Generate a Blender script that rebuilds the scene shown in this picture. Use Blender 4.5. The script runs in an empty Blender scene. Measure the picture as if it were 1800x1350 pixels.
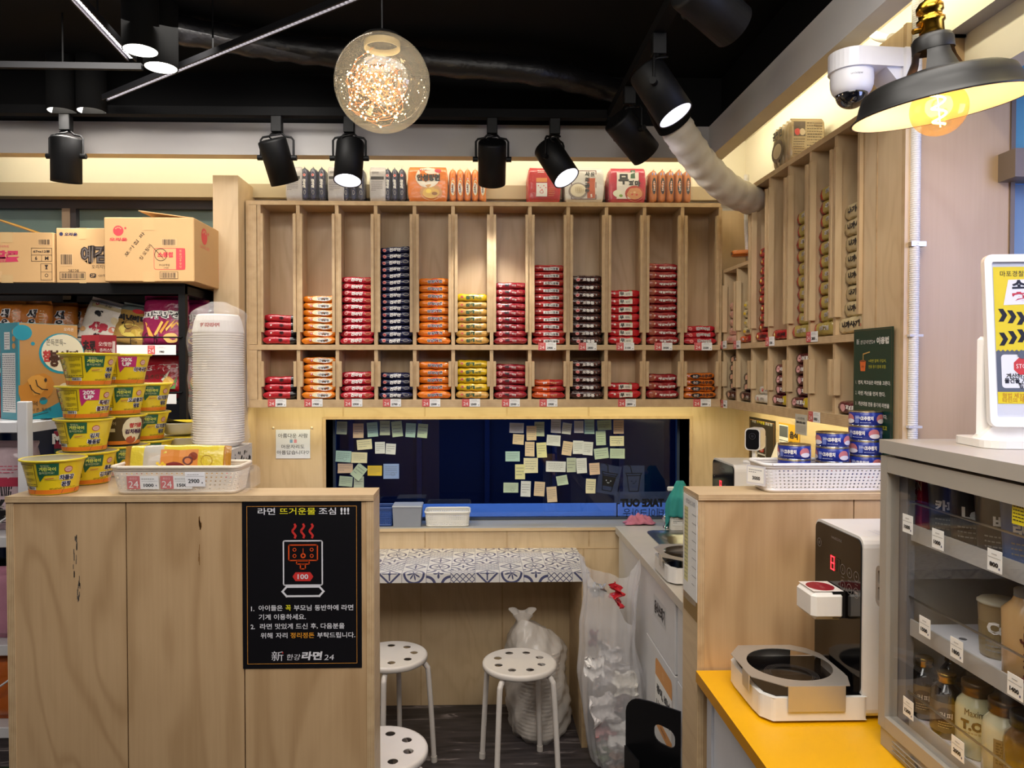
import bpy, math, random
from mathutils import Vector, Matrix
R = math.radians; PI = math.pi; TAU = 2 * PI
SC = bpy.context.scene; COL = SC.collection
random.seed(24)
# ---------------------------------------------------------------- camera
EYE = 1.55; FPX = 1300.0; YAW = R(1.5); PITCH = R(1.146); CX = 869.0; CY = 670.0
cam = bpy.data.cameras.new('camera'); cam_o = bpy.data.objects.new('camera', cam); COL.objects.link(cam_o)
cam.sensor_width = 36; cam.lens = 36 * FPX / 1800
cam.shift_x = (900 - CX) / 1800; cam.shift_y = -(675 - CY) / 1800
cam.clip_start = .02
cam_o.location = (0, 0, EYE); cam_o.rotation_euler = (PI / 2 - PITCH, 0, -YAW)
SC.camera = cam_o
FW = Vector((math.sin(YAW) * math.cos(PITCH), math.cos(YAW) * math.cos(PITCH), -math.sin(PITCH)))
RT = Vector((math.cos(YAW), -math.sin(YAW), 0)); UP = RT.cross(FW)
def at(px, py, X=None, Y=None, Z=None):          # the spot of the photograph on a plane of the room
    d = FW + RT * ((px - CX) / FPX) - UP * ((py - CY) / FPX)
    t = X / d.x if X is not None else Y / d.y if Y is not None else (Z - EYE) / d.z
    return Vector((d.x * t, d.y * t, EYE + d.z * t))
# ---------------------------------------------------------------- world, exposure
SC.view_settings.view_transform = 'Standard'; SC.view_settings.look = 'None'
SC.view_settings.gamma = 1; SC.view_settings.use_curve_mapping = False
SC.view_settings.exposure = 0.38
w = bpy.data.worlds.new('dusk'); SC.world = w; w.use_nodes = True
w.node_tree.nodes['Background'].inputs[0].default_value = (.05, .13, .45, 1)
w.node_tree.nodes['Background'].inputs[1].default_value = .5
SC.cycles.max_bounces = 7; SC.cycles.diffuse_bounces = 3; SC.cycles.transparent_max_bounces = 14
SC.cycles.sample_clamp_indirect = 4
SC.cycles.caustics_reflective = False; SC.cycles.caustics_refractive = False
# ---------------------------------------------------------------- lights of the shop and added unseen fills
def area(name, loc, to, sx, sy, power, color, spread=180):
    l = bpy.data.lights.new(name, 'AREA'); l.shape = 'RECTANGLE'; l.size = sx; l.size_y = sy; l.energy = power; l.color = color; l.spread = R(spread)
    o = bpy.data.objects.new(name, l); COL.objects.link(o); o.location = loc
    o.rotation_euler = (Vector(to) - Vector(loc)).to_track_quat('-Z', 'Y').to_euler()
    return o
def spot(name, loc, d, power, color, ang=70, blend=.5, r=.03):
    l = bpy.data.lights.new(name, 'SPOT'); l.energy = power; l.color = color; l.spot_size = R(ang); l.spot_blend = blend; l.shadow_soft_size = r
    o = bpy.data.objects.new(name, l); COL.objects.link(o); o.location = loc
    o.rotation_euler = Vector(d).to_track_quat('-Z', 'Y').to_euler(); return o
def point(name, loc, power, color, r=.03):
    l = bpy.data.lights.new(name, 'POINT'); l.energy = power; l.color = color; l.shadow_soft_size = r
    o = bpy.data.objects.new(name, l); COL.objects.link(o); o.location = loc; return o
WHITE = (1, .945, .875); WARM = (1, .80, .45); LED = (1, .86, .52); COOL = (.42, .52, 1)
area('ceiling_fill', (-.3, .1, 2.6), (-.2, 1.9, .45), 2.6, .4, 11.5, WHITE, 125)  # unseen overhead fill aimed at the counter fronts, spread cut to spare the bins
area('ceiling_fill', (-.4, -.9, 2.6), (-.2, 2.6, 1.3), 2.4, .4, 6.0, WHITE)  # unseen fill from behind the camera, standing for shop lamps
area('ceiling_fill', (.2, 1.2, 2.62), (.2, 1.5, 0), 1.6, .4, 11, WHITE)  # unseen overhead wash, also standing for shop lamps
area('ceiling_fill', (.45, .55, 2.6), (.75, 1.6, .8), .8, .4, 6.5, WHITE, 130)  # unseen fill added to brighten the lower right
area('aisle_fill', (-1.1, 2.3, 2.62), (-1.4, 2.85, 1.4), 1.2, .25, 13, WHITE, 140)  # added fill to brighten the snack rack, no fitting of its own
area('street_window_light', (1.75, .9, 1.9), (.7, 1.5, 1.1), .5, 1.0, 10, COOL)
area('under_shelf_led', (.06, 3.235, 1.368), (.06, 3.36, 1.20), 2.0, .012, 1.6, (1, .92, .52))
area('under_shelf_led', (1.11, 2.62, 1.368), (1.235, 2.62, 1.2), 1.15, .012, 1.2, (1, .92, .52))
area('cove_led', (-.5, 3.07, 2.535), (-.5, 3.36, 2.44), 3.2, .02, 5.2, (1, .91, .70))
area('cove_led', (1.02, 2.0, 2.535), (1.26, 2.0, 2.50), 2.2, .02, 3.4, (1, .91, .66), 150)
area('ledge_dusk_fill', (.15, 3.95, 1.5), (.15, 3.8, .7), 1.8, .2, 13.0, (.36, .63, 1))  # added area light standing in for dusk sky on the ledge
# ---------------------------------------------------------------- materials
def lin(h):
    h = h.lstrip('#'); c = [int(h[i:i + 2], 16) / 255 for i in (0, 2, 4)]
    return tuple(x / 12.92 if x <= .04045 else ((x + .055) / 1.055) ** 2.4 for x in c) + (1,)
MATS = {}
def newmat(name):
    m = bpy.data.materials.new(name); m.use_nodes = True
    return m, m.node_tree.nodes, m.node_tree.links, m.node_tree.nodes['Principled BSDF']
def col(hexc, rough=.5, metal=0, spec=.5, alpha=1, emit=0, bump=0, bscale=60, var=.06, coat=0):
    k = (hexc, rough, metal, spec, alpha, emit, bump, bscale, var, coat)
    if k in MATS: return MATS[k]
    m, N, L, b = newmat('surface_' + hexc.lstrip('#'))
    b.inputs['Roughness'].default_value = rough; b.inputs['Metallic'].default_value = metal
    b.inputs['Specular IOR Level'].default_value = spec; b.inputs['Alpha'].default_value = alpha
    if coat: b.inputs['Coat Weight'].default_value = coat; b.inputs['Coat Roughness'].default_value = .12
    c = lin(hexc); b.inputs['Base Color'].default_value = c
    tc = N.new('ShaderNodeTexCoord')
    if var and not emit:
        n = N.new('ShaderNodeTexNoise'); n.inputs['Scale'].default_value = 14; n.inputs['Detail'].default_value = 3
        L.new(tc.outputs['Object'], n.inputs['Vector'])
        r = N.new('ShaderNodeMapRange'); r.inputs['To Min'].default_value = 1 - var; r.inputs['To Max'].default_value = 1 + var
        L.new(n.outputs['Fac'], r.inputs['Value'])
        x = N.new('ShaderNodeMix'); x.data_type = 'RGBA'; x.blend_type = 'MULTIPLY'; x.inputs[0].default_value = 1
        x.inputs[6].default_value = c; L.new(r.outputs[0], x.inputs[7]); L.new(x.outputs[2], b.inputs['Base Color'])
    if bump:
        n2 = N.new('ShaderNodeTexNoise'); n2.inputs['Scale'].default_value = bscale; n2.inputs['Detail'].default_value = 2
        L.new(tc.outputs['Object'], n2.inputs['Vector'])
        bp = N.new('ShaderNodeBump'); bp.inputs['Strength'].default_value = bump; bp.inputs['Distance'].default_value = .004
        L.new(n2.outputs['Fac'], bp.inputs['Height']); L.new(bp.outputs[0], b.inputs['Normal'])
    if emit:
        b.inputs['Emission Color'].default_value = c; b.inputs['Emission Strength'].default_value = emit
    MATS[k] = m; return m
def film(h): return col(h, rough=.24, bump=.6, bscale=55, spec=.7)
def ink(h): return col(h, rough=.45, var=0)
def metal(h, rough=.35): return col(h, rough=rough, metal=1)
def plastic(h, rough=.4): return col(h, rough=rough)
class G:                                            # small helper for node maths
    def __init__(s, m): s.N, s.L = m.node_tree.nodes, m.node_tree.links
    def m(s, op, a, b=None, c=None):
        n = s.N.new('ShaderNodeMath'); n.operation = op
        for i, v in enumerate((a, b, c)):
            if v is None: continue
            if isinstance(v, (int, float)): n.inputs[i].default_value = v
            else: s.L.new(v, n.inputs[i])
        return n.outputs[0]
def plywood(name, light, dark, grain='Z', scale=1.0, rough=.42, ring=.17):
    m, N, L, b = newmat(name); g = G(m)
    tc = N.new('ShaderNodeTexCoord'); mp = N.new('ShaderNodeMapping'); L.new(tc.outputs['Object'], mp.inputs[0])
    s = {'Z': (4.2, 4.2, 1.1), 'X': (1.1, 4.2, 4.2), 'Y': (4.2, 1.1, 4.2)}[grain]
    mp.inputs['Scale'].default_value = [v * scale for v in s]
    n = N.new('ShaderNodeTexNoise'); n.inputs['Scale'].default_value = 1.0; n.inputs['Detail'].default_value = 2.5; n.inputs['Distortion'].default_value = .5
    L.new(mp.outputs[0], n.inputs['Vector'])
    rings = g.m('POWER', g.m('ABSOLUTE', g.m('SINE', g.m('MULTIPLY', n.outputs['Fac'], 34))), 5)
    n2 = N.new('ShaderNodeTexNoise'); n2.inputs['Scale'].default_value = 1.0; n2.inputs['Detail'].default_value = 5
    mp2 = N.new('ShaderNodeMapping'); L.new(tc.outputs['Object'], mp2.inputs[0])
    mp2.inputs['Scale'].default_value = {'Z': (120, 120, 5), 'X': (5, 120, 120), 'Y': (120, 5, 120)}[grain]
    L.new(mp2.outputs[0], n2.inputs['Vector'])
    n3 = N.new('ShaderNodeTexNoise'); n3.inputs['Scale'].default_value = 3.2; n3.inputs['Detail'].default_value = 3; L.new(tc.outputs['Object'], n3.inputs['Vector'])
    f = g.m('ADD', g.m('MULTIPLY', rings, ring), g.m('ADD', g.m('MULTIPLY', n2.outputs['Fac'], .32), g.m('MULTIPLY', n3.outputs['Fac'], .55)))
    f = g.m('SUBTRACT', f, .18)
    x = N.new('ShaderNodeMix'); x.data_type = 'RGBA'; x.inputs[6].default_value = lin(light); x.inputs[7].default_value = lin(dark)
    L.new(f, x.inputs[0]); L.new(x.outputs[2], b.inputs['Base Color']); b.inputs['Roughness'].default_value = rough
    return m
def plyedge(name, axis, light='#d6ba90', dark='#94714a'):
    m, N, L, b = newmat(name); g = G(m)
    tc = N.new('ShaderNodeTexCoord'); sp = N.new('ShaderNodeSeparateXYZ'); L.new(tc.outputs['Object'], sp.inputs[0])
    n = N.new('ShaderNodeTexNoise'); n.inputs['Scale'].default_value = 30; n.inputs['Detail'].default_value = 4; L.new(tc.outputs['Object'], n.inputs['Vector'])
    v = g.m('ADD', g.m('MULTIPLY', sp.outputs[axis], 1500.0), g.m('MULTIPLY', n.outputs['Fac'], 1.6))
    f = g.m('ADD', g.m('MULTIPLY', g.m('SINE', v), .32), g.m('MULTIPLY', n.outputs['Fac'], .75))
    x = N.new('ShaderNodeMix'); x.data_type = 'RGBA'; x.inputs[6].default_value = lin(light); x.inputs[7].default_value = lin(dark)
    L.new(f, x.inputs[0]); L.new(x.outputs[2], b.inputs['Base Color']); b.inputs['Roughness'].default_value = .55
    return m
PLY = plywood('birch_plywood', '#dcc39c', '#b3946a'); PLYX = plywood('birch_plywood_across', '#dcc39c', '#b3946a', 'X'); PLYY = plywood('birch_plywood_side', '#dcc39c', '#b3946a', 'Y')
PLYD = plywood('birch_plywood_backs', '#d0b491', '#a6865f', 'Z', .8, .42, .24)
PLYF = plywood('birch_plywood_fronts', '#cfae84', '#9b7950', 'Z', .75, .38, .3)
EX, EY, EZ = plyedge('plywood_edge_x', 0), plyedge('plywood_edge_y', 1), plyedge('plywood_edge_z', 2)
BLACK = col('#101012', .45); BLKM = col('#060607', .55, spec=.3); WHT = col('#e9e6e0', .4); WPL = col('#eeebe6', .35, coat=.2)
STEEL = metal('#b9b4ab', .3); CHROME = metal('#cfd0d2', .12); DKM = col('#050506', .75, spec=.2)
CARD = col('#c79f6c', .7, var=.04); INK = ink('#17151a'); PAPER = col('#f1f0ec', .6, var=.02); RED = ink('#c9353a'); WINK = ink('#f3f1ee')
def clear(h='#ffffff', a=.15, rough=.12, bump=.0): return col(h, rough, alpha=a, var=0, bump=bump, bscale=25, spec=.6)
def glass(name, tint=(1, 1, 1), refl=.10, rough=.0, fres=.5, haze=0):
    m = bpy.data.materials.new(name); m.use_nodes = True; N, L = m.node_tree.nodes, m.node_tree.links; N.clear()
    o = N.new('ShaderNodeOutputMaterial'); t = N.new('ShaderNodeBsdfTransparent'); t.inputs[0].default_value = (*tint, 1)
    gl = N.new('ShaderNodeBsdfGlossy'); gl.inputs['Roughness'].default_value = rough
    f = N.new('ShaderNodeLayerWeight'); f.inputs[0].default_value = .5
    pw = N.new('ShaderNodeMath'); pw.operation = 'POWER'; L.new(f.outputs['Facing'], pw.inputs[0]); pw.inputs[1].default_value = 3.5
    a = N.new('ShaderNodeMath'); a.operation = 'MULTIPLY_ADD'; L.new(pw.outputs[0], a.inputs[0]); a.inputs[1].default_value = fres; a.inputs[2].default_value = refl
    if haze:
        df = N.new('ShaderNodeBsdfTranslucent'); df.inputs[0].default_value = (*tint, 1); d2 = N.new('ShaderNodeBsdfDiffuse'); d2.inputs[0].default_value = (*tint, 1)
        h1 = N.new('ShaderNodeMixShader'); L.new(df.outputs[0], h1.inputs[1]); L.new(d2.outputs[0], h1.inputs[2]); h2 = N.new('ShaderNodeMixShader'); h2.inputs[0].default_value = haze; L.new(t.outputs[0], h2.inputs[1]); L.new(h1.outputs[0], h2.inputs[2]); t = h2
    x = N.new('ShaderNodeMixShader'); L.new(a.outputs[0], x.inputs[0]); L.new(t.outputs[0], x.inputs[1]); L.new(gl.outputs[0], x.inputs[2]); L.new(x.outputs[0], o.inputs[0])
    return m
def glow(h, s):
    return col(h, .5, emit=s)
# ---------------------------------------------------------------- mesh building
TXT = {}
def text_geo(s, bold=0.0, res=2):
    k = (s, bold, res)
    if k in TXT: return TXT[k]
    cu = bpy.data.curves.new('lettering', 'FONT'); cu.body = s; cu.size = 1; cu.resolution_u = res; cu.offset = bold
    o = bpy.data.objects.new('lettering', cu); ev = o; me = o.to_mesh()
    vs = [(v.co.x, v.co.y) for v in me.vertices]; fs = [tuple(p.vertices) for p in me.polygons]
    ev.to_mesh_clear(); bpy.data.objects.remove(o); bpy.data.curves.remove(cu)
    if not vs: vs = [(0, 0), (1, 0), (0, 1)]; fs = []
    x0, x1 = min(v[0] for v in vs), max(v[0] for v in vs); y0, y1 = min(v[1] for v in vs), max(v[1] for v in vs)
    vs = [(x - (x0 + x1) / 2, y - (y0 + y1) / 2) for x, y in vs]
    TXT[k] = (vs, fs, x1 - x0, y1 - y0); return TXT[k]
class MB:
    def __init__(s): s.v = []; s.f = []; s.mi = []; s.sm = []; s.mats = []; s.M = Matrix.Identity(4)
    def mat(s, m):
        if m not in s.mats: s.mats.append(m)
        return s.mats.index(m)
    def add(s, vs, fs, m, smooth=False):
        b = len(s.v); s.v += [s.M @ Vector(v) for v in vs]; i = s.mat(m)
        for f in fs: s.f.append(tuple(b + q for q in f)); s.mi.append(i); s.sm.append(smooth)
        return s
    def box(s, x0, x1, y0, y1, z0, z1, m, bev=0, faces=None):
        # faces: dict of axis signs '-y' etc to another material
        if bev <= 0:
            vs = [(x, y, z) for z in (z0, z1) for y in (y0, y1) for x in (x0, x1)]
            Q = {'-z': (0, 2, 3, 1), '+z': (4, 5, 7, 6), '-y': (0, 1, 5, 4), '+y': (2, 6, 7, 3), '-x': (0, 4, 6, 2), '+x': (1, 3, 7, 5)}
            if not faces: return s.add(vs, list(Q.values()), m)
            for k, q in Q.items(): s.add([vs[i] for i in q], [(0, 1, 2, 3)], faces.get(k, m))
            return s
        b = min(bev, (x1 - x0) / 2.01, (y1 - y0) / 2.01, (z1 - z0) / 2.01)
        out = []; idx = {}
        def P(i, j, k, a):
            c = [x1 if i else x0, y1 if j else y0, z1 if k else z0]
            for t in range(3):
                if t != a: c[t] += -b if (i, j, k)[t] else b
            idx[(i, j, k, a)] = len(out); out.append(tuple(c))
        for i in (0, 1):
            for j in (0, 1):
                for k in (0, 1):
                    for a in range(3): P(i, j, k, a)
        F = []
        for a in range(3):
            o1, o2 = [t for t in range(3) if t != a]
            for sgn in (0, 1):
                q = []
                for (p, r) in ((0, 0), (1, 0), (1, 1), (0, 1)):
                    c = [0, 0, 0]; c[a] = sgn; c[o1] = p; c[o2] = r; q.append(idx[(*c, a)])
                if (sgn == 0) == (a != 1): q.reverse()
                F.append(tuple(q))
        for e in range(3):                                    # edges along axis e
            a1, a2 = [t for t in range(3) if t != e]
            for p in (0, 1):
                for r in (0, 1):
                    c0 = [0, 0, 0]; c0[a1] = p; c0[a2] = r; c1 = list(c0); c1[e] = 1
                    F.append((idx[(*c0, a1)], idx[(*c1, a1)], idx[(*c1, a2)], idx[(*c0, a2)]))
        for i in (0, 1):
            for j in (0, 1):
                for k in (0, 1): F.append(tuple(idx[(i, j, k, a)] for a in range(3)))
        return s.add(out, F, m)
    def prism(s, pts, a, b, m, axis='Z', cap=True, smooth=False):     # outline extruded from a to b
        n = len(pts)
        f = {'Z': lambda p, h: (p[0], p[1], h), 'Y': lambda p, h: (p[0], h, p[1]), 'X': lambda p, h: (h, p[0], p[1])}[axis]
        vs = [f(p, a) for p in pts] + [f(p, b) for p in pts]
        s.add(vs, [(i, (i + 1) % n, n + (i + 1) % n, n + i) for i in range(n)], m, smooth)
        if cap: s.add(vs, [tuple(range(n - 1, -1, -1)), tuple(range(n, 2 * n))], m)
        return s
    def lathe(s, prof, m, n=24, smooth=True, fn=None, cap=False):
        vs = []
        for (r, z) in prof:
            for i in range(n):
                a = TAU * i / n; x, y, zz = r * math.cos(a), r * math.sin(a), z
                if fn: x, y, zz = fn(x, y, zz, a)
                vs.append((x, y, zz))
        fs = [(j * n + i, j * n + (i + 1) % n, (j + 1) * n + (i + 1) % n, (j + 1) * n + i) for j in range(len(prof) - 1) for i in range(n)]
        s.add(vs, fs, m, smooth)
        if cap: s.add(vs, [tuple(range(n - 1, -1, -1)), tuple(range((len(prof) - 1) * n, len(prof) * n))], m)
        return s
    def tube(s, pts, r, m, n=8, cap=True, rad=None):
        pts = [Vector(p) for p in pts]; vs = []; N = len(pts); prev = None
        for i, p in enumerate(pts):
            t = (pts[min(i + 1, N - 1)] - pts[max(i - 1, 0)]).normalized()
            if prev is None: a = t.orthogonal().normalized()
            else:
                a = prev - t * prev.dot(t)
                a = a.normalized() if a.length > 1e-6 else t.orthogonal().normalized()
            prev = a; b = t.cross(a); rr = rad(i / (N - 1)) if rad else r
            vs += [p + (a * math.cos(TAU * k / n) + b * math.sin(TAU * k / n)) * rr for k in range(n)]
        fs = [(j * n + i, j * n + (i + 1) % n, (j + 1) * n + (i + 1) % n, (j + 1) * n + i) for j in range(N - 1) for i in range(n)]
        s.add(vs, fs, m, True)
        if cap: s.add(vs, [tuple(range(n - 1, -1, -1)), tuple(range((N - 1) * n, N * n))], m)
        return s
    def ball(s, c, r, m, n=12, sz=1.0):
        M0 = s.M; s.M = s.M @ Matrix.Translation(c)
        s.lathe([(max(r * math.sin(PI * i / n), 1e-5), -r * sz * math.cos(PI * i / n)) for i in range(n + 1)], m, 2 * n); s.M = M0
        return s
    def grid(s, P, nu, nv, m, closed_u=False, smooth=True):
        vs = [P(i / nu, j / nv) for j in range(nv + 1) for i in range(nu if closed_u else nu + 1)]
        W = nu if closed_u else nu + 1
        fs = [(j * W + i, j * W + (i + 1) % W, (j + 1) * W + (i + 1) % W, (j + 1) * W + i) for j in range(nv) for i in range(nu)]
        return s.add(vs, fs, m, smooth)
    def fill(s, outlines, thick, m, fn):            # flat outline with holes, fn(x, y, h) places it
        cu = bpy.data.curves.new('outline', 'CURVE'); cu.dimensions = '2D'; cu.fill_mode = 'BOTH'; cu.extrude = thick / 2
        for pts in outlines:
            sp = cu.splines.new('POLY'); sp.points.add(len(pts) - 1); sp.use_cyclic_u = True
            for q, p in zip(sp.points, pts): q.co = (p[0], p[1], 0, 1)
        o = bpy.data.objects.new('outline', cu); ev = o; me = o.to_mesh()
        s.add([fn(v.co.x, v.co.y, v.co.z) for v in me.vertices], [tuple(p.vertices) for p in me.polygons], m)
        ev.to_mesh_clear(); bpy.data.objects.remove(o); bpy.data.curves.remove(cu); return s
class Dec:                                          # print laid on a surface P(x, y, k)
    def __init__(s, mb, P, seg=0): s.mb = mb; s.P = P; s.seg = seg
    def rect(s, x0, y0, x1, y1, m, k=1, nx=1, ny=1):
        if s.seg: nx = max(nx, int(abs(x1 - x0) / s.seg) + 1)
        s.mb.grid(lambda u, v: s.P(x0 + (x1 - x0) * u, y0 + (y1 - y0) * v, k), nx, ny, m, smooth=False); return s
    def poly(s, pts, m, k=1): s.mb.add([s.P(x, y, k) for x, y in pts], [tuple(range(len(pts)))], m); return s
    def ell(s, cx, cy, rx, ry, m, k=1, n=20):
        if s.seg:
            n = 8; A = [PI * i / n for i in range(n + 1)]
            vs = [s.P(cx + rx * math.cos(a), cy + q * ry * math.sin(a), k) for a in A for q in (-1, 1)]
            s.mb.add(vs, [(2 * i + 2, 2 * i, 2 * i + 1, 2 * i + 3) for i in range(n)], m); return s
        return s.poly([(cx + rx * math.cos(TAU * i / n), cy + ry * math.sin(TAU * i / n)) for i in range(n)], m, k)
    def ring(s, cx, cy, r, w, m, k=1, n=20):
        for i in range(n):
            a, b = TAU * i / n, TAU * (i + 1) / n
            s.poly([(cx + q * math.cos(t), cy + q * math.sin(t)) for q, t in ((r, a), (r, b), (r - w, b), (r - w, a))], m, k)
        return s
    def line(s, pts, w, m, k=1, close=False):
        if close: pts = list(pts) + [pts[0]]
        if s.seg:
            q = [pts[0]]
            for a, b in zip(pts, pts[1:]):
                n = int(abs(b[0] - a[0]) / s.seg) + 1; q += [(a[0] + (b[0] - a[0]) * i / n, a[1] + (b[1] - a[1]) * i / n) for i in range(1, n + 1)]
            pts = q
        for i, ((x0, y0), (x1, y1)) in enumerate(zip(pts, pts[1:])):
            if i: k += .35 if i % 2 else -.35
            dx, dy = x1 - x0, y1 - y0; l = math.hypot(dx, dy) or 1; nx, ny = -dy / l * w / 2, dx / l * w / 2; ex, ey = dx / l * w / 2, dy / l * w / 2
            s.poly([(x0 + nx - ex, y0 + ny - ey), (x0 - nx - ex, y0 - ny - ey), (x1 - nx + ex, y1 - ny + ey), (x1 + nx + ex, y1 + ny + ey)], m, k)
        return s
    def text(s, t, cx, cy, h, m, k=2, w=None, bold=.0, res=2, rot=0, align='c', sk=0, maxw=None):
        vs, fs, tw, th = text_geo(t, bold, res); sy = h / th if th else h; sx = sy if w is None else w / tw
        if maxw and tw * sx > maxw: sx = maxw / tw
        ox = {'c': 0, 'l': tw * sx / 2, 'r': -tw * sx / 2}[align]; c, n = math.cos(rot), math.sin(rot)
        out = []
        for x, y in vs:
            X, Y = x * sx + ox + y * sy * sk, y * sy; out.append(s.P(cx + X * c - Y * n, cy + X * n + Y * c, k))
        s.mb.add(out, fs, m); return s
    def bars(s, x0, y0, x1, y1, k=2, n=16, bg=None, m=None):
        rs = random.Random(n * 7 + int(abs(x0) * 1e4))
        s.rect(x0 - (x1 - x0) * .06, y0 - (y1 - y0) * .15, x1 + (x1 - x0) * .06, y1 + (y1 - y0) * .1, bg or PAPER, k)
        wd = (x1 - x0) / n
        for i in range(n): s.rect(x0 + i * wd, y0, x0 + i * wd + wd * rs.uniform(.3, .8), y1, m or INK, k + 1)
        return s
    def scribble(s, x0, y0, x1, y1, m, k=2, rows=3, th=.15, seed=0):
        rs = random.Random(seed); rh = (y1 - y0) / rows
        for r in range(rows):
            y = y1 - (r + .5) * rh; x = x0
            e = x1 if r < rows - 1 else x0 + (x1 - x0) * rs.uniform(.4, .9)
            while x < e:
                l = (x1 - x0) * rs.uniform(.05, .16); s.rect(x, y - rh * th, min(x + l, e), y + rh * th, m, k); x += l + (x1 - x0) * .035
        return s
EPS = .0004
def plane(o, u, v):
    o, u, v = Vector(o), Vector(u).normalized(), Vector(v).normalized(); n = u.cross(v)
    return lambda x, y, k: o + u * x + v * y + n * (EPS * k)
def build(name, mb, parent=None, loc=None, rot=None, props=None, solid=0, sub=0, bev=0):
    me = bpy.data.meshes.new(name); me.from_pydata([tuple(v) for v in mb.v], [], mb.f)
    for m in mb.mats: me.materials.append(m)
    me.polygons.foreach_set('material_index', mb.mi); me.polygons.foreach_set('use_smooth', mb.sm); me.update()
    o = bpy.data.objects.new(name, me); COL.objects.link(o)
    if parent: o.parent = parent
    if loc is not None: o.location = loc
    if rot is not None: o.rotation_euler = rot
    if solid: md = o.modifiers.new('thickness', 'SOLIDIFY'); md.thickness = solid; md.offset = 0
    if bev: md = o.modifiers.new('bevel', 'BEVEL'); md.width = bev; md.segments = 2; md.limit_method = 'ANGLE'
    if sub: md = o.modifiers.new('smooth', 'SUBSURF'); md.levels = sub; md.render_levels = sub
    if props:
        for k, v in props.items(): o[k] = v
    return o
def tag(o, label, cat, group=None, kind=None):
    o['label'] = label; o['category'] = cat
    if group: o['group'] = group
    if kind: o['kind'] = kind
    return o
def thing(name, label, cat, loc=(0, 0, 0), rot=(0, 0, 0), group=None):
    o = bpy.data.objects.new(name, None); COL.objects.link(o); o.location = loc; o.rotation_euler = rot; o.empty_display_size = .05
    return tag(o, label, cat, group)
def struct(name, mb, parent=None, **k):
    o = build(name, mb, parent, **k)
    if not parent: o['kind'] = 'structure'
    return o
def dup(o, loc=None, rot=None, label=None, parent=None):
    c = o.copy(); COL.objects.link(c)
    if parent: c.parent = parent
    if loc is not None: c.location = loc
    if rot is not None: c.rotation_euler = rot
    if label: c['label'] = label
    for ch in o.children: dup(ch, parent=c)
    return c
ORD = ['zeroth', 'first', 'second', 'third', 'fourth', 'fifth', 'sixth', 'seventh', 'eighth', 'ninth', 'tenth', 'eleventh', 'twelfth', 'thirteenth', 'fourteenth', 'fifteenth', 'sixteenth', 'seventeenth', 'eighteenth']
def rrect(x0, y0, x1, y1, r, n=4):
    out = []
    for cx, cy, a0 in ((x1 - r, y0 + r, -PI / 2), (x1 - r, y1 - r, 0), (x0 + r, y1 - r, PI / 2), (x0 + r, y0 + r, PI)):
        out += [(cx + r * math.cos(a0 + PI / 2 * i / n), cy + r * math.sin(a0 + PI / 2 * i / n)) for i in range(n + 1)]
    return out
def circ(cx, cy, r, n=20, ry=None): return [(cx + r * math.cos(TAU * i / n), cy + (ry or r) * math.sin(TAU * i / n)) for i in range(n)]
def smooth_path(pts, n=8):
    pts = [Vector(p) for p in pts]; P = [pts[0] * 2 - pts[1]] + pts + [pts[-1] * 2 - pts[-2]]; out = []
    for i in range(1, len(P) - 2):
        for k in range(n):
            t = k / n; a, b, c, d = P[i - 1:i + 3]
            out.append(.5 * ((2 * b) + (c - a) * t + (2 * a - 5 * b + 4 * c - d) * t * t + (3 * b - a - 3 * c + d) * t ** 3))
    out.append(pts[-1]); return out
# ================================================================ the room
YB = 3.36; YF = 3.2; ZS0, ZS1 = 1.373, 2.259; ZM0, ZM1 = 1.621, 1.643; XL, XR = -.967, 1.08; XW = 1.235; PW = .166
WX0, WX1, WZ0, WZ1, YG = -.674, .982, .815, 1.31, 3.52
def floor_mat():
    m, N, L, b = newmat('slate_vinyl'); g = G(m); tc = N.new('ShaderNodeTexCoord'); mp = N.new('ShaderNodeMapping'); L.new(tc.outputs['Object'], mp.inputs[0])
    mp.inputs['Scale'].default_value = (4, 26, 1); mp.inputs['Rotation'].default_value = (0, 0, -.25)
    n = N.new('ShaderNodeTexNoise'); n.inputs['Scale'].default_value = 1; n.inputs['Detail'].default_value = 6; n.inputs['Distortion'].default_value = .8; L.new(mp.outputs[0], n.inputs['Vector'])
    r = N.new('ShaderNodeValToRGB'); e = r.color_ramp.elements; e[0].color = lin('#2a2627'); e[0].position = .35; e[1].color = lin('#4a4344'); e[1].position = .6
    x = e.new(.66); x.color = lin('#8d8482'); y = e.new(.70); y.color = lin('#494243')
    L.new(n.outputs['Fac'], r.inputs[0]); L.new(r.outputs[0], b.inputs['Base Color']); b.inputs['Roughness'].default_value = .5; return m
struct('floor', MB().box(-2.4, 2.0, -2.0, 3.5, -.05, 0, floor_mat()))
CEIL = col('#040405', .8, spec=.2); CREAM = col('#f0e8d2', .6, var=.02); GREYP = col('#b9b5b3', .35, var=.03)
c = MB(); c.box(-2.4, 2.0, -2.0, 3.5, 2.7, 2.75, CEIL); c.box(-2.4, 1.0, 2.952, 2.96, 2.5, 2.7, CEIL); c.box(.985, .995, -2, 2.96, 2.5, 2.7, CEIL)
struct('ceiling', c)
c = MB(); c.box(-2.4, 1.25, 2.96, 3.45, 2.575, 2.6, CREAM); c.box(.995, 1.25, -2, 2.96, 2.575, 2.6, CREAM); struct('ceiling_cove', c)
def seam(mb, x, z0, z1, y=YB): mb.box(x - .004, x + .004, y - .0012, y, z0, z1, EX)
w = MB()
w.box(-1.1, XW, YB, 3.56, 0, WZ0 - .012, PLY); w.box(-1.1, WX0, YB, 3.56, WZ0 - .012, 2.26, PLY); w.box(WX1, XW, YB, 3.56, WZ0 - .012, 2.26, PLY)
w.box(WX0, WX1, YB, 3.56, WZ1, 2.26, PLYX)
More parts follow.
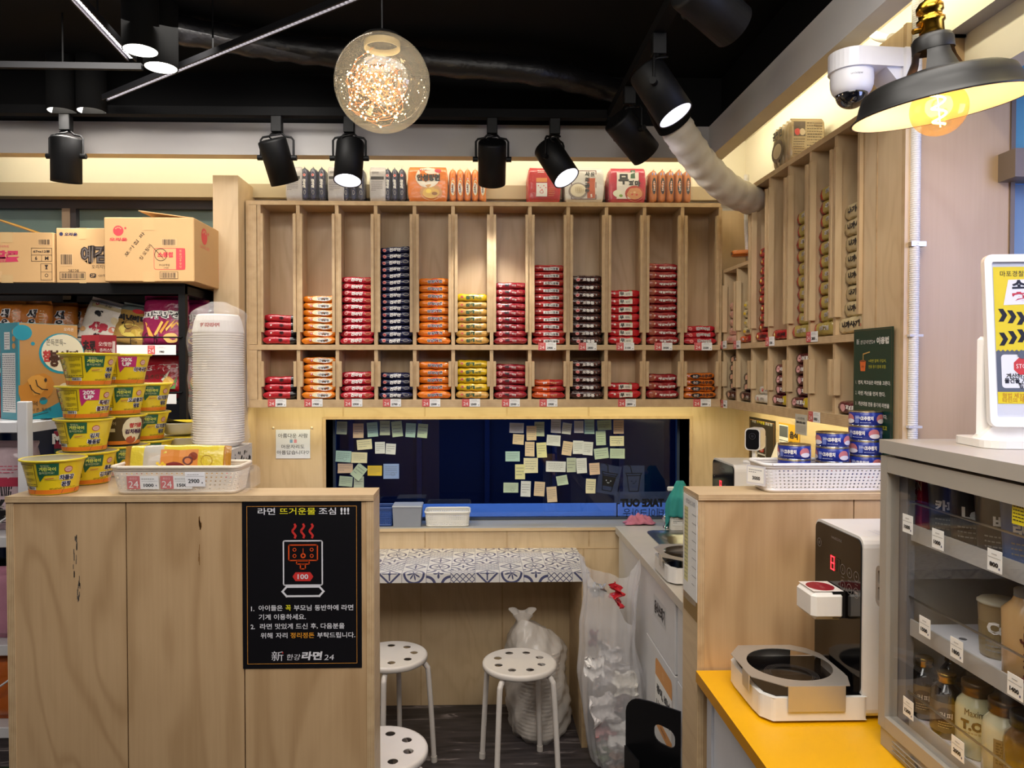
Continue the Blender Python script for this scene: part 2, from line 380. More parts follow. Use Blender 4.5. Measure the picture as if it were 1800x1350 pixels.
w.box(-2.4, XW, YB, 3.56, 2.36, 2.6, CREAM); w.box(-2.4, XW, YB - .035, 3.56, 2.30, 2.36, col('#b6a689', .6)); w.box(-1.1, XW, YB, 3.56, 2.26, 2.30, GREYP)
w.box(-2.4, -1.1, YB, 3.56, 0, .5, GREYP)
for px in (603, 747, 891, 1035): seam(w, at(px, 728, Y=YB).x, WZ1 + .012, ZS0)
for px in (747, 891, 1035): seam(w, at(px, 950, Y=YB).x, .725, WZ0 - .012)
for px in (740, 883, 1025): seam(w, at(px, 1100, Y=YB).x, 0, .715)
w.box(-1, .66, YB - .0012, YB, .715, .719, EZ); seam(w, at(513, 800, Y=YB).x - .2, 0, .8)
struct('wall_back', w)
# window opening: casing, sill, pane
g = MB(); t = .013
g.box(WX0 - t, WX1 + t, YB - .006, YG, WZ1, WZ1 + t, EZ); g.box(WX0 - t, WX0, YB - .006, YG, WZ0 - .01, WZ1, EX); g.box(WX1, WX1 + t, YB - .006, YG, WZ0 - .01, WZ1, EX)
fr = struct('window_1', g)
struct('window_sill', MB().box(WX0 - .03, WX1 + .02, YB - .012, YG, WZ0 - .014, WZ0, PLYX, faces={'+z': col('#a9a6a0', .4)}), fr)
g = MB(); d = col('#3a4456', .4)
g.box(WX0, WX1, YG, YG + .03, WZ0, WZ0 + .012, d); g.box(WX0, WX1, YG, YG + .03, WZ1 - .008, WZ1, d); g.box(WX0, WX0 + .012, YG, YG + .03, WZ0, WZ1, d); g.box(WX1 - .012, WX1, YG, YG + .03, WZ0, WZ1, d)
struct('window_frame', g, fr)
NG = glass('night_window_glass', (.45, .5, .62), .045)
struct('window_pane', MB().box(WX0, WX1, YG + .008, YG + .014, WZ0, WZ1, NG), fr)
# what the night window looks on to: a dark frontage and a narrow outdoor counter
o = MB(); o.box(-1.3, 1.7, 4.6, 4.7, 0, 2.4, col('#131c40', .8)); o.box(-1.3, 1.7, 3.56, 4.6, -.05, 0, col('#10131c', .8))
for i in range(7): o.box(-1.2 + i * .42, -1.17 + i * .42, 4.57, 4.6, 0, 2.4, col('#1d2a56', .8))
struct('outside_frontage', o)
struct('trim_outdoor_counter', MB().box(WX0 - .1, WX1 + .1, 3.56, 3.95, .79, .815, col('#9fb4d8', .5)))
# storefront glazing behind the snack rack
DKF = col('#38353a', .45); g = MB(); f2x = at(128, 380, Y=3.42).x
g.box(-2.4, -1.08, 3.39, 3.46, 2.26, 2.30, DKF); g.box(f2x - .03, f2x + .03, 3.39, 3.46, .5, 2.26, DKF); g.box(f2x - .03, f2x + .005, 3.385, 3.39, 1.85, 2.26, col('#8d7c6c', .5)); g.box(-2.4, -1.08, 3.39, 3.46, 1.84, 1.9, DKF); g.box(-2.4, -1.08, 3.39, 3.46, .5, .55, DKF)
fr2 = struct('window_2', g)
struct('window_pane', MB().box(-2.4, f2x - .03, 3.42, 3.43, 1.9, 2.26, col('#6f8480', .25, coat=.5)), fr2); struct('window_pane', MB().box(f2x + .03, -1.08, 3.42, 3.43, 1.9, 2.26, col('#6f8480', .25, coat=.5)), fr2)
struct('window_pane', MB().box(-2.4, f2x - .03, 3.42, 3.43, .55, 1.84, col('#16264f', .15, coat=.6)), fr2); struct('window_pane', MB().box(f2x + .03, -1.08, 3.42, 3.43, .55, 1.84, col('#16264f', .15, coat=.6)), fr2)
struct('trim_blue_mullion', MB().box(f2x - .005, f2x + .055, 3.385, 3.40, 1.4, 1.83, col('#3f5fae', .4)))
struct('pillar', MB().box(-1.09, -.985, 3.12, 3.38, 0, 2.345, PLY, bev=.001))
# soffit fascias in front of the light coves
struct('trim_fascia_back', MB().box(-2.4, .995, 2.95, 3.01, 2.382, 2.507, col('#a9a4a1', .35, var=.03), faces={'-z': col('#d8c9a4', .5)}))
struct('trim_fascia_side', MB().box(.935, .995, -2, 2.95, 2.382, 2.507, col('#cfccca', .45, var=.02), faces={'-z': col('#d8cdb4', .5)}))
w = MB(); w.box(XW, XW + .06, 1.885, 3.4, 0, 2.26, PLYY); w.box(XW, XW + .06, -2, 3.4, 2.26, 2.6, CREAM); struct('wall_right', w)
w = MB(); w.box(1.105, 1.355, 1.85, 1.88, 0, 2.385, plywood('birch_plywood_plain', '#cdb08a', '#b08f68', 'Z', .7)); struct('wall_right_return', w)
w = MB(); w.box(1.187, 1.96, -2, 1.9, 2.385, 2.6, col('#a5a4ab', .5), faces={'-x': CREAM}); w.box(1.2, 1.95, 1.845, 1.85, 2.378, 2.386, DKM); struct('ceiling_soffit', w)
g = MB(); F3 = col('#77695c', .45)
g.box(1.355, 1.366, 1.845, 1.9, 0, 2.385, F3); z1, z0 = at(1780, 262, Y=1.80).z, at(1780, 312, Y=1.80).z
g.box(1.325, 1.95, 1.79, 1.86, z0, z1, F3); fr3 = struct('window_3', g)
struct('window_pane', MB().box(1.366, 1.95, 1.87, 1.875, 0, z0, col('#7f9cb8', .25, coat=.4)), fr3); struct('window_pane', MB().box(1.366, 1.95, 1.87, 1.875, z1, 2.385, col('#6fb0c4', .25, coat=.4)), fr3)
w = MB(); w.box(1.95, 2.0, -2, 1.9, 0, 2.6, GREYP); struct('wall_side', w)
struct('wall_left', MB().box(-2.45, -2.4, -2, 3.5, 0, 2.7, GREYP)); struct('wall_front', MB().box(-2.4, 2.0, -2.05, -2, 0, 2.7, col('#6e6a68', .7)))
# ================================================================ the two plywood half walls
def half_wall(name, label, x0, x1, y0, y1, zt, seams, ends):
    t = thing(name, label, 'counter', ((x0 + x1) / 2, y0, 0)); ox, oy = (x0 + x1) / 2, y0
    L = lambda v: v - ox
    b = MB(); b.box(L(x0), L(x1), 0, y1 - oy, zt - .0145, zt, PLYX, faces={'-y': EZ, '+x': EZ, '-x': EZ}); build('countertop', b, t, bev=.0015)
    xs = [x0 + .003] + seams + [x1 - .003]
    for a, c in zip(xs, xs[1:]):
        b = MB(); b.M = Matrix.Translation((-((a + c) / 2 - ox), 0, 0)); b.M = Matrix.Identity(4)
        b.box(L(a) + .0016, L(c) - .0016, .006, .02, .005, zt - .0155, PLYF); build('front_panel', b, t)
    b = MB(); b.box(L(x0) + .005, L(x1) - .005, .02, y1 - oy - .004, 0, zt - .0155, col('#4a3a28', .7), faces={'-x': PLYY, '+x': PLYY, '+y': PLYX}); build('core', b, t)
    for s in ends:
        b = MB(); xx = L(x1) if s > 0 else L(x0)
        b.box(min(xx, xx - s * .018), max(xx, xx - s * .018), .004, y1 - oy, 0, zt - .0160, PLYY, faces={'-y': EX}); build('end_panel', b, t)
    return t
ZC = 1.23
lx0, lx1 = at(8, 873, Y=1.84).x, at(648, 870, Y=1.84).x
HWL = half_wall('half_wall_counter', 'long plywood half wall counter carrying the black warning poster', lx0, lx1 + .012, 1.84, 1.955, ZC, [at(222, 1000, Y=1.845).x, at(430, 1200, Y=1.845).x], [1, -1])
rx0 = at(1228, 880, Y=1.85).x; ZP = 1.225
HWR = half_wall('half_wall_counter', 'plywood half wall counter behind the white cooking machine', rx0, 1.10, 1.85, 1.985, ZP, [at(1503, 900, Y=1.85).x], [-1])
# scuffs on the front of the long one
b = MB(); D = Dec(b, plane((0, 1.8459, 0), (1, 0, 0), (0, 0, 1))); rs = random.Random(5); GR = ink('#57514a')
def px2(px, py): p = at(px, py, Y=1.845); return p.x, p.z
for n, (px, py, pw, ph) in enumerate([(134, 955, 4, 24), (132, 990, 6, 44), (139, 1025, 4, 16), (138, 1045, 4, 20), (350, 950, 2, 100), (353, 922, 6, 8)]):
    for i in range(7):
        x, z = px2(px + rs.uniform(-pw, pw) / 2, py + rs.uniform(-ph, ph) / 2); D.rect(x - .0012, z - .012 * rs.random(), x + .001 * rs.random(), z + .008, GR if n < 4 else ink('#8a6238'), 1)
sc = build('scuff_marks', b, HWL); sc.location = -Vector(HWL.location)
# return of the left counter towards the window, with the cup display
ex0, ex1, ex2 = -1.06, -.722, -.86
b = MB(); b.box(ex0, ex1, 1.957, 2.43, ZC - .0145, ZC - .0005, PLYY, faces={'+x': EZ, '-x': EZ}); b.box(ex0 - .14, ex2, 2.43, 2.60, ZC - .0145, ZC - .0005, PLYY, faces={'+x': EZ, '-x': EZ}); t = thing('return_counter', 'plywood return counter behind the half wall under the cup bowls', 'counter', (0, 0, 0)); build('countertop', b, t)
build('body', MB().box(ex0 + .01, ex1 - .01, 1.957, 2.42, 0, ZC - .015, PLYX).box(ex0 - .13, ex2 - .01, 2.42, 2.59, 0, ZC - .015, PLYX), t)
# ================================================================ the back and side bin shelves
def bin_shelf(name, label, length, n, d0, low=0):
    """length along local x from 0, front at local y 0, back at .155; dividers from d0 every PW"""
    t = thing(name, label, 'shelf')
    def M(): return MB()
    xl = d0 + low * PW - .0075 if low else 0; zlow = 1.955
    bk = M().box(xl, length, .148, .155, ZS0, ZS1, PLYD)
    if low: bk.box(0, xl, .148, .155, ZS0, zlow, PLYD)
    build('back_panel', bk, t); build('top_board', M().box(xl, length, 0, .155, ZS1 - .018, ZS1, PLYX, faces={'-y': EZ, '-x': EZ}), t)
    if low: build('corner_board', M().box(0, xl, 0, .147, zlow, zlow + .014, PLYX, faces={'-y': EZ}), t)
    build('middle_board', M().box(0, length, -.004, .147, ZM0, ZM1, PLYX, faces={'-y': EZ}), t)
    build('bottom_board', M().box(0, length, -.004, .147, ZS0, ZS0 + .034, PLYX, faces={'-y': EZ}), t)
    for z0, z1, l0, l1 in ((ZM1, ZS1 - .018, 1.697, 2.203), (ZS0 + .034, ZM0, 1.463, 1.572)):
        for i in range(n):
            x = d0 + i * PW
            if i < low and z1 > 2: z1_, l1_ = zlow, 1.90
            else: z1_, l1_ = z1, l1
            dv = build('divider', M().box(x - .0075, x + .0075, .002, .147, z0, z1_, PLY, faces={'-y': EX}), t)
            for s in (-1, 1):
                if (x < .06 and s < 0) or (x > length - .03 and s > 0): continue
                build('retaining_strip', M().box(x + s * .0077 if s > 0 else x - .0197, x + .0197 if s > 0 else x - .0077, -.008, .012, l0, l1_, EX, faces={'+x': PLY, '-x': PLY}), dv)
    return t
# back one: dividers at the photographed pitch
d0 = at(728.7, 590, Y=YF).x - 4 * PW - XL
SB = bin_shelf('bin_shelf', 'long plywood bin shelf over the window on the back wall', XR - XL - .012, 13, d0)
SB.location = (XL, YF, 0)
build('end_panel', MB().box(-.012, .0, 0, .155, ZS0, ZS1, PLYY, faces={'-y': EX}), SB); build('edge_strip', MB().box(.001, d0 - .009, -.003, .01, ZS0 + .035, ZM0 - .001, EX).box(.001, d0 - .009, -.003, .01, ZM1 + .001, ZS1 - .02, EX), SB)
# side one, running along the right wall from the corner towards the counter
SLEN = 1.17
SS = bin_shelf('bin_shelf', 'plywood bin shelf on the side wall ending at the white conduit', SLEN, 8, .0, 2)
SS.location = (XR, YF - .001, 0); SS.rotation_euler = (0, 0, -PI / 2)
b = MB(); b.box(SLEN, SLEN + .185, -.002, .012, ZS0 - .38, 2.405, PLY); b.box(SLEN + .185, SLEN + .2, -.006, .018, ZS0 - .38, 2.405, EX, faces={'+x': PLY}); b.box(SLEN + .06, SLEN + .066, -.0035, -.002, ZS0, 2.24, EX); build('end_panel', b, SS)
# ================================================================ tiled bar table
def tiles():
    m, N, L, b = newmat('blue_printed_tiles'); g = G(m); tc = N.new('ShaderNodeTexCoord'); sp = N.new('ShaderNodeSeparateXYZ'); L.new(tc.outputs['Object'], sp.inputs[0])
    S = 1 / .098; u = g.m('MULTIPLY', sp.outputs[0], S); v = g.m('MULTIPLY', g.m('ADD', sp.outputs[1], sp.outputs[2]), S)
    iu, iv = g.m('FLOOR', u), g.m('FLOOR', v); x = g.m('SUBTRACT', g.m('SUBTRACT', u, iu), .5); y = g.m('SUBTRACT', g.m('SUBTRACT', v, iv), .5)
    cid = g.m('MODULO', g.m('ADD', g.m('MULTIPLY', iu, 3), g.m('MULTIPLY', iv, 5)), 4); cid = g.m('ABSOLUTE', cid)
    r = g.m('SQRT', g.m('ADD', g.m('MULTIPLY', x, x), g.m('MULTIPLY', y, y))); a = g.m('ARCTAN2', y, x)
    ax, ay = g.m('ABSOLUTE', x), g.m('ABSOLUTE', y)
    pet = g.m('LESS_THAN', r, g.m('ADD', .16, g.m('MULTIPLY', .13, g.m('SINE', g.m('MULTIPLY', a, 8)))))
    ring = g.m('LESS_THAN', g.m('ABSOLUTE', g.m('SUBTRACT', r, .40)), .045)
    p0 = g.m('MAXIMUM', pet, ring)
    dia = g.m('ABSOLUTE', g.m('SUBTRACT', g.m('ADD', ax, ay), .42)); p1 = g.m('MAXIMUM', g.m('LESS_THAN', dia, .055), g.m('MAXIMUM', g.m('LESS_THAN', g.m('MINIMUM', ax, ay), g.m('MULTIPLY', .03, g.m('LESS_THAN', r, .3))), g.m('LESS_THAN', r, .07)))
    lat = g.m('ABSOLUTE', g.m('SINE', g.m('MULTIPLY', g.m('ADD', x, y), 12.57))); lat2 = g.m('ABSOLUTE', g.m('SINE', g.m('MULTIPLY', g.m('SUBTRACT', x, y), 12.57)))
    p2 = g.m('LESS_THAN', g.m('MINIMUM', lat, lat2), .3)
    cx, cy = g.m('SUBTRACT', ax, .5), g.m('SUBTRACT', ay, .5); rc = g.m('SQRT', g.m('ADD', g.m('MULTIPLY', cx, cx), g.m('MULTIPLY', cy, cy)))
    p3 = g.m('MAXIMUM', g.m('LESS_THAN', g.m('ABSOLUTE', g.m('SUBTRACT', rc, .36)), .055), g.m('MAXIMUM', g.m('LESS_THAN', r, g.m('ADD', .12, g.m('MULTIPLY', .1, g.m('COSINE', g.m('MULTIPLY', a, 4))))), g.m('LESS_THAN', rc, .14)))
    pick = lambda k: g.m('COMPARE', cid, float(k), .3)
    f = g.m('ADD', g.m('ADD', g.m('MULTIPLY', p0, pick(0)), g.m('MULTIPLY', p1, pick(1))), g.m('ADD', g.m('MULTIPLY', p2, pick(2)), g.m('MULTIPLY', p3, pick(3))))
    gr = g.m('GREATER_THAN', g.m('MAXIMUM', ax, ay), .482); f = g.m('MINIMUM', 1, g.m('MAXIMUM', g.m('MULTIPLY', f, .92), g.m('MULTIPLY', gr, .45)))
    mx = N.new('ShaderNodeMix'); mx.data_type = 'RGBA'; mx.inputs[6].default_value = lin('#d9d6d0'); mx.inputs[7].default_value = lin('#262f62'); L.new(f, mx.inputs[0]); L.new(mx.outputs[2], b.inputs['Base Color'])
    b.inputs['Roughness'].default_value = .3; return m
TILE = tiles(); ty0 = 2.955
t = thing('bar_table', 'narrow bar table with blue patterned tile top under the window', 'table', (0, 0, 0))
b = MB(); b.box(-.95, .462, ty0, YB - .002, .682, .72, TILE); b.box(.452, .463, ty0 - .002, ty0 + .05, .655, .7, TILE); build('tabletop', b, t)
build('side_panel', MB().box(.432, .456, ty0 + .01, YB - .002, 0, .681, PLY, faces={'-y': EX, '-x': PLYY}), t)
# ================================================================ stools
def stool(loc, rz, label):
    t = thing('round_stool', label, 'stool', loc, (0, 0, rz), 'white metal stools at the bar table'); W = col('#ddd6cf', .38)
    b = MB(); r = .142
    holes = [circ(.088 * math.cos(TAU * i / 8 + .2), .088 * math.sin(TAU * i / 8 + .2), .0155, 14) for i in range(8)]
    b.fill([circ(0, 0, r - .008, 40)] + holes, .002, W, lambda x, y, h: (x, y, .421 + h))
    b.lathe([(r - .0085, .4222), (r - .003, .4205), (r, .415), (r, .404), (r - .004, .400), (r - .008, .402)], W, 40); build('seat', b, t)
    for i in range(4):
        a = PI / 4 + PI / 2 * i; c, s = math.cos(a), math.sin(a)
        pts = [(.05, .396), (.105, .396), (.128, .389), (.141, .374), (.146, .352), (.157, .2), (.168, .012)]
        lg = build('leg', MB().tube(smooth_path([(c * q, s * q, z) for q, z in pts], 4), .0105, W, 10), t)
        build('foot_cap', MB().tube([(c * .1675, s * .1675, .022), (c * .1685, s * .1685, 0)], .0125, col('#cfc8c0', .5), 10), lg)
    build('ring', MB().lathe([(.10, .385), (.106, .391), (.10, .397), (.094, .391), (.10, .385)], W, 24), t)
    return t
p = at(913, 1163, Z=.42); stool((p.x, p.y, 0), R(12), 'white metal stool in front of the tied bag')
p = at(688, 1150, Z=.42); stool((p.x, p.y, 0), R(40), 'white metal stool pushed under the tiled table beside the half wall')
p = at(668, 1316, Z=.42); stool((p.x, p.y, 0), R(20), 'white metal stool closest to the half wall, mostly hidden behind it')
# ================================================================ soft packs
def wob(seed, amp):
    rs = random.Random(seed); ph = [rs.uniform(0, TAU) for _ in range(9)]; fr = [rs.uniform(60, 150) for _ in range(9)]
    def f(x, y, z):
        a = math.sin(x * fr[0] + ph[0] + y * fr[1]) + .7 * math.sin(y * fr[2] * 1.3 + z * fr[3] + ph[1]) + .5 * math.sin(x * fr[4] * 2 + ph[2] - z * fr[5] * 2)
        b = math.sin(x * fr[6] + ph[3] + z * 40) + .6 * math.sin(y * fr[7] + x * fr[8] * 1.7 + ph[4])
        return a * amp * .5, b * amp * .5
    return f
def pillow(mb, L, B, T, m, zone=None, n=2.6, crimp=.90, seed=1, amp=.0012, nu=None, nv=18, pinch=.10, ang=None, back=None):
    """pack with sealed ends at +-x, B deep along y, T high along z; returns painters for its -y side and its +z face"""
    wf = wob(seed, amp); b0, c0 = B / 2, T / 2
    def prof(u):
        a = abs(u)
        return max(.05, (1 - (a / (crimp + .012)) ** 14) ** .5) if a < crimp else .05
    def bprof(u): a = abs(u); return 1 - pinch * a ** 3
    def disp(x, y, z, u):
        dy, dz = wf(x, y, z); e = (1 if abs(u) < crimp else 1.6); return y + dy, z + dz * e
    us = [-1, -.96, -crimp, -crimp + .03, -.78, -.62, -.45, -.25, -.08, .08, .25, .45, .62, .78, crimp - .03, crimp, .96, 1]
    vs = []; fs = []; mats = []
    for u in us:
        c, b = c0 * prof(u), b0 * bprof(u)
        for k in range(nv):
            t = TAU * (k + .5) / nv; cs, sn = math.cos(t), math.sin(t)
            y = -b * (abs(sn) ** (2 / n)) * (1 if sn > 0 else -1); z = c * (abs(cs) ** (2 / n)) * (1 if cs > 0 else -1)
            y, z = disp(u * L / 2, y, z, u); vs.append((u * L / 2, y, z))
    for j in range(len(us) - 1):
        for k in range(nv):
            f = (j * nv + k, j * nv + (k + 1) % nv, (j + 1) * nv + (k + 1) % nv, (j + 1) * nv + k)
            um = (us[j] + us[j + 1]) / 2; t = TAU * (k + 1) / nv
            mm = (zone(um, t) if zone else None) or m
            mats.append((f, mm))
    by = {}
    for f, mm in mats: by.setdefault(mm, []).append(f)
    for mm, ff in by.items():
        used = sorted({i for f in ff for i in f}); ix = {v: i for i, v in enumerate(used)}
        mb.add([vs[i] for i in used], [tuple(ix[i] for i in f) for f in ff], mm, True)
    def side(x, z, k):
        u = x / (L / 2); c, b = c0 * prof(u), b0 * bprof(u); q = min(.97, abs(z) / c)
        y, zz = disp(x, -b * (1 - q ** n) ** (1 / n), z, u); return (x, y - .0007 * (1 + .5 * k), zz)
    def face(s, t, k, swap=False):
        x, y = (t, -s) if swap else (s, t)
        u = x / (L / 2); c, b = c0 * prof(u), b0 * bprof(u); q = min(.97, abs(y) / b)
        yy, z = disp(x, y, c * (1 - q ** n) ** (1 / n), u); return (x, yy, z + .0007 * (1 + .5 * k))
    return Dec(mb, side), Dec(mb, face), Dec(mb, lambda s, t, k: face(s, t, k, True))
PKL, PKB = .1455, .110
PINK = ink('#e9a7a0'); NAVYT = ink('#1d2348'); GRN = ink('#1f4a2a'); YEL = ink('#e8c52c'); ORG = ink('#e07a22'); WT = ink('#f0ece6'); BK = ink('#141114'); CRM = ink('#e9dcae'); SIL = col('#b9b6b2', .35, metal=.5, bump=.4)
def blob(D, x, z=0, r=.0052, m=None): D.ell(x, z, r * 1.1, r, m or PINK, 1, 12); D.ell(x, z - .0005, r * .8, r * .45, RED, 2, 10)
def logo(D, x, z=0, m=None, r=.0042): D.ell(x, z, r, r, m or RED, 1, 12); D.ell(x, z + r * .2, r * .5, r * .5, WT, 2, 8)
def A_(D): logo(D, -.032, 0, ink('#e8e2dc'), .003); D.text('辛', .004, 0, .014, BK, 2, w=.015, bold=.03); D.text('라면', .022, -.003, .005, BK, 2)
def B_(D): D.ell(.012, .001, .034, .0098, CRM, 1); D.ell(.016, -.0005, .024, .0078, WT, 2); logo(D, -.026, 0); D.text('안성탕면', .016, -.0005, .0085, BK, 4, w=.036, bold=.03)
def C_(D): blob(D, -.038, 0, .006); D.text('진라면', -.002, 0, .0125, WT, 2, w=.038, bold=.05, sk=.25); D.ell(.036, .001, .010, .0052, ink('#d58a55'), 1); D.ell(.036, .001, .008, .0038, ink('#9c3b2c'), 2)
def D_(D): blob(D, -.038, 0, .006); D.text('진라면', -.002, 0, .0125, WT, 2, w=.038, bold=.05, sk=.25); D.ell(.036, .001, .010, .0052, ink('#a8a39a'), 1); D.ell(.036, .001, .008, .0038, ink('#2a2d4a'), 2)
def E_(D): D.ell(.002, 0, .016, .0105, ink('#d9541e'), 1); D.text('삼양라면', .002, 0, .0115, WT, 2, w=.052, bold=.1); D.text('삼양라면', .002, 0, .0105, NAVYT, 4, w=.050, bold=.03)
def F_(D): blob(D, -.036, 0, .005, ink('#c98a5a')); D.text('참깨', -.008, 0, .0125, GRN, 3, w=.030, bold=.05); D.text('라면', .021, -.0015, .008, GRN, 3, w=.02, bold=.02)
def G_(D): D.poly([(-.048, -.0115), (-.012, -.0115), (-.004, .0115), (-.046, .0115)], ink('#c9672c'), 1); blob(D, -.034, 0, .0055); D.text('열', -.012, 0, .0135, BK, 3, w=.015, bold=.06); D.text('라면', .012, -.001, .0075, WT, 3); D.text('매운', .035, 0, .0075, ink('#d9705a'), 3)
def H_(D):
    D.poly([(.0, .0115), (.052, .0105), (.05, .004), (.03, .0045), (.018, .0005), (.006, .0045)], ink('#cfcac2'), 1); D.poly([(.03, -.0115), (.053, -.011), (.053, .003), (.036, .003)], ink('#c8562a'), 1)
    logo(D, -.03, .001, ink('#e8b0a0'), .003); D.rect(-.018, -.008, .036, .002, WT, 2, 4); D.text('오징어짬뽕', .009, -.003, .0078, BK, 4, w=.048, bold=.02)
def I_(D):
    for i in range(5): D.line([(-.016 + i * .013, .0105), (-.008 + i * .013, -.001)], .0022, ink('#b5562a'), 1)
    D.ell(-.040, .008, .012, .005, ink('#8d8480'), 1); blob(D, -.03, -.002, .0062); D.text('오동통', .006, -.003, .011, WT, 3, w=.04, bold=.05); D.text('면', .035, -.003, .006, WT, 3)
def J_(D): logo(D, -.034, .001, ink('#e8c9c0'), .0042); D.rect(-.018, -.0095, .028, .0075, ink('#e6e0d0'), 1, 4); D.text('무', -.008, -.001, .0135, BK, 3, w=.014, bold=.05); D.text('파마', .012, -.002, .008, BK, 3); D.rect(.018, .0078, .026, .0115, ink('#6f8a3a'), 1)
def K_(D):
    for i in range(4): D.ring(-.035, .0, .012 - i * .003, .001, ink('#c9805a'), 1, 14)
    logo(D, -.024, 0, ink('#e0a08a'), .004); D.text('메밀비빔면', .018, -.002, .0085, WT, 3, w=.058, bold=.03, sk=.3)
def L_(D): blob(D, -.032, 0, .006, ink('#d98a80')); D.text('김치라면', .012, 0, .0125, WT, 2, w=.05, bold=.07); D.text('김치라면', .012, 0, .0115, BK, 4, w=.048)
def N_(D): logo(D, -.036, 0); D.ell(-.014, 0, .017, .008, BK, 1); D.text('순한', -.014, 0, .009, WT, 3); D.text('너구리', .024, 0, .012, BK, 3, w=.042, bold=.05)
def Y_(D): D.text('열무', -.012, 0, .008, WT, 2, bold=.03); D.text('비빔면', .018, 0, .007, ink('#f0c080'), 2); D.poly([(.0, .011), (.05, .011), (.05, .004), (.02, .004)], ink('#a83222'), 1)
def NG_(D): logo(D, -.03, 0, YEL, .006); D.text('너구리', .014, -.001, .013, BK, 2, w=.046, bold=.05)
def GO_(D): D.text('짜파게티', .008, .001, .0135, WT, 2, w=.05, bold=.08); D.text('짜파게티', .008, .001, .0115, ink('#6a4a30'), 4, w=.046)
def NA_(D): D.text('나가사끼', .005, .001, .0165, BK, 2, w=.08, bold=.05); D.text('짬뽕', .052, -.004, .007, RED, 2)
def PK_(D): D.text('쫄면', .0, 0, .011, RED, 2); D.rect(-.04, -.003, -.025, .003, ink('#d9a08a'), 1)
def CR_(D): D.text('곰탕', .0, 0, .012, BK, 2, bold=.03); D.rect(-.045, -.004, -.025, .004, YEL, 1)
def BR_(D): D.ell(-.02, 0, .013, .008, ink('#d9a58a'), 1); D.text('비빔', .02, 0, .010, WT, 2)
def MA_(D): D.ell(-.028, 0, .011, .009, ink('#d9a0a0'), 1); D.text('짜짜로니', .01, 0, .013, WT, 2, w=.05, bold=.06)
def WH_(D): logo(D, -.02, 0, RED, .006); D.text('후루룩', .016, 0, .009, BK, 2)
TYPES = {  # colour words, film, height, art, zone
    'A': ('red noodle pack with black end', '#b01d2a', .032, A_, ('#141114', .55, 2)), 'B': ('orange noodle pack with cream oval', '#df7d1c', .030, B_, None),
    'C': ('crimson noodle pack with white lettering', '#b2182c', .0292, C_, None), 'D': ('navy noodle pack with white lettering', '#181b40', .0282, D_, None),
    'E': ('orange noodle pack with dark blue lettering', '#e0781a', .032, E_, None), 'F': ('tan noodle pack with green lettering', '#c99a4a', .031, F_, None),
    'FY': ('yellow noodle pack with green lettering', '#dcb51c', .034, F_, None),
    'G': ('dark red noodle pack with orange patch', '#8c1622', .030, G_, None), 'H': ('red noodle pack with white label strip', '#a02222', .0316, H_, None),
    'I': ('dark brown noodle pack with pink emblem', '#3a1c1a', .0335, I_, None), 'J': ('bright red noodle pack with cream label', '#bb1a24', .034, J_, None),
    'K': ('deep red noodle pack with white lettering', '#8f1a22', .0355, K_, None), 'L': ('red noodle pack with outlined lettering', '#b0202c', .0275, L_, None),
    'N': ('orange noodle pack with black oval', '#c8691e', .0275, N_, None), 'Y': ('red and orange noodle pack', '#c8501e', .027, Y_, ('#a01c20', .0, 2)),
    'P': ('pale pink noodle pack', '#d8a898', .036, PK_, None), 'Q': ('cream noodle pack', '#d9cba0', .036, CR_, None), 'S': ('red noodle pack with yellow dot', '#a8161e', .036, NG_, None),
    'T': ('gold noodle pack with red end', '#b09c50', .043, GO_, ('#b8221e', -.62, -2)), 'U': ('cream noodle pack with brush lettering', '#cbb88c', .048, NA_, None),
    'V': ('brown noodle pack with beige emblem', '#3c2220', .038, BR_, None), 'W': ('maroon noodle pack with yellow end', '#5c1c24', .037, MA_, ('#cdb321', .5, 2)), 'X': ('white noodle pack with red dot', '#ddd6c8', .032, WH_, None)}
def pack_mesh(k, seed=1):
    word, h, H, art, z = TYPES[k]; mb = MB(); m = film(h); zone = None
    if z:
        zm = film(z[0]); zone = (lambda u, t: zm if u > z[1] else None) if z[2] > 0 else (lambda u, t: zm if u < z[1] else None)
    low = SIL if k in 'AFHIX' else None
    z2 = zone
    if low: zone = lambda u, t: (z2(u, t) if z2 else None) or (low if math.cos(t) < -.8 else None)
    S, F, _ = pillow(mb, PKL, PKB, H * 1.0, m, zone, seed=seed, n=5.5, amp=.0020, crimp=.965)
    P0 = S.P; S.P = lambda x, z, k: P0(x * 1.26, z * 1.22, k); art(S); mb.M = Matrix.Identity(4)
    mb.v = [v + Vector((0, 0, H / 2)) for v in mb.v]; return mb
PROTO = {}
rs = random.Random(77); SUFFIX = {'u': 'upper', 'l': 'lower'}
def pack(k, loc, rz, ry, label, group):
    v = rs.randrange(2); key = (k, v)
    if key not in PROTO:
        o = build('noodle_pack', pack_mesh(k, v * 13 + ord(k[0])), None); PROTO[key] = o
    else:
        o = PROTO[key].copy(); COL.objects.link(o)
    o.location = loc; o.rotation_euler = (0, ry, rz); tag(o, label, 'noodle pack', group); return o
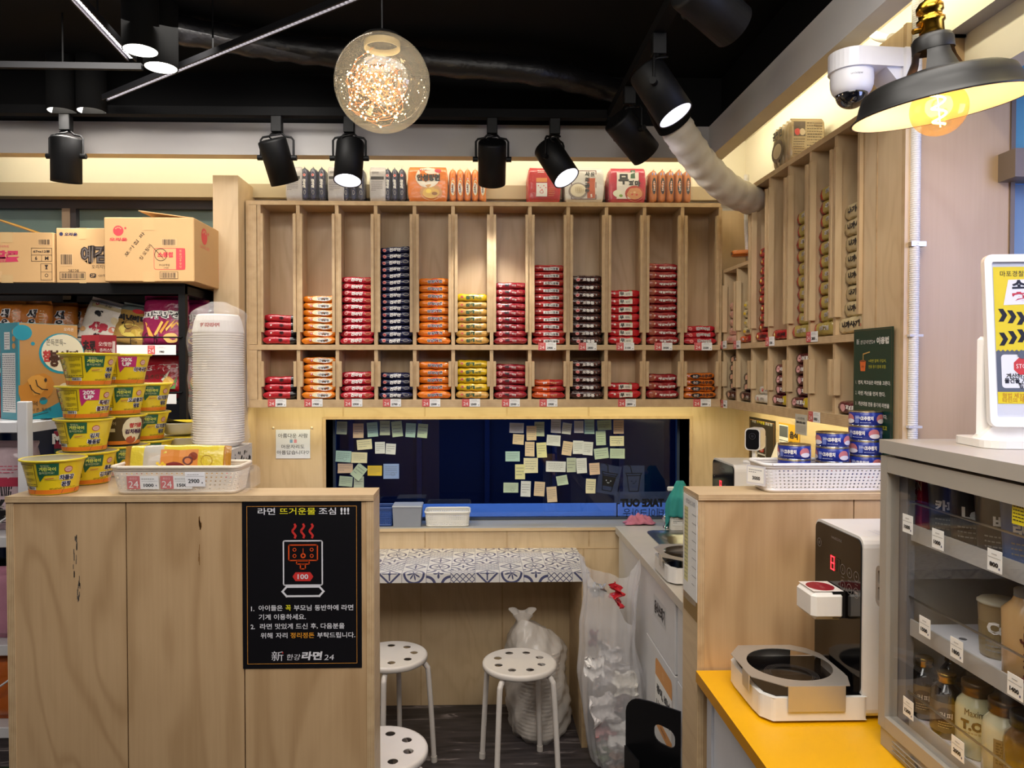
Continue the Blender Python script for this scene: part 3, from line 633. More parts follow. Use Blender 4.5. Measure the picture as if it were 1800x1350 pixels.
def stack(kinds, x0, y0, z0, rz0, where, group, tilt=0, px=0, hs=1):
    """packs lying on each other at x0, y0 (centre of the bin, front line)"""
    z = z0; cnt = {}; tot = len(kinds)
    for i, k in enumerate(kinds):
        H = TYPES[k][2] * hs; d = TYPES[k][0]
        wd = d.split(' with ')[0]
        sd = abs(rz0) > 1; jx, jy = rs.uniform(-.0010, .0010), rs.uniform(-.002, .004); rz = rz0 + rs.uniform(-.013, .013) * (1.3 if sd else 1); ry = rs.uniform(-.024, .024) + tilt * (i / max(tot, 2))
        c, s = math.cos(rz0), math.sin(rz0); yy = PKB / 2 + .0205 + jy - (.016 if z < z0 + .02 else 0)
        X, Y = x0 + c * jx - s * yy, y0 + s * jx + c * yy
        o = ORD[i + 1] + ' from bottom' if tot > 1 else 'alone'
        if i == tot - 1 and tot > 2: o = 'topmost'
        pack(k, (X, Y, z), rz, ry, f'{wd}, {o}, {where}', group); z += H
UPB = {0: 'AAAA', 1: 'BBBBBBB', 2: 'C' * 10, 3: 'D' * 15, 4: 'E' * 9, 5: ['F'] * 6 + ['FY'], 6: 'G' * 9, 7: 'H' * 11, 8: 'I' * 9, 9: 'J' * 7, 10: 'K' * 10, 11: 'LLL'}
LO = {0: 'AAA', 1: 'B' * 6, 2: 'CCCC', 3: 'DDDD', 4: 'EEEEE', 5: ['F', 'FY', 'FY', 'FY', 'FY'], 6: 'GGGGG', 7: 'YYY', 8: 'IIIII', 9: 'JJ', 10: 'KKK', 11: 'NNNN'}
BINX = [XL + d0 + PW * (i + .5) for i in range(12)]
for i in range(12):
    stack(UPB[i], BINX[i], YF, ZM1 + .0035, 0, f'upper row, {ORD[i + 1]} bin from plywood pillar', 'noodle packs in the bins on the back wall', tilt=.09 if i == 0 else (.05 if i == 2 else (-.06 if i == 3 else 0)))
    stack(LO[i], BINX[i], YF, ZS0 + .0375, 0, f'lower row, {ORD[i + 1]} bin from plywood pillar', 'noodle packs in the bins on the back wall')
RUP = {0: 'PPPPP', 1: ['Y'] + ['Q'] * 4, 2: 'S' * 10, 3: 'S', 4: 'T' * 10, 5: 'T' * 11, 6: 'U' * 8}
RLO = {0: 'VVVVV', 1: 'VVV', 2: 'XX', 3: 'WWWW', 4: 'WWWWW', 6: 'W'}
for r, Z, nm in ((RUP, ZM1 + .0035, 'upper'), (RLO, ZS0 + .0375, 'lower')):
    for i, ks in r.items():
        stack(ks, XR, YF - PW * (i + .5), Z, -PI / 2, f'{nm} side shelf, {ORD[i + 1]} bin from corner', 'noodle packs in the bins on the side wall')
# ---------------------------------------------------------------- price tags
TAGM = {}
def price_tag(price):
    if price in TAGM:
        o = TAGM[price].copy(); COL.objects.link(o); return o
    b = MB(); W, Hh = .078, .033; b.box(-W / 2, W / 2, -.0012, 0, -Hh / 2, Hh / 2, PAPER)
    D = Dec(b, plane((0, -.0013, 0), (1, 0, 0), (0, 0, 1))); D.rect(-W / 2, -Hh / 2, -.007, Hh / 2, ink('#cf5a58'), 1)
    D.text('24', -.023, -.004, .014, WT, 2, w=.020); D.text('新라면', -.022, .0105, .005, ink('#f2c8c4'), 2); D.rect(-.003, .0065, .034, .0072, ink('#8d8a86'), 2)
    D.scribble(.002, .009, .03, .0135, ink('#8d8a86'), 2, 1); D.text(price, .011, -.006, .0095, INK, 2, w=.025, bold=.03); D.rect(.031, -.011, .034, -.008, INK, 2)
    o = build('price_tag', b); TAGM[price] = o; return o
def put_tag(price, loc, rz, label): o = price_tag(price); o.location = loc; o.rotation_euler = (0, 0, rz); tag(o, label, 'price tag', 'price tags along the shelf edges')
for j, (px, pr) in enumerate([(962, '2900'), (1033, '2800'), (1099, '3100'), (1166, '3000'), (1236, '2500')]):
    p = at(px, 609, Y=YF - .005); put_tag(pr, (p.x, YF - .0045, p.z), 0, f'red and white price tag on the middle shelf edge, {ORD[j + 1]} from pillar')
for j, (px, pr) in enumerate([(487, '2800'), (551, '1900'), (621, '2900'), (689, '2700'), (758, '2500'), (828, '2500'), (898, '2500'), (964, '2900'), (1102, '2800'), (1234, '2800')]):
    p = at(px, 708, Y=YF - .005); put_tag(pr, (p.x, YF - .0045, p.z), 0, f'red and white price tag on the bottom shelf edge, {ORD[j + 1]} from pillar')
for j, (px, py, pr, wh) in enumerate([(1272, 606, '2500', 'middle'), (1296, 606, '2500', 'middle'), (1354, 600, '2700', 'middle'), (1428, 592, '2800', 'middle'), (1273, 710, '2500', 'bottom'), (1432, 733, '1800', 'bottom')]):
    p = at(px, py, X=XR - .005); put_tag(pr, (XR - .0055, p.y, p.z), -PI / 2, f'price tag folded over the {wh} edge of the side shelf, {ORD[j + 1 if wh == "middle" else j - 3]} from corner')
# ---------------------------------------------------------------- multipacks on top of the shelf
WRAP = clear('#ffffff', .06, .12, .8)
def wrapper(t, w, d, h): 
    b = MB(); b.box(-w / 2 - .003, w / 2 + .003, -.004, d + .004, .001, h + .006, WRAP, bev=.012); build('plastic_wrapper', b, t)
def side_multi(px0, px1, k, front, label, name='noodle_multipack'):
    a, c = at(px0, 352, Y=YF + .01).x, at(px1, 352, Y=YF + .01).x; W = c - a; h = .150; n = 4 if front else 5
    t = thing(name, label, 'noodle multipack', ((a + c) / 2, YF + .012, ZS1 + .001), group='noodle multipacks on top of the shelf')
    fw_ = .06 if front else 0; word, hx, H, art, z = TYPES[k]
    if front:                                       # its back panel turned to the room
        b = MB(); M0 = Matrix.Translation((-W / 2 + fw_ / 2 + .004, .016, h / 2)) @ Matrix(((0, -1, 0), (0, 0, -1), (1, 0, 0))).to_4x4(); b.M = M0
        S, F, FS = pillow(b, h, fw_ + .012, .03, film('#b9b4b4'), seed=px0, n=5, crimp=.95); FS.rect(-.03, .02, .026, .032, BK, 1, 4, 1); FS.scribble(-.028, -.03, .02, .015, ink('#6a6468'), 1, 6); FS.text('진라면', -.01, .048, .01, BK, 1); build('noodle_pack', b, t)
    pw = (W - fw_) / (n - (1 if front else 0)); m0 = 0
    for i in range(n - (1 if front else 0)):
        b = MB(); x = -W / 2 + fw_ + pw * (i + .5); b.M = Matrix.Translation((x, .056, h / 2)) @ Matrix.Rotation(PI / 2, 4, 'Y') @ Matrix.Rotation(0, 4, 'X')
        S, F, _ = pillow(b, h, .105, pw * 1.04, film(hx), (lambda u, t_: None), seed=px0 + i, n=2.6); art(S); build('noodle_pack', b, t)
    wrapper(t, W, .115, h)
def face_multi(px0, px1, draw, hx, label, rim=None):
    a, c = at(px0, 352, Y=YF + .01).x, at(px1, 352, Y=YF + .01).x; W = c - a; h = .152
    t = thing('noodle_multipack', label, 'noodle multipack', ((a + c) / 2, YF + .012, ZS1 + .001), group='noodle multipacks on top of the shelf')
    for i in range(4):
        b = MB(); b.M = Matrix.Translation((0, .016 + i * .029, h / 2)) @ Matrix(((0, -1, 0), (0, 0, -1), (1, 0, 0))).to_4x4()
        S, F, FS = pillow(b, h, W, .030, film(hx), seed=px0 + i, n=6, crimp=.95, nv=32)
        if i == 0: draw(FS, W)
        build('noodle_pack', b, t)
    wrapper(t, W, .118, h)
side_multi(502, 572, 'D', True, 'navy and silver noodle multipack on shelf top, nearest the pillar')
side_multi(576, 640, 'D', True, 'navy and silver noodle multipack behind the lit track spotlight')
side_multi(650, 712, 'D', True, 'navy and silver noodle multipack beside the orange one')
def an(D, W):
    D.ell(.0, .03, .052, .045, ink('#e6ddd0'), 1); D.ell(.015, -.035, .048, .035, ink('#c9925a'), 1); D.ell(.015, -.037, .036, .024, ink('#d9ae58'), 2); D.ell(.005, -.03, .012, .009, ink('#f2d35a'), 3); D.ell(.03, -.04, .012, .007, ink('#8a5a2a'), 3)
    D.text('안성탕면', .004, .028, .03, BK, 4, w=.1, bold=.06); logo(D, -.03, .062, RED, .006); D.text('농심', -.012, .062, .008, BK, 3); D.ell(.045, .058, .014, .009, RED, 2)
face_multi(716, 787, an, '#d9751c', 'orange noodle multipack showing its white front with black lettering')
side_multi(789, 855, 'B', False, 'orange noodle multipack seen edge on beside the empty stretch of shelf top')
def rb(D, W):
    D.rect(-.035, -.05, .012, .008, ink('#e0dcda'), 2, 3, 3); D.rect(-.035, .012, .012, .03, ink('#d0803a'), 1, 3); D.scribble(-.03, .05, .02, .065, WT, 2, 2); D.ring(-.012, -.03, .008, .002, RED, 3)
    for i in range(5): D.ell(-.026 + i * .008, -.004 - (i % 3) * .008, .0028, .0022, RED, 3, 8)
    D.scribble(.018, -.05, .045, -.01, ink('#d0803a'), 2, 5)
face_multi(928, 986, rb, '#b3141c', 'red noodle multipack turned back side out on the shelf top')
def sa(D, W):
    D.line([(-.058, -.06), (.05, -.06), (.05, .062), (-.058, .062)], .003, ink('#5a1c1c'), 1, True); D.rect(.012, -.056, .046, .03, ink('#b5522a'), 1, 2, 3); D.ell(-.028, -.025, .042, .036, ink('#8c8078'), 2); D.ell(-.028, -.023, .034, .028, ink('#d9cdb0'), 3)
    for i, ch in enumerate('사리곰탕'): D.text(ch, .012, .048 - i * .025, .021, BK, 5, bold=.05)
    D.text('진국', .036, .046, .02, BK, 4, w=.016, bold=.05); D.text('5', .03, -.046, .013, WT, 4, bold=.05)
    for i in range(6): D.ring(-.03 + (i % 3) * .008, -.025 + (i // 3) * .008, .01, .001, ink('#b39a6a'), 4, 10)
face_multi(993, 1062, sa, '#cfcbc4', 'white noodle multipack with a soup bowl picture behind the angled spotlight')
def mu(D, W):
    D.rect(-.048, -.058, .048, .056, ink('#ddd6cc'), 1, 4, 4); D.ell(.03, -.035, .042, .034, ink('#b03a2a'), 2); D.ell(.03, -.035, .034, .026, ink('#c98a5a'), 3); D.text('무', -.018, .026, .046, BK, 3, w=.046, bold=.05); D.text('파마', .03, .008, .027, BK, 5, bold=.05); D.rect(.012, .03, .032, .066, ink('#2f5a3a'), 2, 1, 2); D.text('무', .022, .055, .012, WT, 3); D.ell(-.042, -.035, .022, .016, ink('#dfe0c8'), 2); D.ell(-.03, -.045, .008, .006, ink('#7a9a3a'), 3)
    for i in range(5): D.ell(.012 + i * .009, -.03 - (i % 2) * .01, .006, .004, RED if i % 2 else ink('#e0c090'), 4, 8)
face_multi(1071, 1136, mu, '#b31838', 'magenta and white noodle multipack with a stew bowl picture')
TYPES['Z'] = ('amber', '#b5651c', .03, lambda D: (D.ell(0, 0, .036, .009, BK, 1), D.text('너구리', 0, 0, .009, WT, 2, w=.04), D.rect(-.06, -.008, -.048, .008, ink('#3a74b5'), 1)), None)
side_multi(1143, 1218, 'Z', False, 'amber noodle multipack seen edge on next to the white duct')
# big bundle lying on top of the side shelf
p = at(1352, 262, X=1.12)
t = thing('noodle_multipack', 'brown and cream noodle multipack on top of the side shelf', 'noodle multipack', (XR + .01, 2.62, ZS1 + .001), group='noodle multipacks on top of the shelf')
for i in range(5):
    b = MB(); b.M = Matrix.Translation((.062, .075 - .030 * i - .014, .076)) @ Matrix(((0, 1, 0), (0, 0, 1), (1, 0, 0))).to_4x4() @ Matrix.Rotation(PI, 4, 'X')
    S, F, FS = pillow(b, .150, .125, .031, film('#a8906a'), seed=60 + i, n=6, crimp=.95, nv=32)
    if i == 4:
        FS.rect(-.055, -.06, .055, .065, ink('#b9a684'), 1, 3, 3); FS.rect(-.05, .01, -.01, .06, ink('#5a4a42'), 2, 2, 2); FS.ell(-.038, .025, .01, .012, RED, 3); FS.ell(-.02, .025, .01, .012, ink('#d9c9b0'), 3); FS.scribble(-.004, -.055, .05, .06, ink('#4a3a2c'), 2, 12); FS.scribble(-.05, -.055, -.012, .004, ink('#4a3a2c'), 2, 7)
    else: S.text('곰탕', 0, 0, .018, BK, 2)
    build('noodle_pack', b, t)
b = MB(); b.box(-.005, .13, -.08, .08, .001, .157, WRAP, bev=.012); D = Dec(b, plane((-.006, 0, 0), (0, -1, 0), (0, 0, 1))); D.ell(-.02, .06, .05, .04, ink('#5a4636'), 1); D.ell(-.02, .06, .036, .026, ink('#cbb898'), 2); D.text('곰탕면', -.02, .12, .03, BK, 2, bold=.05); build('plastic_wrapper', b, t)
# a lone pack on the ledge in the corner
o = pack('N', (XR + .055, YF - .11, at(1308, 448, X=XR + .03).z), -PI / 2 - .3, .1, 'orange noodle pack lying high on the corner ledge beside the hose', 'noodle packs in the bins on the side wall')
# ================================================================ black snack rack by the storefront
RY0, RY1 = 2.90, 3.30; rxr = at(320, 600, Y=RY0).x; rxl = -2.2
rk = thing('wire_rack', 'black metal rack of snack bags with cartons on its top', 'rack', (0, 0, 0))
zt = at(200, 498, Y=RY0).z
for x in (rxr, rxl):
    for y in (RY0, RY1): build('post', MB().box(x - .013, x + .013, y, y + .026, 0, zt - .001, BLKM), rk)
b = MB(); b.box(rxl - .013, rxr + .013, RY0 - .002, RY0 + .026, zt - .04, zt, BLKM); b.box(rxl, rxr + .013, RY0, RY1 + .026, zt - .008, zt - .001, BLKM)
b.box(rxr - .013, rxr + .013, RY0, RY1 + .02, zt - .04, zt, BLKM); build('top_shelf', b, rk)
zs = [at(250, 622, Y=RY0).z, at(250, 708, Y=RY0).z, 1.05, .7]
for i, z in enumerate(zs):
    b = MB(); b.box(rxl, rxr, RY0 + .005, RY1, z - .006, z, BLKM)
    for j in range(24): y = RY0 + .02 + j * .017; b.tube([(rxl, y, z + .002), (rxr, y, z + .002)], .0015, BLKM, 4)
    build('shelf', b, rk)
    rl = at(250, 593, Y=RY0).z if i == 0 else at(250, 690, Y=RY0).z if i == 1 else z + .05
    b = MB(); b.tube([(rxl, RY0 - .004, rl), (rxr, RY0 - .004, rl)], .003, BLKM, 6); b.tube([(rxr, RY0, rl), (rxr, RY1, rl)], .003, BLKM, 6)
    for j in range(12): x = rxl + .06 + j * .09; b.tube([(x, RY0 - .004, rl), (x, RY0 - .002, z)], .0015, BLKM, 4)
    build('front_rail', b, rk)
    if i < 2:
        b = MB(); b.box(rxl + .2, rxr - .02, RY0 - .010, RY0 - .007, z - .004, z + .034, PAPER); D = Dec(b, plane((0, RY0 - .0102, z + .015), (1, 0, 0), (0, 0, 1)))
        if i == 0:
            x = at(268, 610, Y=RY0).x; D.rect(x - .014, -.017, x + .014, .017, ink('#d9605e'), 1); D.text('24', x, -.004, .015, WT, 2, w=.021); D.text('新라면', x, .011, .005, WT, 2); D.text('1900', x + .04, -.007, .008, INK, 2, bold=.03); D.rect(x + .02, .007, x + .055, .0075, ink('#8d8a86'), 2); D.scribble(x + .03, .009, x + .05, .013, ink('#8d8a86'), 2, 1)
        build('price_strip', b, rk)
# ---------------------------------------------------------------- cartons
def carton(name, label, x0, x1, z0, h, y0, dep, art, side=None, rz=0, flap=True):
    t = thing(name, label, 'carton', ((x0 + x1) / 2, y0, z0), (0, 0, rz), group='cardboard cartons on the snack rack'); W = x1 - x0
    b = MB(); b.box(-W / 2, W / 2, 0, dep, 0, h, CARD, bev=.003); D = Dec(b, plane((-W / 2, -.0002, 0), (1, 0, 0), (0, 0, 1))); art(D, W, h)
    if side: side(Dec(b, plane((W / 2 + .0002, 0, 0), (0, 1, 0), (0, 0, 1))), dep, h)
    build('box', b, t)
    b = MB(); D = Dec(b, plane((-W / 2, -.0004, 0), (1, 0, 0), (0, 0, 1))); tp = col('#c9a877', .25, var=.02)
    D.rect(W * .43, h * .80, W * .56, h, tp, 1); D.rect(W * .43, 0, W * .56, h * .16, tp, 1); b.add([(-W * .07, -.0008, h + .0006), (W * .06, -.0008, h + .0006), (W * .06, dep, h + .0006), (-W * .07, dep, h + .0006)], [(0, 1, 2, 3)], tp); build('packing_tape', b, t)
    if flap: 
        b = MB(); b.M = Matrix.Translation((W / 2 - .01, dep * .5, h + .001)) @ Matrix.Rotation(.13, 4, 'Y'); b.box(-W * .62, 0, -dep * .45, dep * .42, 0, .003, CARD); build('flap', b, t)
    return t
ORN = ink('#d8434a'); BR = ink('#3a2f2a')
def sun(D, x, y, r, m): 
    D.ell(x, y, r, r, m, 1)
    for i in range(4): a = 2.4 - i * .55; star(D, x + r * .62 * math.cos(a), y + r * .62 * math.sin(a) , r * .2, CARDI, 2)
    star(D, x + r * 1.35, y + r * .5, r * .32, m, 1)
CARDI = ink('#cfa878')
def star(D, x, y, r, m, k): D.poly([(x + (r if i % 2 == 0 else r * .42) * math.sin(TAU * i / 10), y + (r if i % 2 == 0 else r * .42) * math.cos(TAU * i / 10)) for i in range(10)], m, k)
def art_big(D, W, H):
    sun(D, W * .16, H * .79, W * .058, ORN); D.text('오리온', W * .16, H * .655, H * .055, ORN, 1, w=W * .2, bold=.05)
    D.line(rrect(W * .555, H * .19, W * .90, H * .52, .008), .0016, ORN, 1, True); D.rect(W * .80, H * .19, W * .90, H * .52, ORN, 1)
    for i, ch in enumerate('볶음고추장맛'): D.text(ch, W * .85, H * (.48 - i * .05), H * .038, CARDI, 3)
    D.text('스윙칩', W * .68, H * .42, H * .085, ORN, 1, w=W * .17, bold=.06); D.text('M•20개입', W * .67, H * .26, H * .038, BR, 1); D.text('17500', W * .69, H * .215, H * .022, BR, 1)
    D.bars(W * .65, H * .57, W * .80, H * .66, 1, 18, CARDI, BR); D.bars(W * .63, H * .06, W * .80, H * .14, 1, 22, CARDI, BR); D.line([(W * .62, H * .05), (W * .82, H * .05), (W * .82, H * .155), (W * .62, H * .155)], .0012, BR, 3, True)
    D.text('포카칩 파', W * .34, H * .58, H * .055, INK, 2, rot=.9, w=W * .34); D.text('킹 오징어', W * .46, H * .46, H * .06, INK, 2, rot=.95, w=W * .2)
    D.line([(W * .52, H * .57), (W * .62, H * .42), (W * .66, H * .36)], .0016, INK, 3); D.ring(W * .63, H * .42, W * .07, .0016, INK, 3)
def art_big_side(D, d, H): sun(D, d * .25, H * .78, d * .075, ORN); D.text('오리온', d * .26, H * .60, H * .055, ORN, 1, w=d * .24); D.line([(d * .62, H * .12), (d * .95, H * .12), (d * .95, H * .42), (d * .62, H * .42)], .0014, ORN, 1, True); D.ell(d * .75, H * .32, d * .08, H * .07, ORN, 1)
zb = zt + .001
a, c = at(183, 440, Y=RY0 - .05).x, at(341, 440, Y=RY0 - .05).x
carton('snack_carton', 'large cardboard carton with a red logo and handwriting next to the plywood pillar', a, c, zb, at(260, 382, Y=RY0 - .05).z - zb, RY0 - .05, .43, art_big, art_big_side)
def art_mid(D, W, H):
    D.ell(W * .10, H * .89, W * .035, W * .035, ink('#2a2f52'), 1); D.text('오리온', W * .28, H * .885, H * .06, ink('#2a2f52'), 1, w=W * .24, bold=.05)
    D.text('예감', W * .72, H * .52, H * .34, CARDI, 1, w=W * .56, bold=.14); D.text('예감', W * .72, H * .52, H * .33, BR, 2, w=W * .54, bold=.08); D.text('예감', W * .72, H * .52, H * .29, ink('#6a605a'), 4, w=W * .48, bold=.0)
    D.text('오리지널', W * .80, H * .30, H * .07, BR, 1); D.bars(W * .09, H * .34, W * .3, H * .52, 1, 14, CARDI, BR); D.text('28228', W * .32, H * .225, H * .055, BR, 1); D.bars(W * .09, H * .09, W * .52, H * .18, 1, 26, CARDI, BR); D.line([(W * .07, H * .07), (W * .54, H * .07), (W * .54, H * .2), (W * .07, H * .2)], .0014, BR, 3, True)
    D.poly(rrect(W * .62, H * .1, W * .74, H * .18, .006), BR, 1); D.text('2P', W * .68, H * .14, H * .05, CARDI, 3); D.text('•20개', W * .84, H * .14, H * .05, BR, 1)
a, c = at(96, 450, Y=RY0 - .0).x, at(205, 450, Y=RY0).x
carton('snack_carton', 'cardboard carton with bold dark grey lettering between the two other cartons', a, c - .03, zb, at(150, 400, Y=RY0).z - zb, RY0 + .01, .4, art_mid, None, 0, False)
PKR = ink('#c23a5a')
def art_l(D, W, H):
    D.text('꼬깔콘', W * .42, H * .56, H * .16, PKR, 1, w=W * .42, bold=.06); D.text('소리까지 바삭하게', W * .40, H * .72, H * .05, PKR, 1); D.poly([(W * .12, H * .38), (W * .62, H * .42), (W * .60, H * .48), (W * .63, H * .52), (W * .12, H * .49)], PKR, 1); D.text('고소한맛', W * .42, H * .445, H * .06, CARDI, 3)
    D.text('30391', W * .3, H * .29, H * .06, BR, 1); D.bars(W * .08, H * .11, W * .42, H * .22, 1, 18, CARDI, BR); D.text('롯데제과', W * .12, H * .84, H * .05, BR, 1)
    D.line([(W * .76, H * .43), (W * .98, H * .43), (W * .98, H * .69), (W * .76, H * .69)], .0016, BR, 1, True); D.line([(W * .76, H * .555), (W * .98, H * .555)], .0014, BR, 1); D.line([(W * .87, H * .43), (W * .87, H * .555)], .0014, BR, 1)
    D.text('67gx12봉', W * .87, H * .62, H * .065, BR, 1, w=W * .18, bold=.03); D.text('6', W * .81, H * .49, H * .075, BR, 1, bold=.03); D.text('M', W * .925, H * .49, H * .075, BR, 1, bold=.03)
    D.line([(W * .86, H * .06), (W * .98, H * .06), (W * .98, H * .38), (W * .86, H * .38)], .0014, BR, 1, True); D.line([(W * .86, H * .22), (W * .98, H * .22)], .0014, BR, 1); D.poly([(W * .90, H * .36), (W * .94, H * .36), (W * .925, H * .30), (W * .935, H * .27), (W * .905, H * .27), (W * .915, H * .30)], BR, 1); D.ring(W * .92, H * .15, H * .035, .002, BR, 1, 10); D.bars(W * .84, H * .76, W * .96, H * .86, 1, 14, CARDI, BR)
a, c = at(-70, 450, Y=RY0).x, at(95, 450, Y=RY0).x
cl = carton('snack_carton', 'cardboard carton with pink lettering at the far end of the rack top', a, c - .004, zb, at(40, 408, Y=RY0).z - zb, RY0 + .005, .40, art_l, None, 0, False)
W = c - a; h = at(40, 408, Y=RY0).z - zb
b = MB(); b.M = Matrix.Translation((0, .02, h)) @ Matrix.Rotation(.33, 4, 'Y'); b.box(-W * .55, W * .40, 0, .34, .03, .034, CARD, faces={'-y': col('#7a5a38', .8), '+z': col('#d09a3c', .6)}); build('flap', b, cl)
# ---------------------------------------------------------------- snack bags
def bag(loc, w, h, t, hx, art, label, lean=.12, rz=0, rx=0, name='snack_bag', group='snack bags on the black rack', seed=1, zone=None, cat='snack bag'):
    if 'black rack' in group: w, h, t = w * 1.1, h * .82, t * 1.0
    b = MB(); b.M = Matrix.Translation((0, 0, h / 2)) @ Matrix(((0, -1, 0), (0, 0, -1), (1, 0, 0))).to_4x4()
    S, F, FS = pillow(b, h, w, t, film(hx), zone, n=2.3, crimp=.86, seed=seed, amp=.004, pinch=.02, nv=28); art(FS, w, h)
    o = build(name, b, None, loc, (-lean, rx, rz)); return tag(o, label, cat, group)
OUT = ink('#f4efe8')
def shrimp(D, w, h):
    D.poly([(-w * .42, -h * .1), (-w * .1, -h * .28), (-w * .05, h * .05), (-w * .3, h * .22)], ink('#e6d8c4'), 1); D.ell(-w * .22, -h * .02, w * .14, h * .11, ink('#b03a3c'), 2); D.ell(-w * .14, h * .06, w * .07, h * .03, ink('#c8605a'), 3)
    for i, ch in enumerate('새우깡'): D.text(ch, w * .17, h * (.21 - i * .19), h * .19, OUT, 3, bold=.2); D.text(ch, w * .17, h * (.21 - i * .19), h * .17, BK, 5, bold=.05)
    D.ell(-w * .36, h * .36, w * .05, w * .05, RED, 2); D.text('농심', -w * .2, h * .36, h * .05, WT, 2); D.scribble(w * .33, -h * .2, w * .40, h * .3, ink('#efd9b0'), 2, 9)
def lab(px, py, Y=RY0 + .1): return at(px, py, Y=Y)
z1 = zs[0] + .014
for i, (px, y) in enumerate([(-14, RY0 + .08), (36, RY0 + .10), (82, RY0 + .16), (112, RY0 + .22)]):
    p = at(px, 560, Y=y); bag((p.x, y + .04, z1), .165, .25, .07, '#c9782c', shrimp, ['orange shrimp snack bag cut off at the end of the rack', 'orange shrimp snack bag in front above the teal box', 'second orange shrimp snack bag, tucked behind the front one', 'hindmost orange shrimp snack bag beside the white bag'][i], .16, R([2, -4, 10, 14][i]), seed=i)
p = at(132, 560, Y=RY0 + .3); bag((p.x, RY0 + .33, z1), .16, .24, .06, '#6a2c30', lambda D, w, h: None, 'dark maroon snack bag behind the orange and white ones', .1, seed=9)
def al(D, w, h):
    D.rect(-w * .48, h * .30, w * .48, h * .44, ink('#b7a47a'), 1, 6, 2); logo(D, -w * .22, h * .37, RED, h * .03); D.text('농심', w * .05, h * .37, h * .06, BK, 2); D.text('알', -w * .08, h * .15, h * .2, BK, 3, bold=.12); D.text('새우', w * .0, -h * .06, h * .19, ink('#b0263a'), 3, bold=.12, sk=.2); D.text('칩', w * .02, -h * .26, h * .15, BK, 3, bold=.1)
    D.ell(w * .32, -h * .05, w * .1, h * .06, ink('#c8603a'), 1); D.ell(-w * .35, -h * .16, w * .1, h * .05, ink('#d9a56a'), 1); D.ell(w * .3, h * .12, w * .08, h * .07, ink('#e2cfa0'), 1)
p = at(163, 560, Y=RY0 + .12); bag((p.x, RY0 + .14, z1), .165, .26, .075, '#ddd3c2', al, 'white snack bag with black and red lettering next to the orange bags', .2, R(-6), R(14), seed=21)
def bt(D, w, h):
    D.text('미니버터칩', 0, h * .14, h * .13, BK, 3, w=w * .78, bold=.08); D.ell(-w * .05, -h * .12, w * .24, h * .14, ink('#e8cf62'), 1); D.ell(w * .16, -h * .17, w * .17, h * .11, ink('#d9b54a'), 2); D.ring(-w * .1, h * .0, w * .1, .003, BK, 3, 14); D.ell(-w * .25, h * .02, w * .03, w * .03, BK, 3); D.text('102g', w * .1, -h * .34, h * .07, BK, 2); D.ell(0, h * .30, w * .12, h * .05, RED, 2)
p = at(228, 560, Y=RY0 + .1); bag((p.x, RY0 + .12, z1), .185, .235, .085, '#b08a48', bt, 'tan butter chip bag with a grey top next to the magenta bag', .26, R(-8), R(10), seed=33, zone=lambda u, t: col('#8f9a94', .3, metal=.4, bump=.4) if u > .62 else None)
def gg(D, w, h):
    D.text('고구마깡', -w * .02, h * .12, h * .17, OUT, 2, w=w * .92, bold=.14); D.text('고구마깡', -w * .02, h * .12, h * .15, BK, 4, w=w * .86, bold=.10); D.text('고구마깡', -w * .02, h * .125, h * .14, OUT, 6, w=w * .83, bold=.03)
    for i in range(5): x = -w * .18 + i * w * .12; D.poly([(x, -h * .24 + i * .012), (x + w * .04, -h * .27 + i * .01), (x + w * .22, -h * .02 + i * .006), (x + w * .17, h * .005)], ink('#d99a3a') if i % 2 else ink('#e8b55a'), 2)
    D.ell(-w * .25, -h * .3, w * .2, h * .12, ink('#54182c'), 1); D.ell(w * .2, -h * .3, w * .16, h * .09, ink('#e0b060'), 3); D.poly([(-w * .42, h * .0), (-w * .34, -h * .03), (-w * .18, -h * .28), (-w * .28, -h * .26)], ink('#e09a3a'), 2)
MG = '#8e1f4c'
p = at(287, 570, Y=RY0 + .06); bag((p.x, RY0 + .07, z1), .158, .27, .075, MG, gg, 'magenta sweet potato snack bag in front, beside the black post', .16, R(2), seed=41)
p = at(326, 570, Y=RY0 + .2); bag((p.x, RY0 + .22, z1), .155, .265, .06, MG, gg, 'magenta sweet potato snack bag partly behind the black post', .12, R(6), seed=42)
p = at(349, 570, Y=RY0 + .31); bag((p.x - .01, RY0 + .33, z1), .13, .26, .05, MG, gg, 'hindmost magenta snack bag, next to the wrapped bowls', .08, R(8), seed=43)
def kk(D, w, h):
    D.text('꼬깔콘', -w * .05, h * .12, h * .17, OUT, 2, w=w * .84, bold=.14); D.text('꼬깔콘', -w * .05, h * .12, h * .15, ink('#b0202c'), 4, w=w * .8, bold=.09); D.poly([(-w * .46, h * .02), (w * .2, h * .06), (w * .1, -h * .2), (-w * .4, -h * .22)], ink('#e2e0c8'), 1); D.text('고소한맛', -w * .12, -h * .05, h * .09, GRN, 3, w=w * .48)
    D.ell(w * .16, -h * .2, w * .11, h * .14, ink('#d9a83a'), 3); D.poly([(w * .22, -h * .34), (w * .34, -h * .06), (w * .30, -h * .34)], ink('#4f8a3a'), 4); D.poly([(w * .06, -h * .36), (w * .0, -h * .16), (w * .1, -h * .34)], ink('#4f8a3a'), 4); D.ell(w * .1, -h * .4, w * .22, h * .05, BK, 2)
z2 = zs[1] + .014
for i, (px, y, l) in enumerate([(250, .16, 'white and red corn snack bag behind the front one on the lower rack shelf'), (288, .07, 'red corn snack bag with corn picture, front of the lower rack shelf'), (336, .2, 'red corn snack bag beyond the black post on the lower shelf')]):
    p = at(px, 650, Y=RY0 + y); bag((p.x, RY0 + y, z2), .165, .225, .075, '#a31c28', kk, l, .2, R(i * 5 - 4), R(-4), seed=50 + i)
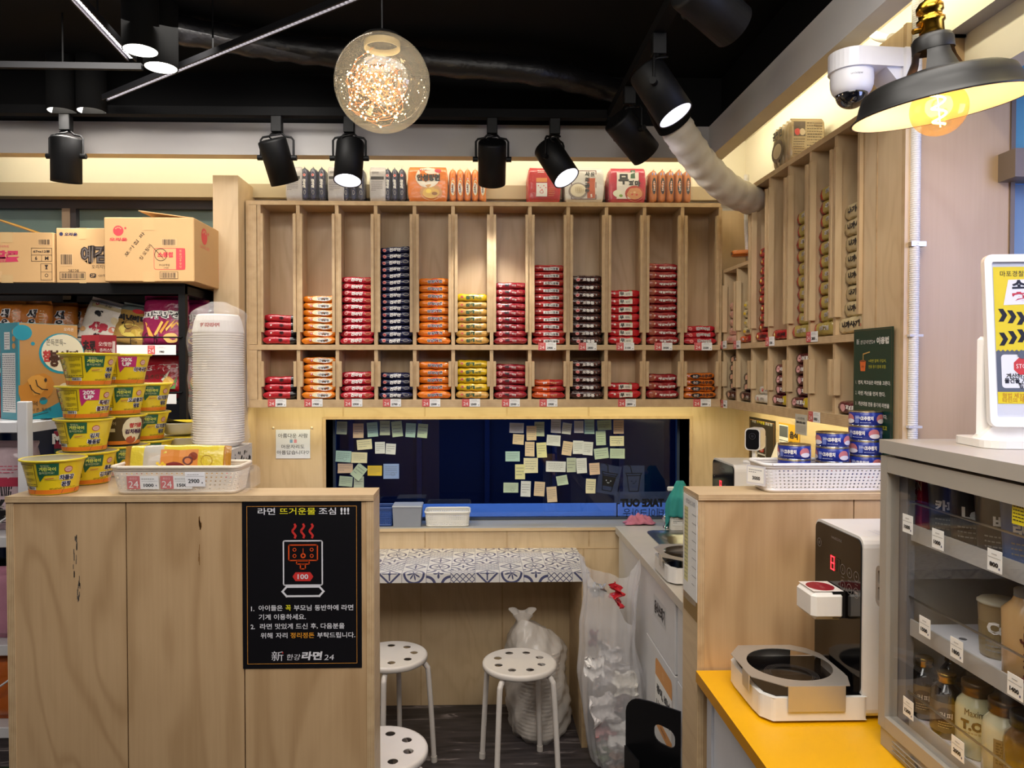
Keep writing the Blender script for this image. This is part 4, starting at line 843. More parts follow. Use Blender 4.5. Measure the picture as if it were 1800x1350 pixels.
# ---------------------------------------------------------------- white goods shelf at the end of the counter
WY = 2.06; wx = at(39, 780, Y=WY).x; wz = at(15, 742, Y=WY).z; WRK = col('#e3e2e4', .4)
ws = thing('goods_shelf', 'white metal goods shelf behind the end of the plywood counter', 'shelf unit', (0, 0, 0))
for y in (WY, WY + .42): build('post', MB().box(wx - .014, wx + .014, y, y + .028, 0, at(39, 706, Y=WY).z if y == WY else wz, WRK, bev=.002), ws)
for z in (wz, at(5, 925, Y=WY).z - .03, .98 - .2, .55, .2):
    b = MB(); b.box(wx - .75, wx - .0145, WY + .002, WY + .44, z - .03, z, WRK, bev=.002); b.box(wx - .014, wx + .013, WY + .03, WY + .415, z - .03, z - .004, WRK); build('shelf', b, ws)
for zz in (.3, .75):
    b = MB(); b.tube([(wx - .02, WY - .004, zz + .4), (wx - .6, WY - .004, zz)], .003, WRK, 6); build('brace_wire', b, ws)
# the tall teal cake box standing on it
bx = thing('cake_box', 'tall teal and tan cake box with a fish cake picture', 'box', (at(33, 730, Y=2.125).x, 2.125, wz + .001), (0, 0, R(57)))
W, Hh, dp = .168, .275, .10; TEAL = col('#1f93a6', .35, coat=.2); tl = ink('#1f93a6')
b = MB(); b.box(0, W, 0, dp, 0, Hh, TEAL, faces={'-y': col('#c08e50', .35, coat=.2)}); D = Dec(b, plane((0, -.0002, 0), (1, 0, 0), (0, 0, 1)))
D.poly([(0, 0), (W, 0), (W, .075), (.12, .05), (.06, .02), (0, .008)], tl, 1); D.ell(.012, .248, .026, .022, tl, 2); D.rect(0, 0, .004, Hh, tl, 1); D.ell(.04, .217, .0055, .0055, tl, 1)
D.ell(.122, .19, .066, .06, tl, 1, 28); D.poly([(.12, .15), (.165, .15), (.165, .11), (.14, .125)], tl, 1); D.ell(.124, .192, .061, .055, ink('#e9dfbf'), 2, 28)
D.text('쫀득쫀득~', .105, .222, .018, BR, 3, w=.056); D.text('참', .078, .182, .034, ink('#c03a34'), 4, w=.024, bold=.05); D.text('붕어빵', .128, .175, .05, ink('#4a2a18'), 4, w=.088, bold=.06); D.text('오리온', .142, .262, .01, WT, 2)
FISH = [(.0, .075), (.004, .06), (.018, .03), (.026, .026), (.033, .043), (.05, .05), (.075, .055), (.092, .075), (.098, .1), (.09, .12), (.07, .132), (.045, .128), (.028, .112), (.012, .098), (.0, .098)]
D.poly(FISH, ink('#c98636'), 3); D.poly([(.04 + (x - .05) * .78, .09 + (y - .08) * .72) for x, y in FISH[5:13]], ink('#dda04a'), 4); D.ell(.073, .112, .004, .006, BR, 6); D.line([(.046, .112), (.05, .096), (.062, .086), (.078, .084)], .003, BR, 6); D.line([(.03, .098), (.034, .086), (.044, .076), (.056, .072)], .003, BR, 6)
D.ell(.13, .075, .024, .028, ink('#e6d9b8'), 3); D.ell(.135, .07, .015, .012, ink('#6a3020'), 4); D.ell(.113, .085, .008, .01, ink('#54281c'), 4); D.text('찰떡', .035, .045, .016, BR, 3); D.ell(.067, .052, .011, .011, tl, 3); D.text('구워서 쫀~득하게', .052, .026, .011, BR, 3, w=.07); D.line([(.035, .008), (.08, .018)], .0015, BR, 3)
D2 = Dec(b, plane((-.0002, dp, 0), (0, -1, 0), (0, 0, 1))); D2.rect(.012, .02, .086, .19, PAPER, 1); D2.scribble(.014, .022, .084, .186, ink('#7d8088'), 2, 26, .2); D2.rect(.025, .2, .057, .25, PAPER, 1); D2.scribble(.028, .203, .054, .247, ink('#7d8088'), 2, 6)
for i in range(3): D2.ell(.078, .21 + i * .02, .009, .008, ink('#d99a4a'), 1)
build('carton_body', b, bx); build('lid_edge', MB().box(0, W, 0, dp, Hh, Hh + .0012, col('#2a9cae', .35)), bx)
# goods further along that shelf
SB_ = 'goods on the white shelf'
bag((at(-6, 740, Y=2.2).x, 2.22, wz + .001), .17, .22, .06, '#a81a24', lambda D, w, h: (D.text('스낵', .04, 0, .05, ink('#2a3f9a'), 2, bold=.1), D.ell(.02, .05, .05, .03, WT, 1)), 'red snack bag with blue lettering behind the teal box', .1, group=SB_, seed=61)
def pinkbag(D, w, h): D.rect(-w * .1, h * .0, w * .45, h * .1, ink('#b0304a'), 1, 4, 1); D.rect(0, -h * .4, w * .44, -h * .14, BK, 1, 4, 2); D.scribble(0, -h * .38, w * .42, -h * .16, ink('#8f8a80'), 2, 6); D.bars(w * .0, -h * .1, w * .25, h * .0, 1, 10); D.scribble(-.02, h * .14, w * .4, h * .24, ink('#c85a70'), 1, 3)
za = at(5, 925, Y=WY).z - .029
bag((wx - .11, WY + .09, za), .19, .255, .09, '#cfb6bd', pinkbag, 'pale pink snack bag beside the white post', .05, group=SB_, seed=62)
bag((wx + .10, WY + .29, za), .16, .2, .07, '#8a2434', lambda D, w, h: None, 'dark red bag behind the white post under the teal box', .05, group=SB_, seed=63)
hg = wz - .085 - za; b = MB(); b.box(0, .15, 0, .09, 0, .05, col('#23306a', .4), faces={'-y': col('#8a2034', .4)}); D = Dec(b, plane((0, -.0002, 0), (1, 0, 0), (0, 0, 1))); D.text('MIX', .03, .028, .03, WT, 1, bold=.06); D.rect(.06, 0, .15, .05, ink('#23306a'), 1); D.text('쿠키', .105, .03, .02, ink('#7fb08a'), 2); tag(build('biscuit_box', b, None, (wx + .03, WY + .10, za + hg + .001)), 'small blue and red biscuit box behind the white post', 'box', SB_)
b = MB(); b.box(0, .16, 0, .09, 0, hg, col('#24443a', .4)); D = Dec(b, plane((0, -.0002, 0), (1, 0, 0), (0, 0, 1))); D.ell(.08, hg - .04, .06, .02, ink('#e0d9b0'), 1); D.text('식빵', .08, hg - .04, .02, INK, 2); tag(build('biscuit_box', b, None, (wx + .03, WY + .10, za)), 'dark green biscuit box with a cream oval below the blue one', 'box', SB_)
for i, (z, hx, l) in enumerate([(.78, '#c98aa0', 'pink and white bag low on the white shelf'), (.55, '#c8651f', 'orange noodle bag low on the white shelf'), (.2, '#2f4a2a', 'dark green bag lowest on the white shelf')]):
    bag((wx - .06, WY + .06, z + .001), .2, .2, .07, hx, lambda D, w, h: (D.text('생라면', .05, -.02, .04, BK, 2, bold=.08), D.ell(.06, .05, .03, .02, WT, 1)), l, .05, group=SB_, seed=64 + i)
# the little red box between teal box and cups
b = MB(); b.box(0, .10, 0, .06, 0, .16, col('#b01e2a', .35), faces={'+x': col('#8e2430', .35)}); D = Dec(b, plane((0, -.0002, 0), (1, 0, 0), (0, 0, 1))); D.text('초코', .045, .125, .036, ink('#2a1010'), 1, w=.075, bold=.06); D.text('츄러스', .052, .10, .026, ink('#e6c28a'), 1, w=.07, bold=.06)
D2 = Dec(b, plane((.1002, 0, 0), (0, 1, 0), (0, 0, 1))); D2.text('오!핫한', .02, .13, .014, WT, 1); D2.text('츄러스맛', .025, .11, .012, WT, 1); D2.rect(.045, .09, .055, .14, ink('#cdb9b4'), 1)
p = at(143, 600, Y=2.5); tag(build('snack_box', b, None, (p.x, 2.5, p.z + .02 - .16), (0, 0, R(-32))), 'small red snack box behind the stacked cups', 'box'); rz_ = p.z + .02 - .16
tag(build('riser_crate', MB().box(-.02, .13, -.08, .10, 0, rz_ - ZC - .001, WRK, bev=.004), None, (p.x, 2.5, ZC)), 'white riser crate under the small red snack box', 'crate')
# ================================================================ rice cup bowls
CY_ = col('#e3c61c', .35, coat=.15); CYI = ink('#e3c61c'); DG = ink('#1f5a3c'); PUR = ink('#4a2440'); OY = ink('#e08a1c'); MGI = ink('#b82a6a')
def cup(loc, rz, name2, label, flag='g', brown=False, lid=True):
    t = thing('rice_cup', label, 'instant rice cup', loc, (0, 0, rz + R(24)), 'instant rice cups on the counter'); H = .088
    rad = lambda z: .0535 + (.0705 - .0535) * (z / .082) ** 1.25
    body = col('#4a3a1c', .35) if brown else CY_
    b = MB(); b.lathe([(.02, .004), (.048, .003), (.051, 0), (.0535, 0), (.0545, .004)] + [(rad(z), z) for z in (.01, .02, .04, .06, .075, .082)], body, 40)
    def P(x, z, k): r = rad(max(z, 0)) + .0005 + .00035 * k; a = -PI / 2 + x / .062; return (r * math.cos(a), r * math.sin(a), z)
    D = Dec(b, P, .007)
    D.rect(-.19, .0025, .19, .013, ink('#e07a1c'), 1, 30); 
    for i in range(3): D.poly([(-.07 + i * .11, .0025), (-.03 + i * .11, .0025), (-.025 + i * .11, .0125), (-.065 + i * .11, .0125)], ink('#24284a'), 2)
    if not brown:
        D.line([(-.083, .022), (-.018, .022), (-.018, .077), (-.083, .077)], .0012, INK, 2, True); rs2 = random.Random(sum(map(ord, name2)) % 99)
        for r in range(3):
            z = .068 - r * .016; D.rect(-.08, z + .004, -.068, z + .0065, RED if r != 1 else DG, 2); D.scribble(-.05, z - .003, -.022, z + .007, INK, 2, 4, .16, r); D.ring(-.066, z - .002, .004, .0007, INK, 2, 10); D.line([(-.075, z - .007), (-.068, z - .007), (-.066, z - .002)], .0007, INK, 2)
        D.scribble(-.083, .0225, -.02, .029, INK, 2, 2, .18); D.bars(-.05, .0145, -.024, .021, 2, 16); D.rect(-.11, .02, -.088, .076, ink('#b89a16'), 1, 3); D.scribble(-.109, .022, -.089, .075, INK, 2, 12, .15)
        fm = DG if flag == 'g' else MGI
        D.rect(-.012, .05, .033, .080, fm, 2); D.poly([(-.009, .034), (.004, .0505), (-.012, .0505)], fm, 2)
        if flag == 'g': D.text('맛있는', .006, .074, .006, ink('#d8d9a0'), 4); D.text('계란국이', .01, .066, .0095, ink('#dfe060'), 4, w=.034, bold=.03); D.text('들어있어요!', .008, .0565, .006, ink('#d8d9a0'), 4); D.rect(.004, .038, .03, .046, ink('#d9c03a'), 2); D.line([(.004, .041), (.022, .043)], .0012, RED, 6)
        else: D.text('20%', .008, .071, .011, WT, 4, w=.026, bold=.03); D.text('UP', .008, .058, .011, WT, 4, w=.022, bold=.05)
        D.ell(.054, .063, .0095, .008, ink('#a8324a'), 2); D.ell(.054, .063, .008, .0062, ink('#d9b0a0'), 3, 16); D.text('오뚜기', .054, .063, .0035, ink('#a8324a'), 5)
        ls = name2.split('/'); ht = .0145
        for i, l in enumerate(ls): D.text(l, .052, .043 - i * .0165, ht, WT, 3, bold=.14, w=.0125 * len(l)); D.text(l, .052, .043 - i * .0165, ht * .92, PUR if flag != 'g' else NAVYT, 5, bold=.04, w=.0115 * len(l))
        D.scribble(.012, .0135, .08, .018, ink('#8a6a14'), 2, 2, .2)
    else:
        D.ell(.045, .045, .032, .04, ink('#e2d6b0'), 2); D.text('참기름', .05, .058, .014, ink('#c03a34'), 8, bold=.05); D.text('김치볶음', .046, .040, .014, PUR, 8, bold=.05); D.ell(.04, .016, .016, .011, ink('#b5522a'), 4); D.text('계란국이', -.02, .065, .009, ink('#c9b98a'), 3); D.rect(-.03, .04, -.005, .05, ink('#c9b98a'), 3, 3); D.scribble(-.06, .02, -.03, .07, ink('#a8965a'), 2, 8)
    build('bowl', b, t)
    b = MB(); b.lathe([(.0705, .081), (.0755, .083), (.0775, .0855), (.076, .088), (.072, .0875), (.07, .0845)], col('#e6cf2c', .3), 40); build('rim', b, t)
    b = MB(); b.lathe([(.0715, .0872), (.05, .0868), (.02, .0865), (1e-4, .0865)], col('#b9b59a', .25, alpha=.75, var=.1), 40); build('lid', b, t)
    return t
H_C = .0885
def cpos(px, py, z): return at(px, py, Z=z)
p = at(94, 858, Z=ZC); p = at(94, 858 - 6, Z=ZC); y_ = 1.905
p = at(95, 855, Y=y_); cup((p.x, y_, ZC + .001), R(-16), '차돌강/된장', 'yellow rice cup standing alone at the front counter corner')
colA = [(155, 2.06, '톡톡/김치알밥', 'g', 'yellow rice cup, bottom of the front cup stack'), (149, 2.065, '김치/볶음밥', 'g', 'yellow rice cup, second from bottom of the front stack'), (152, 2.06, '뚝배기/불고기밥', 'm', 'yellow rice cup with pink 20% flag in the front stack'), (158, 2.06, '제육/덮밥', 'g', 'yellow rice cup on top of the front stack')]
for i, (px, Y, n2, fl, lb) in enumerate(colA):
    p = at(px, 800, Y=Y); cup((p.x, Y, ZC + .001 + i * (H_C + .0006)), R([4, -22, 2, 6][i]), n2, lb, fl)
colB = [(207, 2.215, '오뚜기/덮밥', 'g', 0, 'yellow rice cup, bottom of the second stack behind the basket'), (203, 2.22, '김치', 'g', 1, 'brown rice cup with a cream oval in the second stack'), (205, 2.22, '오삼불고기/덮밥', 'g', 0, 'yellow rice cup, third up in the second stack'), (212, 2.215, '미역국밥', 'm', 0, 'yellow rice cup with pink flag on top of the second stack')]
for i, (px, Y, n2, fl, br, lb) in enumerate(colB):
    p = at(px, 800, Y=Y); cup((p.x + .012, Y, ZC + .001 + i * (H_C + .0006)), R([0, -4, 0, 0][i]), n2, lb, fl, bool(br))
for i, (px, Y, n2, lb) in enumerate([(257, 2.375, '김치참치/덮밥', 'yellow rice cup, bottom of the third stack by the red basket food'), (252, 2.375, '김치참치/덮밥', 'yellow rice cup, middle of the third stack'), (256, 2.375, '김치참치/덮밥', 'yellow rice cup on top of the third stack')]):
    p = at(px, 800, Y=Y); cup((p.x + .006, Y, ZC + .001 + i * (H_C + .0006)), R(2), n2, lb)
p = at(272, 760, Y=2.52); tcup = cup((p.x, 2.52, ZC + .001), R(120), '된장/덮밥', 'yellow green rice cup turned sideways beside the foam bowls')
# foam bowls with yellow lids
FOAM = col('#e6e3d8', .5)
def foam_bowl(loc, label, rz=0, peel=False):
    t = thing('foam_bowl', label, 'foam bowl', loc, (0, 0, rz), 'white foam bowls with yellow lids')
    b = MB(); f = lambda x, y, z, a: (x * (1 + .012 * math.sin(a * 9)), y * (1 + .012 * math.sin(a * 9)), z)
    b.lathe([(1e-4, .002), (.045, .0), (.05, .004), (.066, .03), (.070, .034), (.073, .036), (.072, .039), (.066, .038), (.062, .03)], FOAM, 36, fn=f); build('bowl', b, t)
    b = MB()
    if peel: b.grid(lambda u, v: (.074 * (2 * u - 1), (.074 * (2 * v - 1)) * math.sqrt(max(0, 1 - (2 * u - 1) ** 2)), .041 + .02 * max(0, -(2 * u - 1)) ** 2), 12, 8, col('#e0c62c', .35))
    else: b.lathe([(.0735, .0385), (.07, .0405), (.03, .0405), (1e-4, .0405)], col('#e0c62c', .35), 36)
    build('lid', b, t); return t
for i, (px, Y, k) in enumerate([(327, 2.47, 0), (323, 2.47, 1), (318, 2.47, 2)]):
    p = at(px, 770, Y=Y); foam_bowl((p.x, Y, at(320, 812 - 25 * k, Y=Y).z), 'white foam bowl, ' + ['bottom', 'middle', 'top, lid peeling up,'][k] + ' of the pile before the wrapped bowl tower', .4 * i, k == 2)
for i, (px, Y, k) in enumerate([(362, 2.57, 0), (364, 2.57, 1), (360, 2.57, 2)]):
    p = at(px, 770, Y=Y); foam_bowl((p.x, Y, at(320, 812 - 25 * k, Y=Y).z), 'white foam bowl, ' + ['bottom', 'middle', 'top'][k] + ' of the hind pile by the bowl tower', .4 * i)
zf = at(320, 812, Y=2.42).z; zf2 = at(320, 812, Y=2.50).z
tag(build('display_box', MB().box(-.06, .10, -.06, .15, 0, min(zf, zf2) - ZC - .001, col('#8d8a8c', .6)), None, (at(327, 770, Y=2.42).x, 2.42, ZC)), 'grey display box under the white foam bowls', 'box')
# wrapped tower of paper bowls on a spotted carton
tx, tyy = -.80, 2.33; zc2 = at(395, 785, Y=2.3).z
b = MB(); b.box(-.085, .075, -.30, .09, 0, zc2 - ZC - .001, col('#dcd6cc', .6)); rs3 = random.Random(3)
for D, w0 in ((Dec(b, plane((-.085, -.3002, 0), (1, 0, 0), (0, 0, 1))), .16), (Dec(b, plane((.0752, -.30, 0), (0, 1, 0), (0, 0, 1))), .38)):
    for i in range(60):
        x, y, r = rs3.uniform(.01, w0 - .01), rs3.uniform(.01, zc2 - ZC - .012), rs3.uniform(.002, .0065); D.poly([(x + r * rs3.uniform(.6, 1.2) * math.cos(TAU * q / 7), y + r * rs3.uniform(.6, 1.2) * math.sin(TAU * q / 7)) for q in range(7)], INK, 1 + i % 3)
tag(build('spotted_carton', b, None, (tx, tyy, ZC)), 'white carton with black cow spots under the wrapped bowl tower', 'carton')
bt_ = thing('bowl_tower', 'tall plastic wrapped tower of white paper bowls beside the plywood pillar', 'stacked bowls', (tx, tyy, zc2 + .001)); hT = at(395, 552, Y=2.27).z - zc2; PB = col('#f6efe6', .55); n = 46
b = MB(); pr = [(.060, 0)]
for i in range(n): z = .01 + (hT - .07) * i / n; pr += [(.0725, z), (.0765, z + (hT - .07) / n * .35), (.077, z + (hT - .07) / n * .6), (.073, z + (hT - .07) / n * .95)]
pr += [(.0765, hT - .055), (.076, hT - .05), (.070, hT - .02), (.064, hT - .004), (.06, hT), (1e-4, hT)]
b.lathe(pr, PB, 40, smooth=False); D = Dec(b, lambda x, z, k: ((.0735 + .0004 * k) * math.cos(-PI / 2 + x / .073), (.0735 + .0004 * k) * math.sin(-PI / 2 + x / .073), hT - .035 + z)); D.text('한강라면', -.002, .0, .015, ink('#d98a80'), 1, w=.06, bold=.05); build('paper_bowls', b, bt_)
b = MB(); wv = wob(9, .012)
def wrapf(u, v):
    a = TAU * u; z = hT * 1.10 * v; r = .0845 + .004 * math.sin(a * 3 + z * 14) + .0035 * math.sin(a * 7 - z * 31) + .003 * math.sin(z * 60 + a * 2)
    if v > .9: r *= max(.25, 1 - ((v - .9) / .1) ** 1.8 * .85)
    if v < .05: r *= .93
    return (r * math.cos(a), r * math.sin(a), max(.001, z))
b.grid(wrapf, 48, 60, clear('#f4f0f0', .17, .2, .9), True); build('plastic_wrapper', b, bt_)
# ---------------------------------------------------------------- woven baskets
def basket(name, label, loc, rz, L, Wd, H, m, flare=.012, cols=26, rows=6, r=.02, group=None, hole=.36, cat='basket'):
    t = thing(name, label, cat, loc, (0, 0, rz), group)
    per = []; n = 4 * cols
    def peri(s, z):                                   # rounded rectangle at height z, s in 0..1
        f = flare * z / H; hx, hy = L / 2 - flare + f, Wd / 2 - flare + f; rr = r; st = [(2 * (hx - rr)), PI / 2 * rr, 2 * (hy - rr), PI / 2 * rr]; P = sum(st) * 2; d = (s % 1) * P
        segs = [('l', -hx + rr, -hy, 1, 0, st[0]), ('a', hx - rr, -hy + rr, -PI / 2, 0, st[1]), ('l', hx, -hy + rr, 0, 1, st[2]), ('a', hx - rr, hy - rr, 0, 0, st[1]), ('l', hx - rr, hy, -1, 0, st[0]), ('a', -hx + rr, hy - rr, PI / 2, 0, st[1]), ('l', -hx, hy - rr, 0, -1, st[2]), ('a', -hx + rr, -hy + rr, PI, 0, st[1])]
        for kd, x, y, p, q, ln in segs:
            if d <= ln + 1e-9:
                return (x + p * d, y + q * d, z) if kd == 'l' else (x + rr * math.cos(p + d / rr), y + rr * math.sin(p + d / rr), z)
            d -= ln
        return (-hx + rr, -hy, z)
    nc = int(round(2 * (L + Wd) / (L / cols))); z0, z1 = H * .12, H * .84; vs = []; fs = []; b = MB()
    for i in range(nc):
        for j in range(rows):
            s0, s1 = i / nc, (i + 1) / nc; a, c = z0 + (z1 - z0) * j / rows, z0 + (z1 - z0) * (j + 1) / rows; e = (1 - hole) / 2; si, so = s0 + (s1 - s0) * e, s1 - (s1 - s0) * e; ai, ao = a + (c - a) * e, c - (c - a) * e
            o = len(vs); vs += [peri(s0, a), peri(s1, a), peri(s1 - 1e-7, c), peri(s0, c), peri(si, ai), peri(so, ai), peri(so, ao), peri(si, ao)]
            fs += [(o, o + 1, o + 5, o + 4), (o + 1, o + 2, o + 6, o + 5), (o + 2, o + 3, o + 7, o + 6), (o + 3, o, o + 4, o + 7)]
    b.add(vs, fs, m)
    b.grid(lambda u, v: peri(u, z0 * v + .001), nc * 2, 1, m, True); b.grid(lambda u, v: peri(u, z1 + (H - z1) * v), nc * 2, 1, m, True)
    b.add([peri(i / 60, .001) for i in range(60)], [tuple(range(60))], m); build('basket_wall', b, t, solid=.0022)
    b = MB(); b.tube([Vector(peri(i / 80 + 1e-6, H)) for i in range(81)], .0045, m, 8, cap=False); build('rim', b, t)
    return t
IV = col('#e9dcc8', .45); a, c = at(200, 866, Y=1.858).x, at(415, 866, Y=1.858).x
BK1 = basket('woven_basket', 'ivory plastic basket of wrapped snacks at the front counter edge', ((a + c) / 2, 1.912, ZC + .001), 0, c - a + .016, .118, .068, IV, cols=24, rows=5)
D = None; b = MB(); D = Dec(b, lambda x, z, k: (x, -.0545 - .008 * z / .068 - .0004 * k, z))
for i, (x, pr) in enumerate([(-.10, '1000'), (-.018, '1500')]): D.rect(x - .016, .014, x + .016, .047, ink('#d05a58'), 2); D.text('24', x, .026, .017, WT, 3, w=.024); D.text('新한강', x, .0405, .006, ink('#f2c8c4'), 3); D.rect(x + .0162, .014, x + .062, .047, PAPER, 2); D.text(pr, x + .037, .0235, .0085, INK, 3, w=.025, bold=.04); D.rect(x + .02, .0335, x + .06, .0341, ink('#8d8a86'), 3); D.scribble(x + .02, .036, x + .058, .043, ink('#9d9a96'), 3, 1); D.rect(x + .054, .021, x + .057, .0245, ink('#6d6a86'), 3)
D.rect(.028, .02, .077, .057, ink('#f7f5f6'), 5); D.text('2900', .049, .034, .011, INK, 6, w=.028, bold=.04); D.rect(.030, .0455, .074, .0461, ink('#8d8a86'), 6); D.scribble(.034, .0475, .068, .053, ink('#9d9a96'), 6, 1); D.rect(.068, .028, .071, .031, INK, 6); build('price_card', b, BK1)
b = MB(); b.box(-(c - a) / 2 - .012, (c - a) / 2 + .03, -.067, .06, .002, .06, clear('#ffffff', .10, .12, .7), bev=.01); build('plastic_wrap', b, BK1)
bz = ZC + .006; bxc = (a + c) / 2
def snack_stick(loc, L, B, T, hx, rz, rx, art, label, seed):
    b = MB(); b.M = Matrix.Translation((0, 0, B / 2)) @ Matrix.Rotation(-PI / 2, 4, 'X') @ Matrix.Rotation(PI, 4, 'X')
    S, F, FS = pillow(b, L, B, T, film(hx), (lambda u, t: film('#b9822c') if abs(u) > .86 else (clear('#e8e2d8', .55, .15, .5) if -.55 < u < -.28 and seed == 71 else None)), seed=seed, n=2.6, amp=.002, crimp=.9, nv=24); art(Dec(b, F.P))
    o = build('snack_pack', b, None, loc, (rx, 0, rz)); return tag(o, label, 'snack pack', 'snack packs in the ivory basket')
def st1(D): D.rect(-.04, -.026, .055, .03, ink('#d98a3a'), 1, 6, 3); D.ell(-.005, -.02, .032, .018, ink('#7a1c1c'), 2); D.text('핫바', -.005, -.018, .012, RED, 4, bold=.06); D.ell(.03, .002, .013, .011, ink('#5a2014'), 3); D.ell(.03, .002, .008, .007, ink('#c8743a'), 4); D.ell(.042, .012, .012, .01, ink('#8a3a1c'), 3); D.ring(.078, .0, .015, .0016, ink('#b5901c'), 3); [D.ell(-.046 + q * .006, -.004 - (q % 2) * .005, .004, .004, YEL, 3, 8) for q in range(4)]
snack_stick((bxc - .022, 1.925, ZC + .030), .27, .088, .028, '#d9c23c', R(1), R(-12), st1, 'large yellow and orange snack pack lying on top in the ivory basket', 71)
def st2(D): D.rect(-.12, -.012, -.09, .014, RED, 1, 2); D.rect(.09, -.012, .12, .014, RED, 1, 2); D.text('치즈', .05, 0, .012, BR, 2, bold=.05)
snack_stick((bxc + .012, 1.882, ZC + .028), .235, .036, .022, '#dca51c', R(-1), R(-6), st2, 'thin golden snack stick along the front rim of the ivory basket', 72)
# ---------------------------------------------------------------- poster on the long half wall
def frame_art(D, W, H, full=True):
    wht = ink('#d9d8dc'); rd = ink('#c8302c'); orr = ink('#d9501c'); yl = ink('#e6dd2c')
    D.line([(.012 * W / .3, .012), (W - .012, .012), (W - .012, H - .012), (.012, H - .012)], .0012 if full else .002, ink('#c98a3a'), 1, True)
    tw1 = text_geo('라면', .03)[2]; y = H * .942; hs = H * .041
    D.text('라면', W * .205, y, hs * 1.02, wht, 2, w=W * .145, bold=.012, res=3); D.text('뜨거운물', W * .465, y, hs, yl, 2, w=W * .30, bold=.006, res=3); D.text('조심', W * .715, y, hs, wht, 2, w=W * .145, bold=.012, res=3); D.text('!!!', W * .862, y, hs, wht, 2, w=W * .075, bold=.03)
    for i in range(3): 
        x = W * (.435 + i * .072); D.line([(x + W * .012 * math.sin(q * .9 + .6), H * (.862 - q * .0085)) for q in range(10)], W * .017, rd, 2)
    D.line(rrect(W * .345, H * .50, W * .67, H * .765, W * .015), W * .011, wht, 2, True); D.line([(W * .335, H * .462), (W * .37, H * .49), (W * .645, H * .49), (W * .68, H * .462), (W * .645, H * .434), (W * .37, H * .434)], W * .016, wht, 2, True)
    D.line(rrect(W * .39, H * .648, W * .63, H * .74, W * .01), W * .010, orr, 2, True); D.line(rrect(W * .455, H * .626, W * .56, H * .645, W * .006), W * .009, orr, 2, True); D.line(rrect(W * .487, H * .597, W * .528, H * .624, W * .006), W * .009, orr, 2, True)
    for sx in (-1, 1):
        for sz in (.675, .712): D.ring(W * (.51 + sx * .072), H * sz, W * .016, W * .006, orr, 2, 14)
    D.ring(W * .51, H * .676, W * .022, W * .011, orr, 2, 14); D.line([(W * .51, H * .69), (W * .51, H * .718)], W * .005, orr, 2)
    D.poly([(W * .42, H * .551), (W * .445, H * .577), (W * .57, H * .577), (W * .595, H * .551), (W * .57, H * .524), (W * .445, H * .524)], rd, 2); D.text('100', W * .508, H * .551, H * .03, wht, 4, w=W * .09, bold=.02)
    if full:
        def ln(y, parts):
            for t, x0, x1, m in parts: D.text(t, W * (x0 + x1) / 2, H * y, None, m, 2, w=W * (x1 - x0), bold=.02) if False else D.text(t, W * (x0 + x1) / 2, H * y, H * .034, m, 2, w=W * (x1 - x0), bold=.012, res=3)
        ln(.364, [('아이들은', .135, .335, wht), ('꼭', .36, .405, yl), ('부모님', .43, .578, wht), ('동반하에', .605, .805, wht), ('라면', .83, .93, wht)])
        ln(.31, [('기계', .135, .235, wht), ('이용하세요.', .262, .53, wht)]); ln(.254, [('라면', .145, .245, wht), ('맛있게', .272, .42, wht), ('드신', .445, .545, wht), ('후,', .57, .63, wht), ('다음분을', .655, .855, wht)])
        ln(.199, [('위해', .15, .25, wht), ('자리', .277, .375, wht), ('정리정돈', .40, .60, ink('#e0962c')), ('부탁드립니다.', .625, .945, wht)])
        D.text('1.', W * .085, H * .36, H * .028, wht, 2, bold=.02); D.text('2.', W * .085, H * .252, H * .028, wht, 2, bold=.02)
        D.text('新', W * .29, H * .075, H * .058, wht, 2, w=W * .10, res=3); D.ell(W * .335, H * .095, W * .005, W * .008, rd, 3, 8); D.text('한강', W * .425, H * .068, H * .036, wht, 2, w=W * .115, sk=.15, res=3); D.text('라면', W * .58, H * .075, H * .052, wht, 2, w=W * .17, bold=.04, sk=.15, res=3); D.text('24', W * .725, H * .065, H * .032, wht, 2, w=W * .08, sk=.15)
p0, p1 = at(427, 1176, Y=1.843), at(635, 881, Y=1.843); W, Hh = p1.x - p0.x, p1.z - p0.z
b = MB(); b.box(0, W, -.0015, 0, 0, Hh, col('#0f0e12', .35)); frame_art(Dec(b, plane((0, -.0017, 0), (1, 0, 0), (0, 0, 1))), W, Hh); tag(build('warning_poster', b, None, (p0.x, 1.8455, p0.z)), 'black hot water warning poster fixed to the long half wall', 'poster')
# ---------------------------------------------------------------- small paper notice on the back wall
p0, p1 = at(485, 806, Y=YB - .003), at(545, 755, Y=YB - .003); W, Hh = p1.x - p0.x, p1.z - p0.z
t = thing('paper_notice', 'white paper notice pinned to the plywood left of the window', 'notice', (p0.x, YB - .003, p0.z)); t['label'] = 'white paper notice pinned to the plywood between pillar and window'
b = MB(); b.box(0, W, 0, .001, 0, Hh, col('#dcdfe8', .6)); D = Dec(b, plane((0, -.0002, 0), (1, 0, 0), (0, 0, 1)))
D.text('아름다운 사람', W * .5, Hh * .79, Hh * .15, INK, 1, w=W * .86); D.text('머문자리도', W * .5, Hh * .41, Hh * .14, INK, 1, w=W * .67); D.text('아름답습니다♡', W * .5, Hh * .21, Hh * .14, INK, 1, w=W * .94)
for x, m in ((.45, ink('#7fa8cf')), (.57, ink('#e0919f'))): D.rect(W * (x - .04), Hh * .54, W * (x + .04), Hh * .65, m, 1); D.ring(W * x, Hh * .655, W * .025, .0008, BR, 1, 10)
build('sheet', b, t)
for x in (-.01, W + .008): build('push_pin', MB().box(x - .005, x + .005, -.006, 0, Hh + .004, Hh + .014, col('#ece2c8', .4), bev=.003), t)
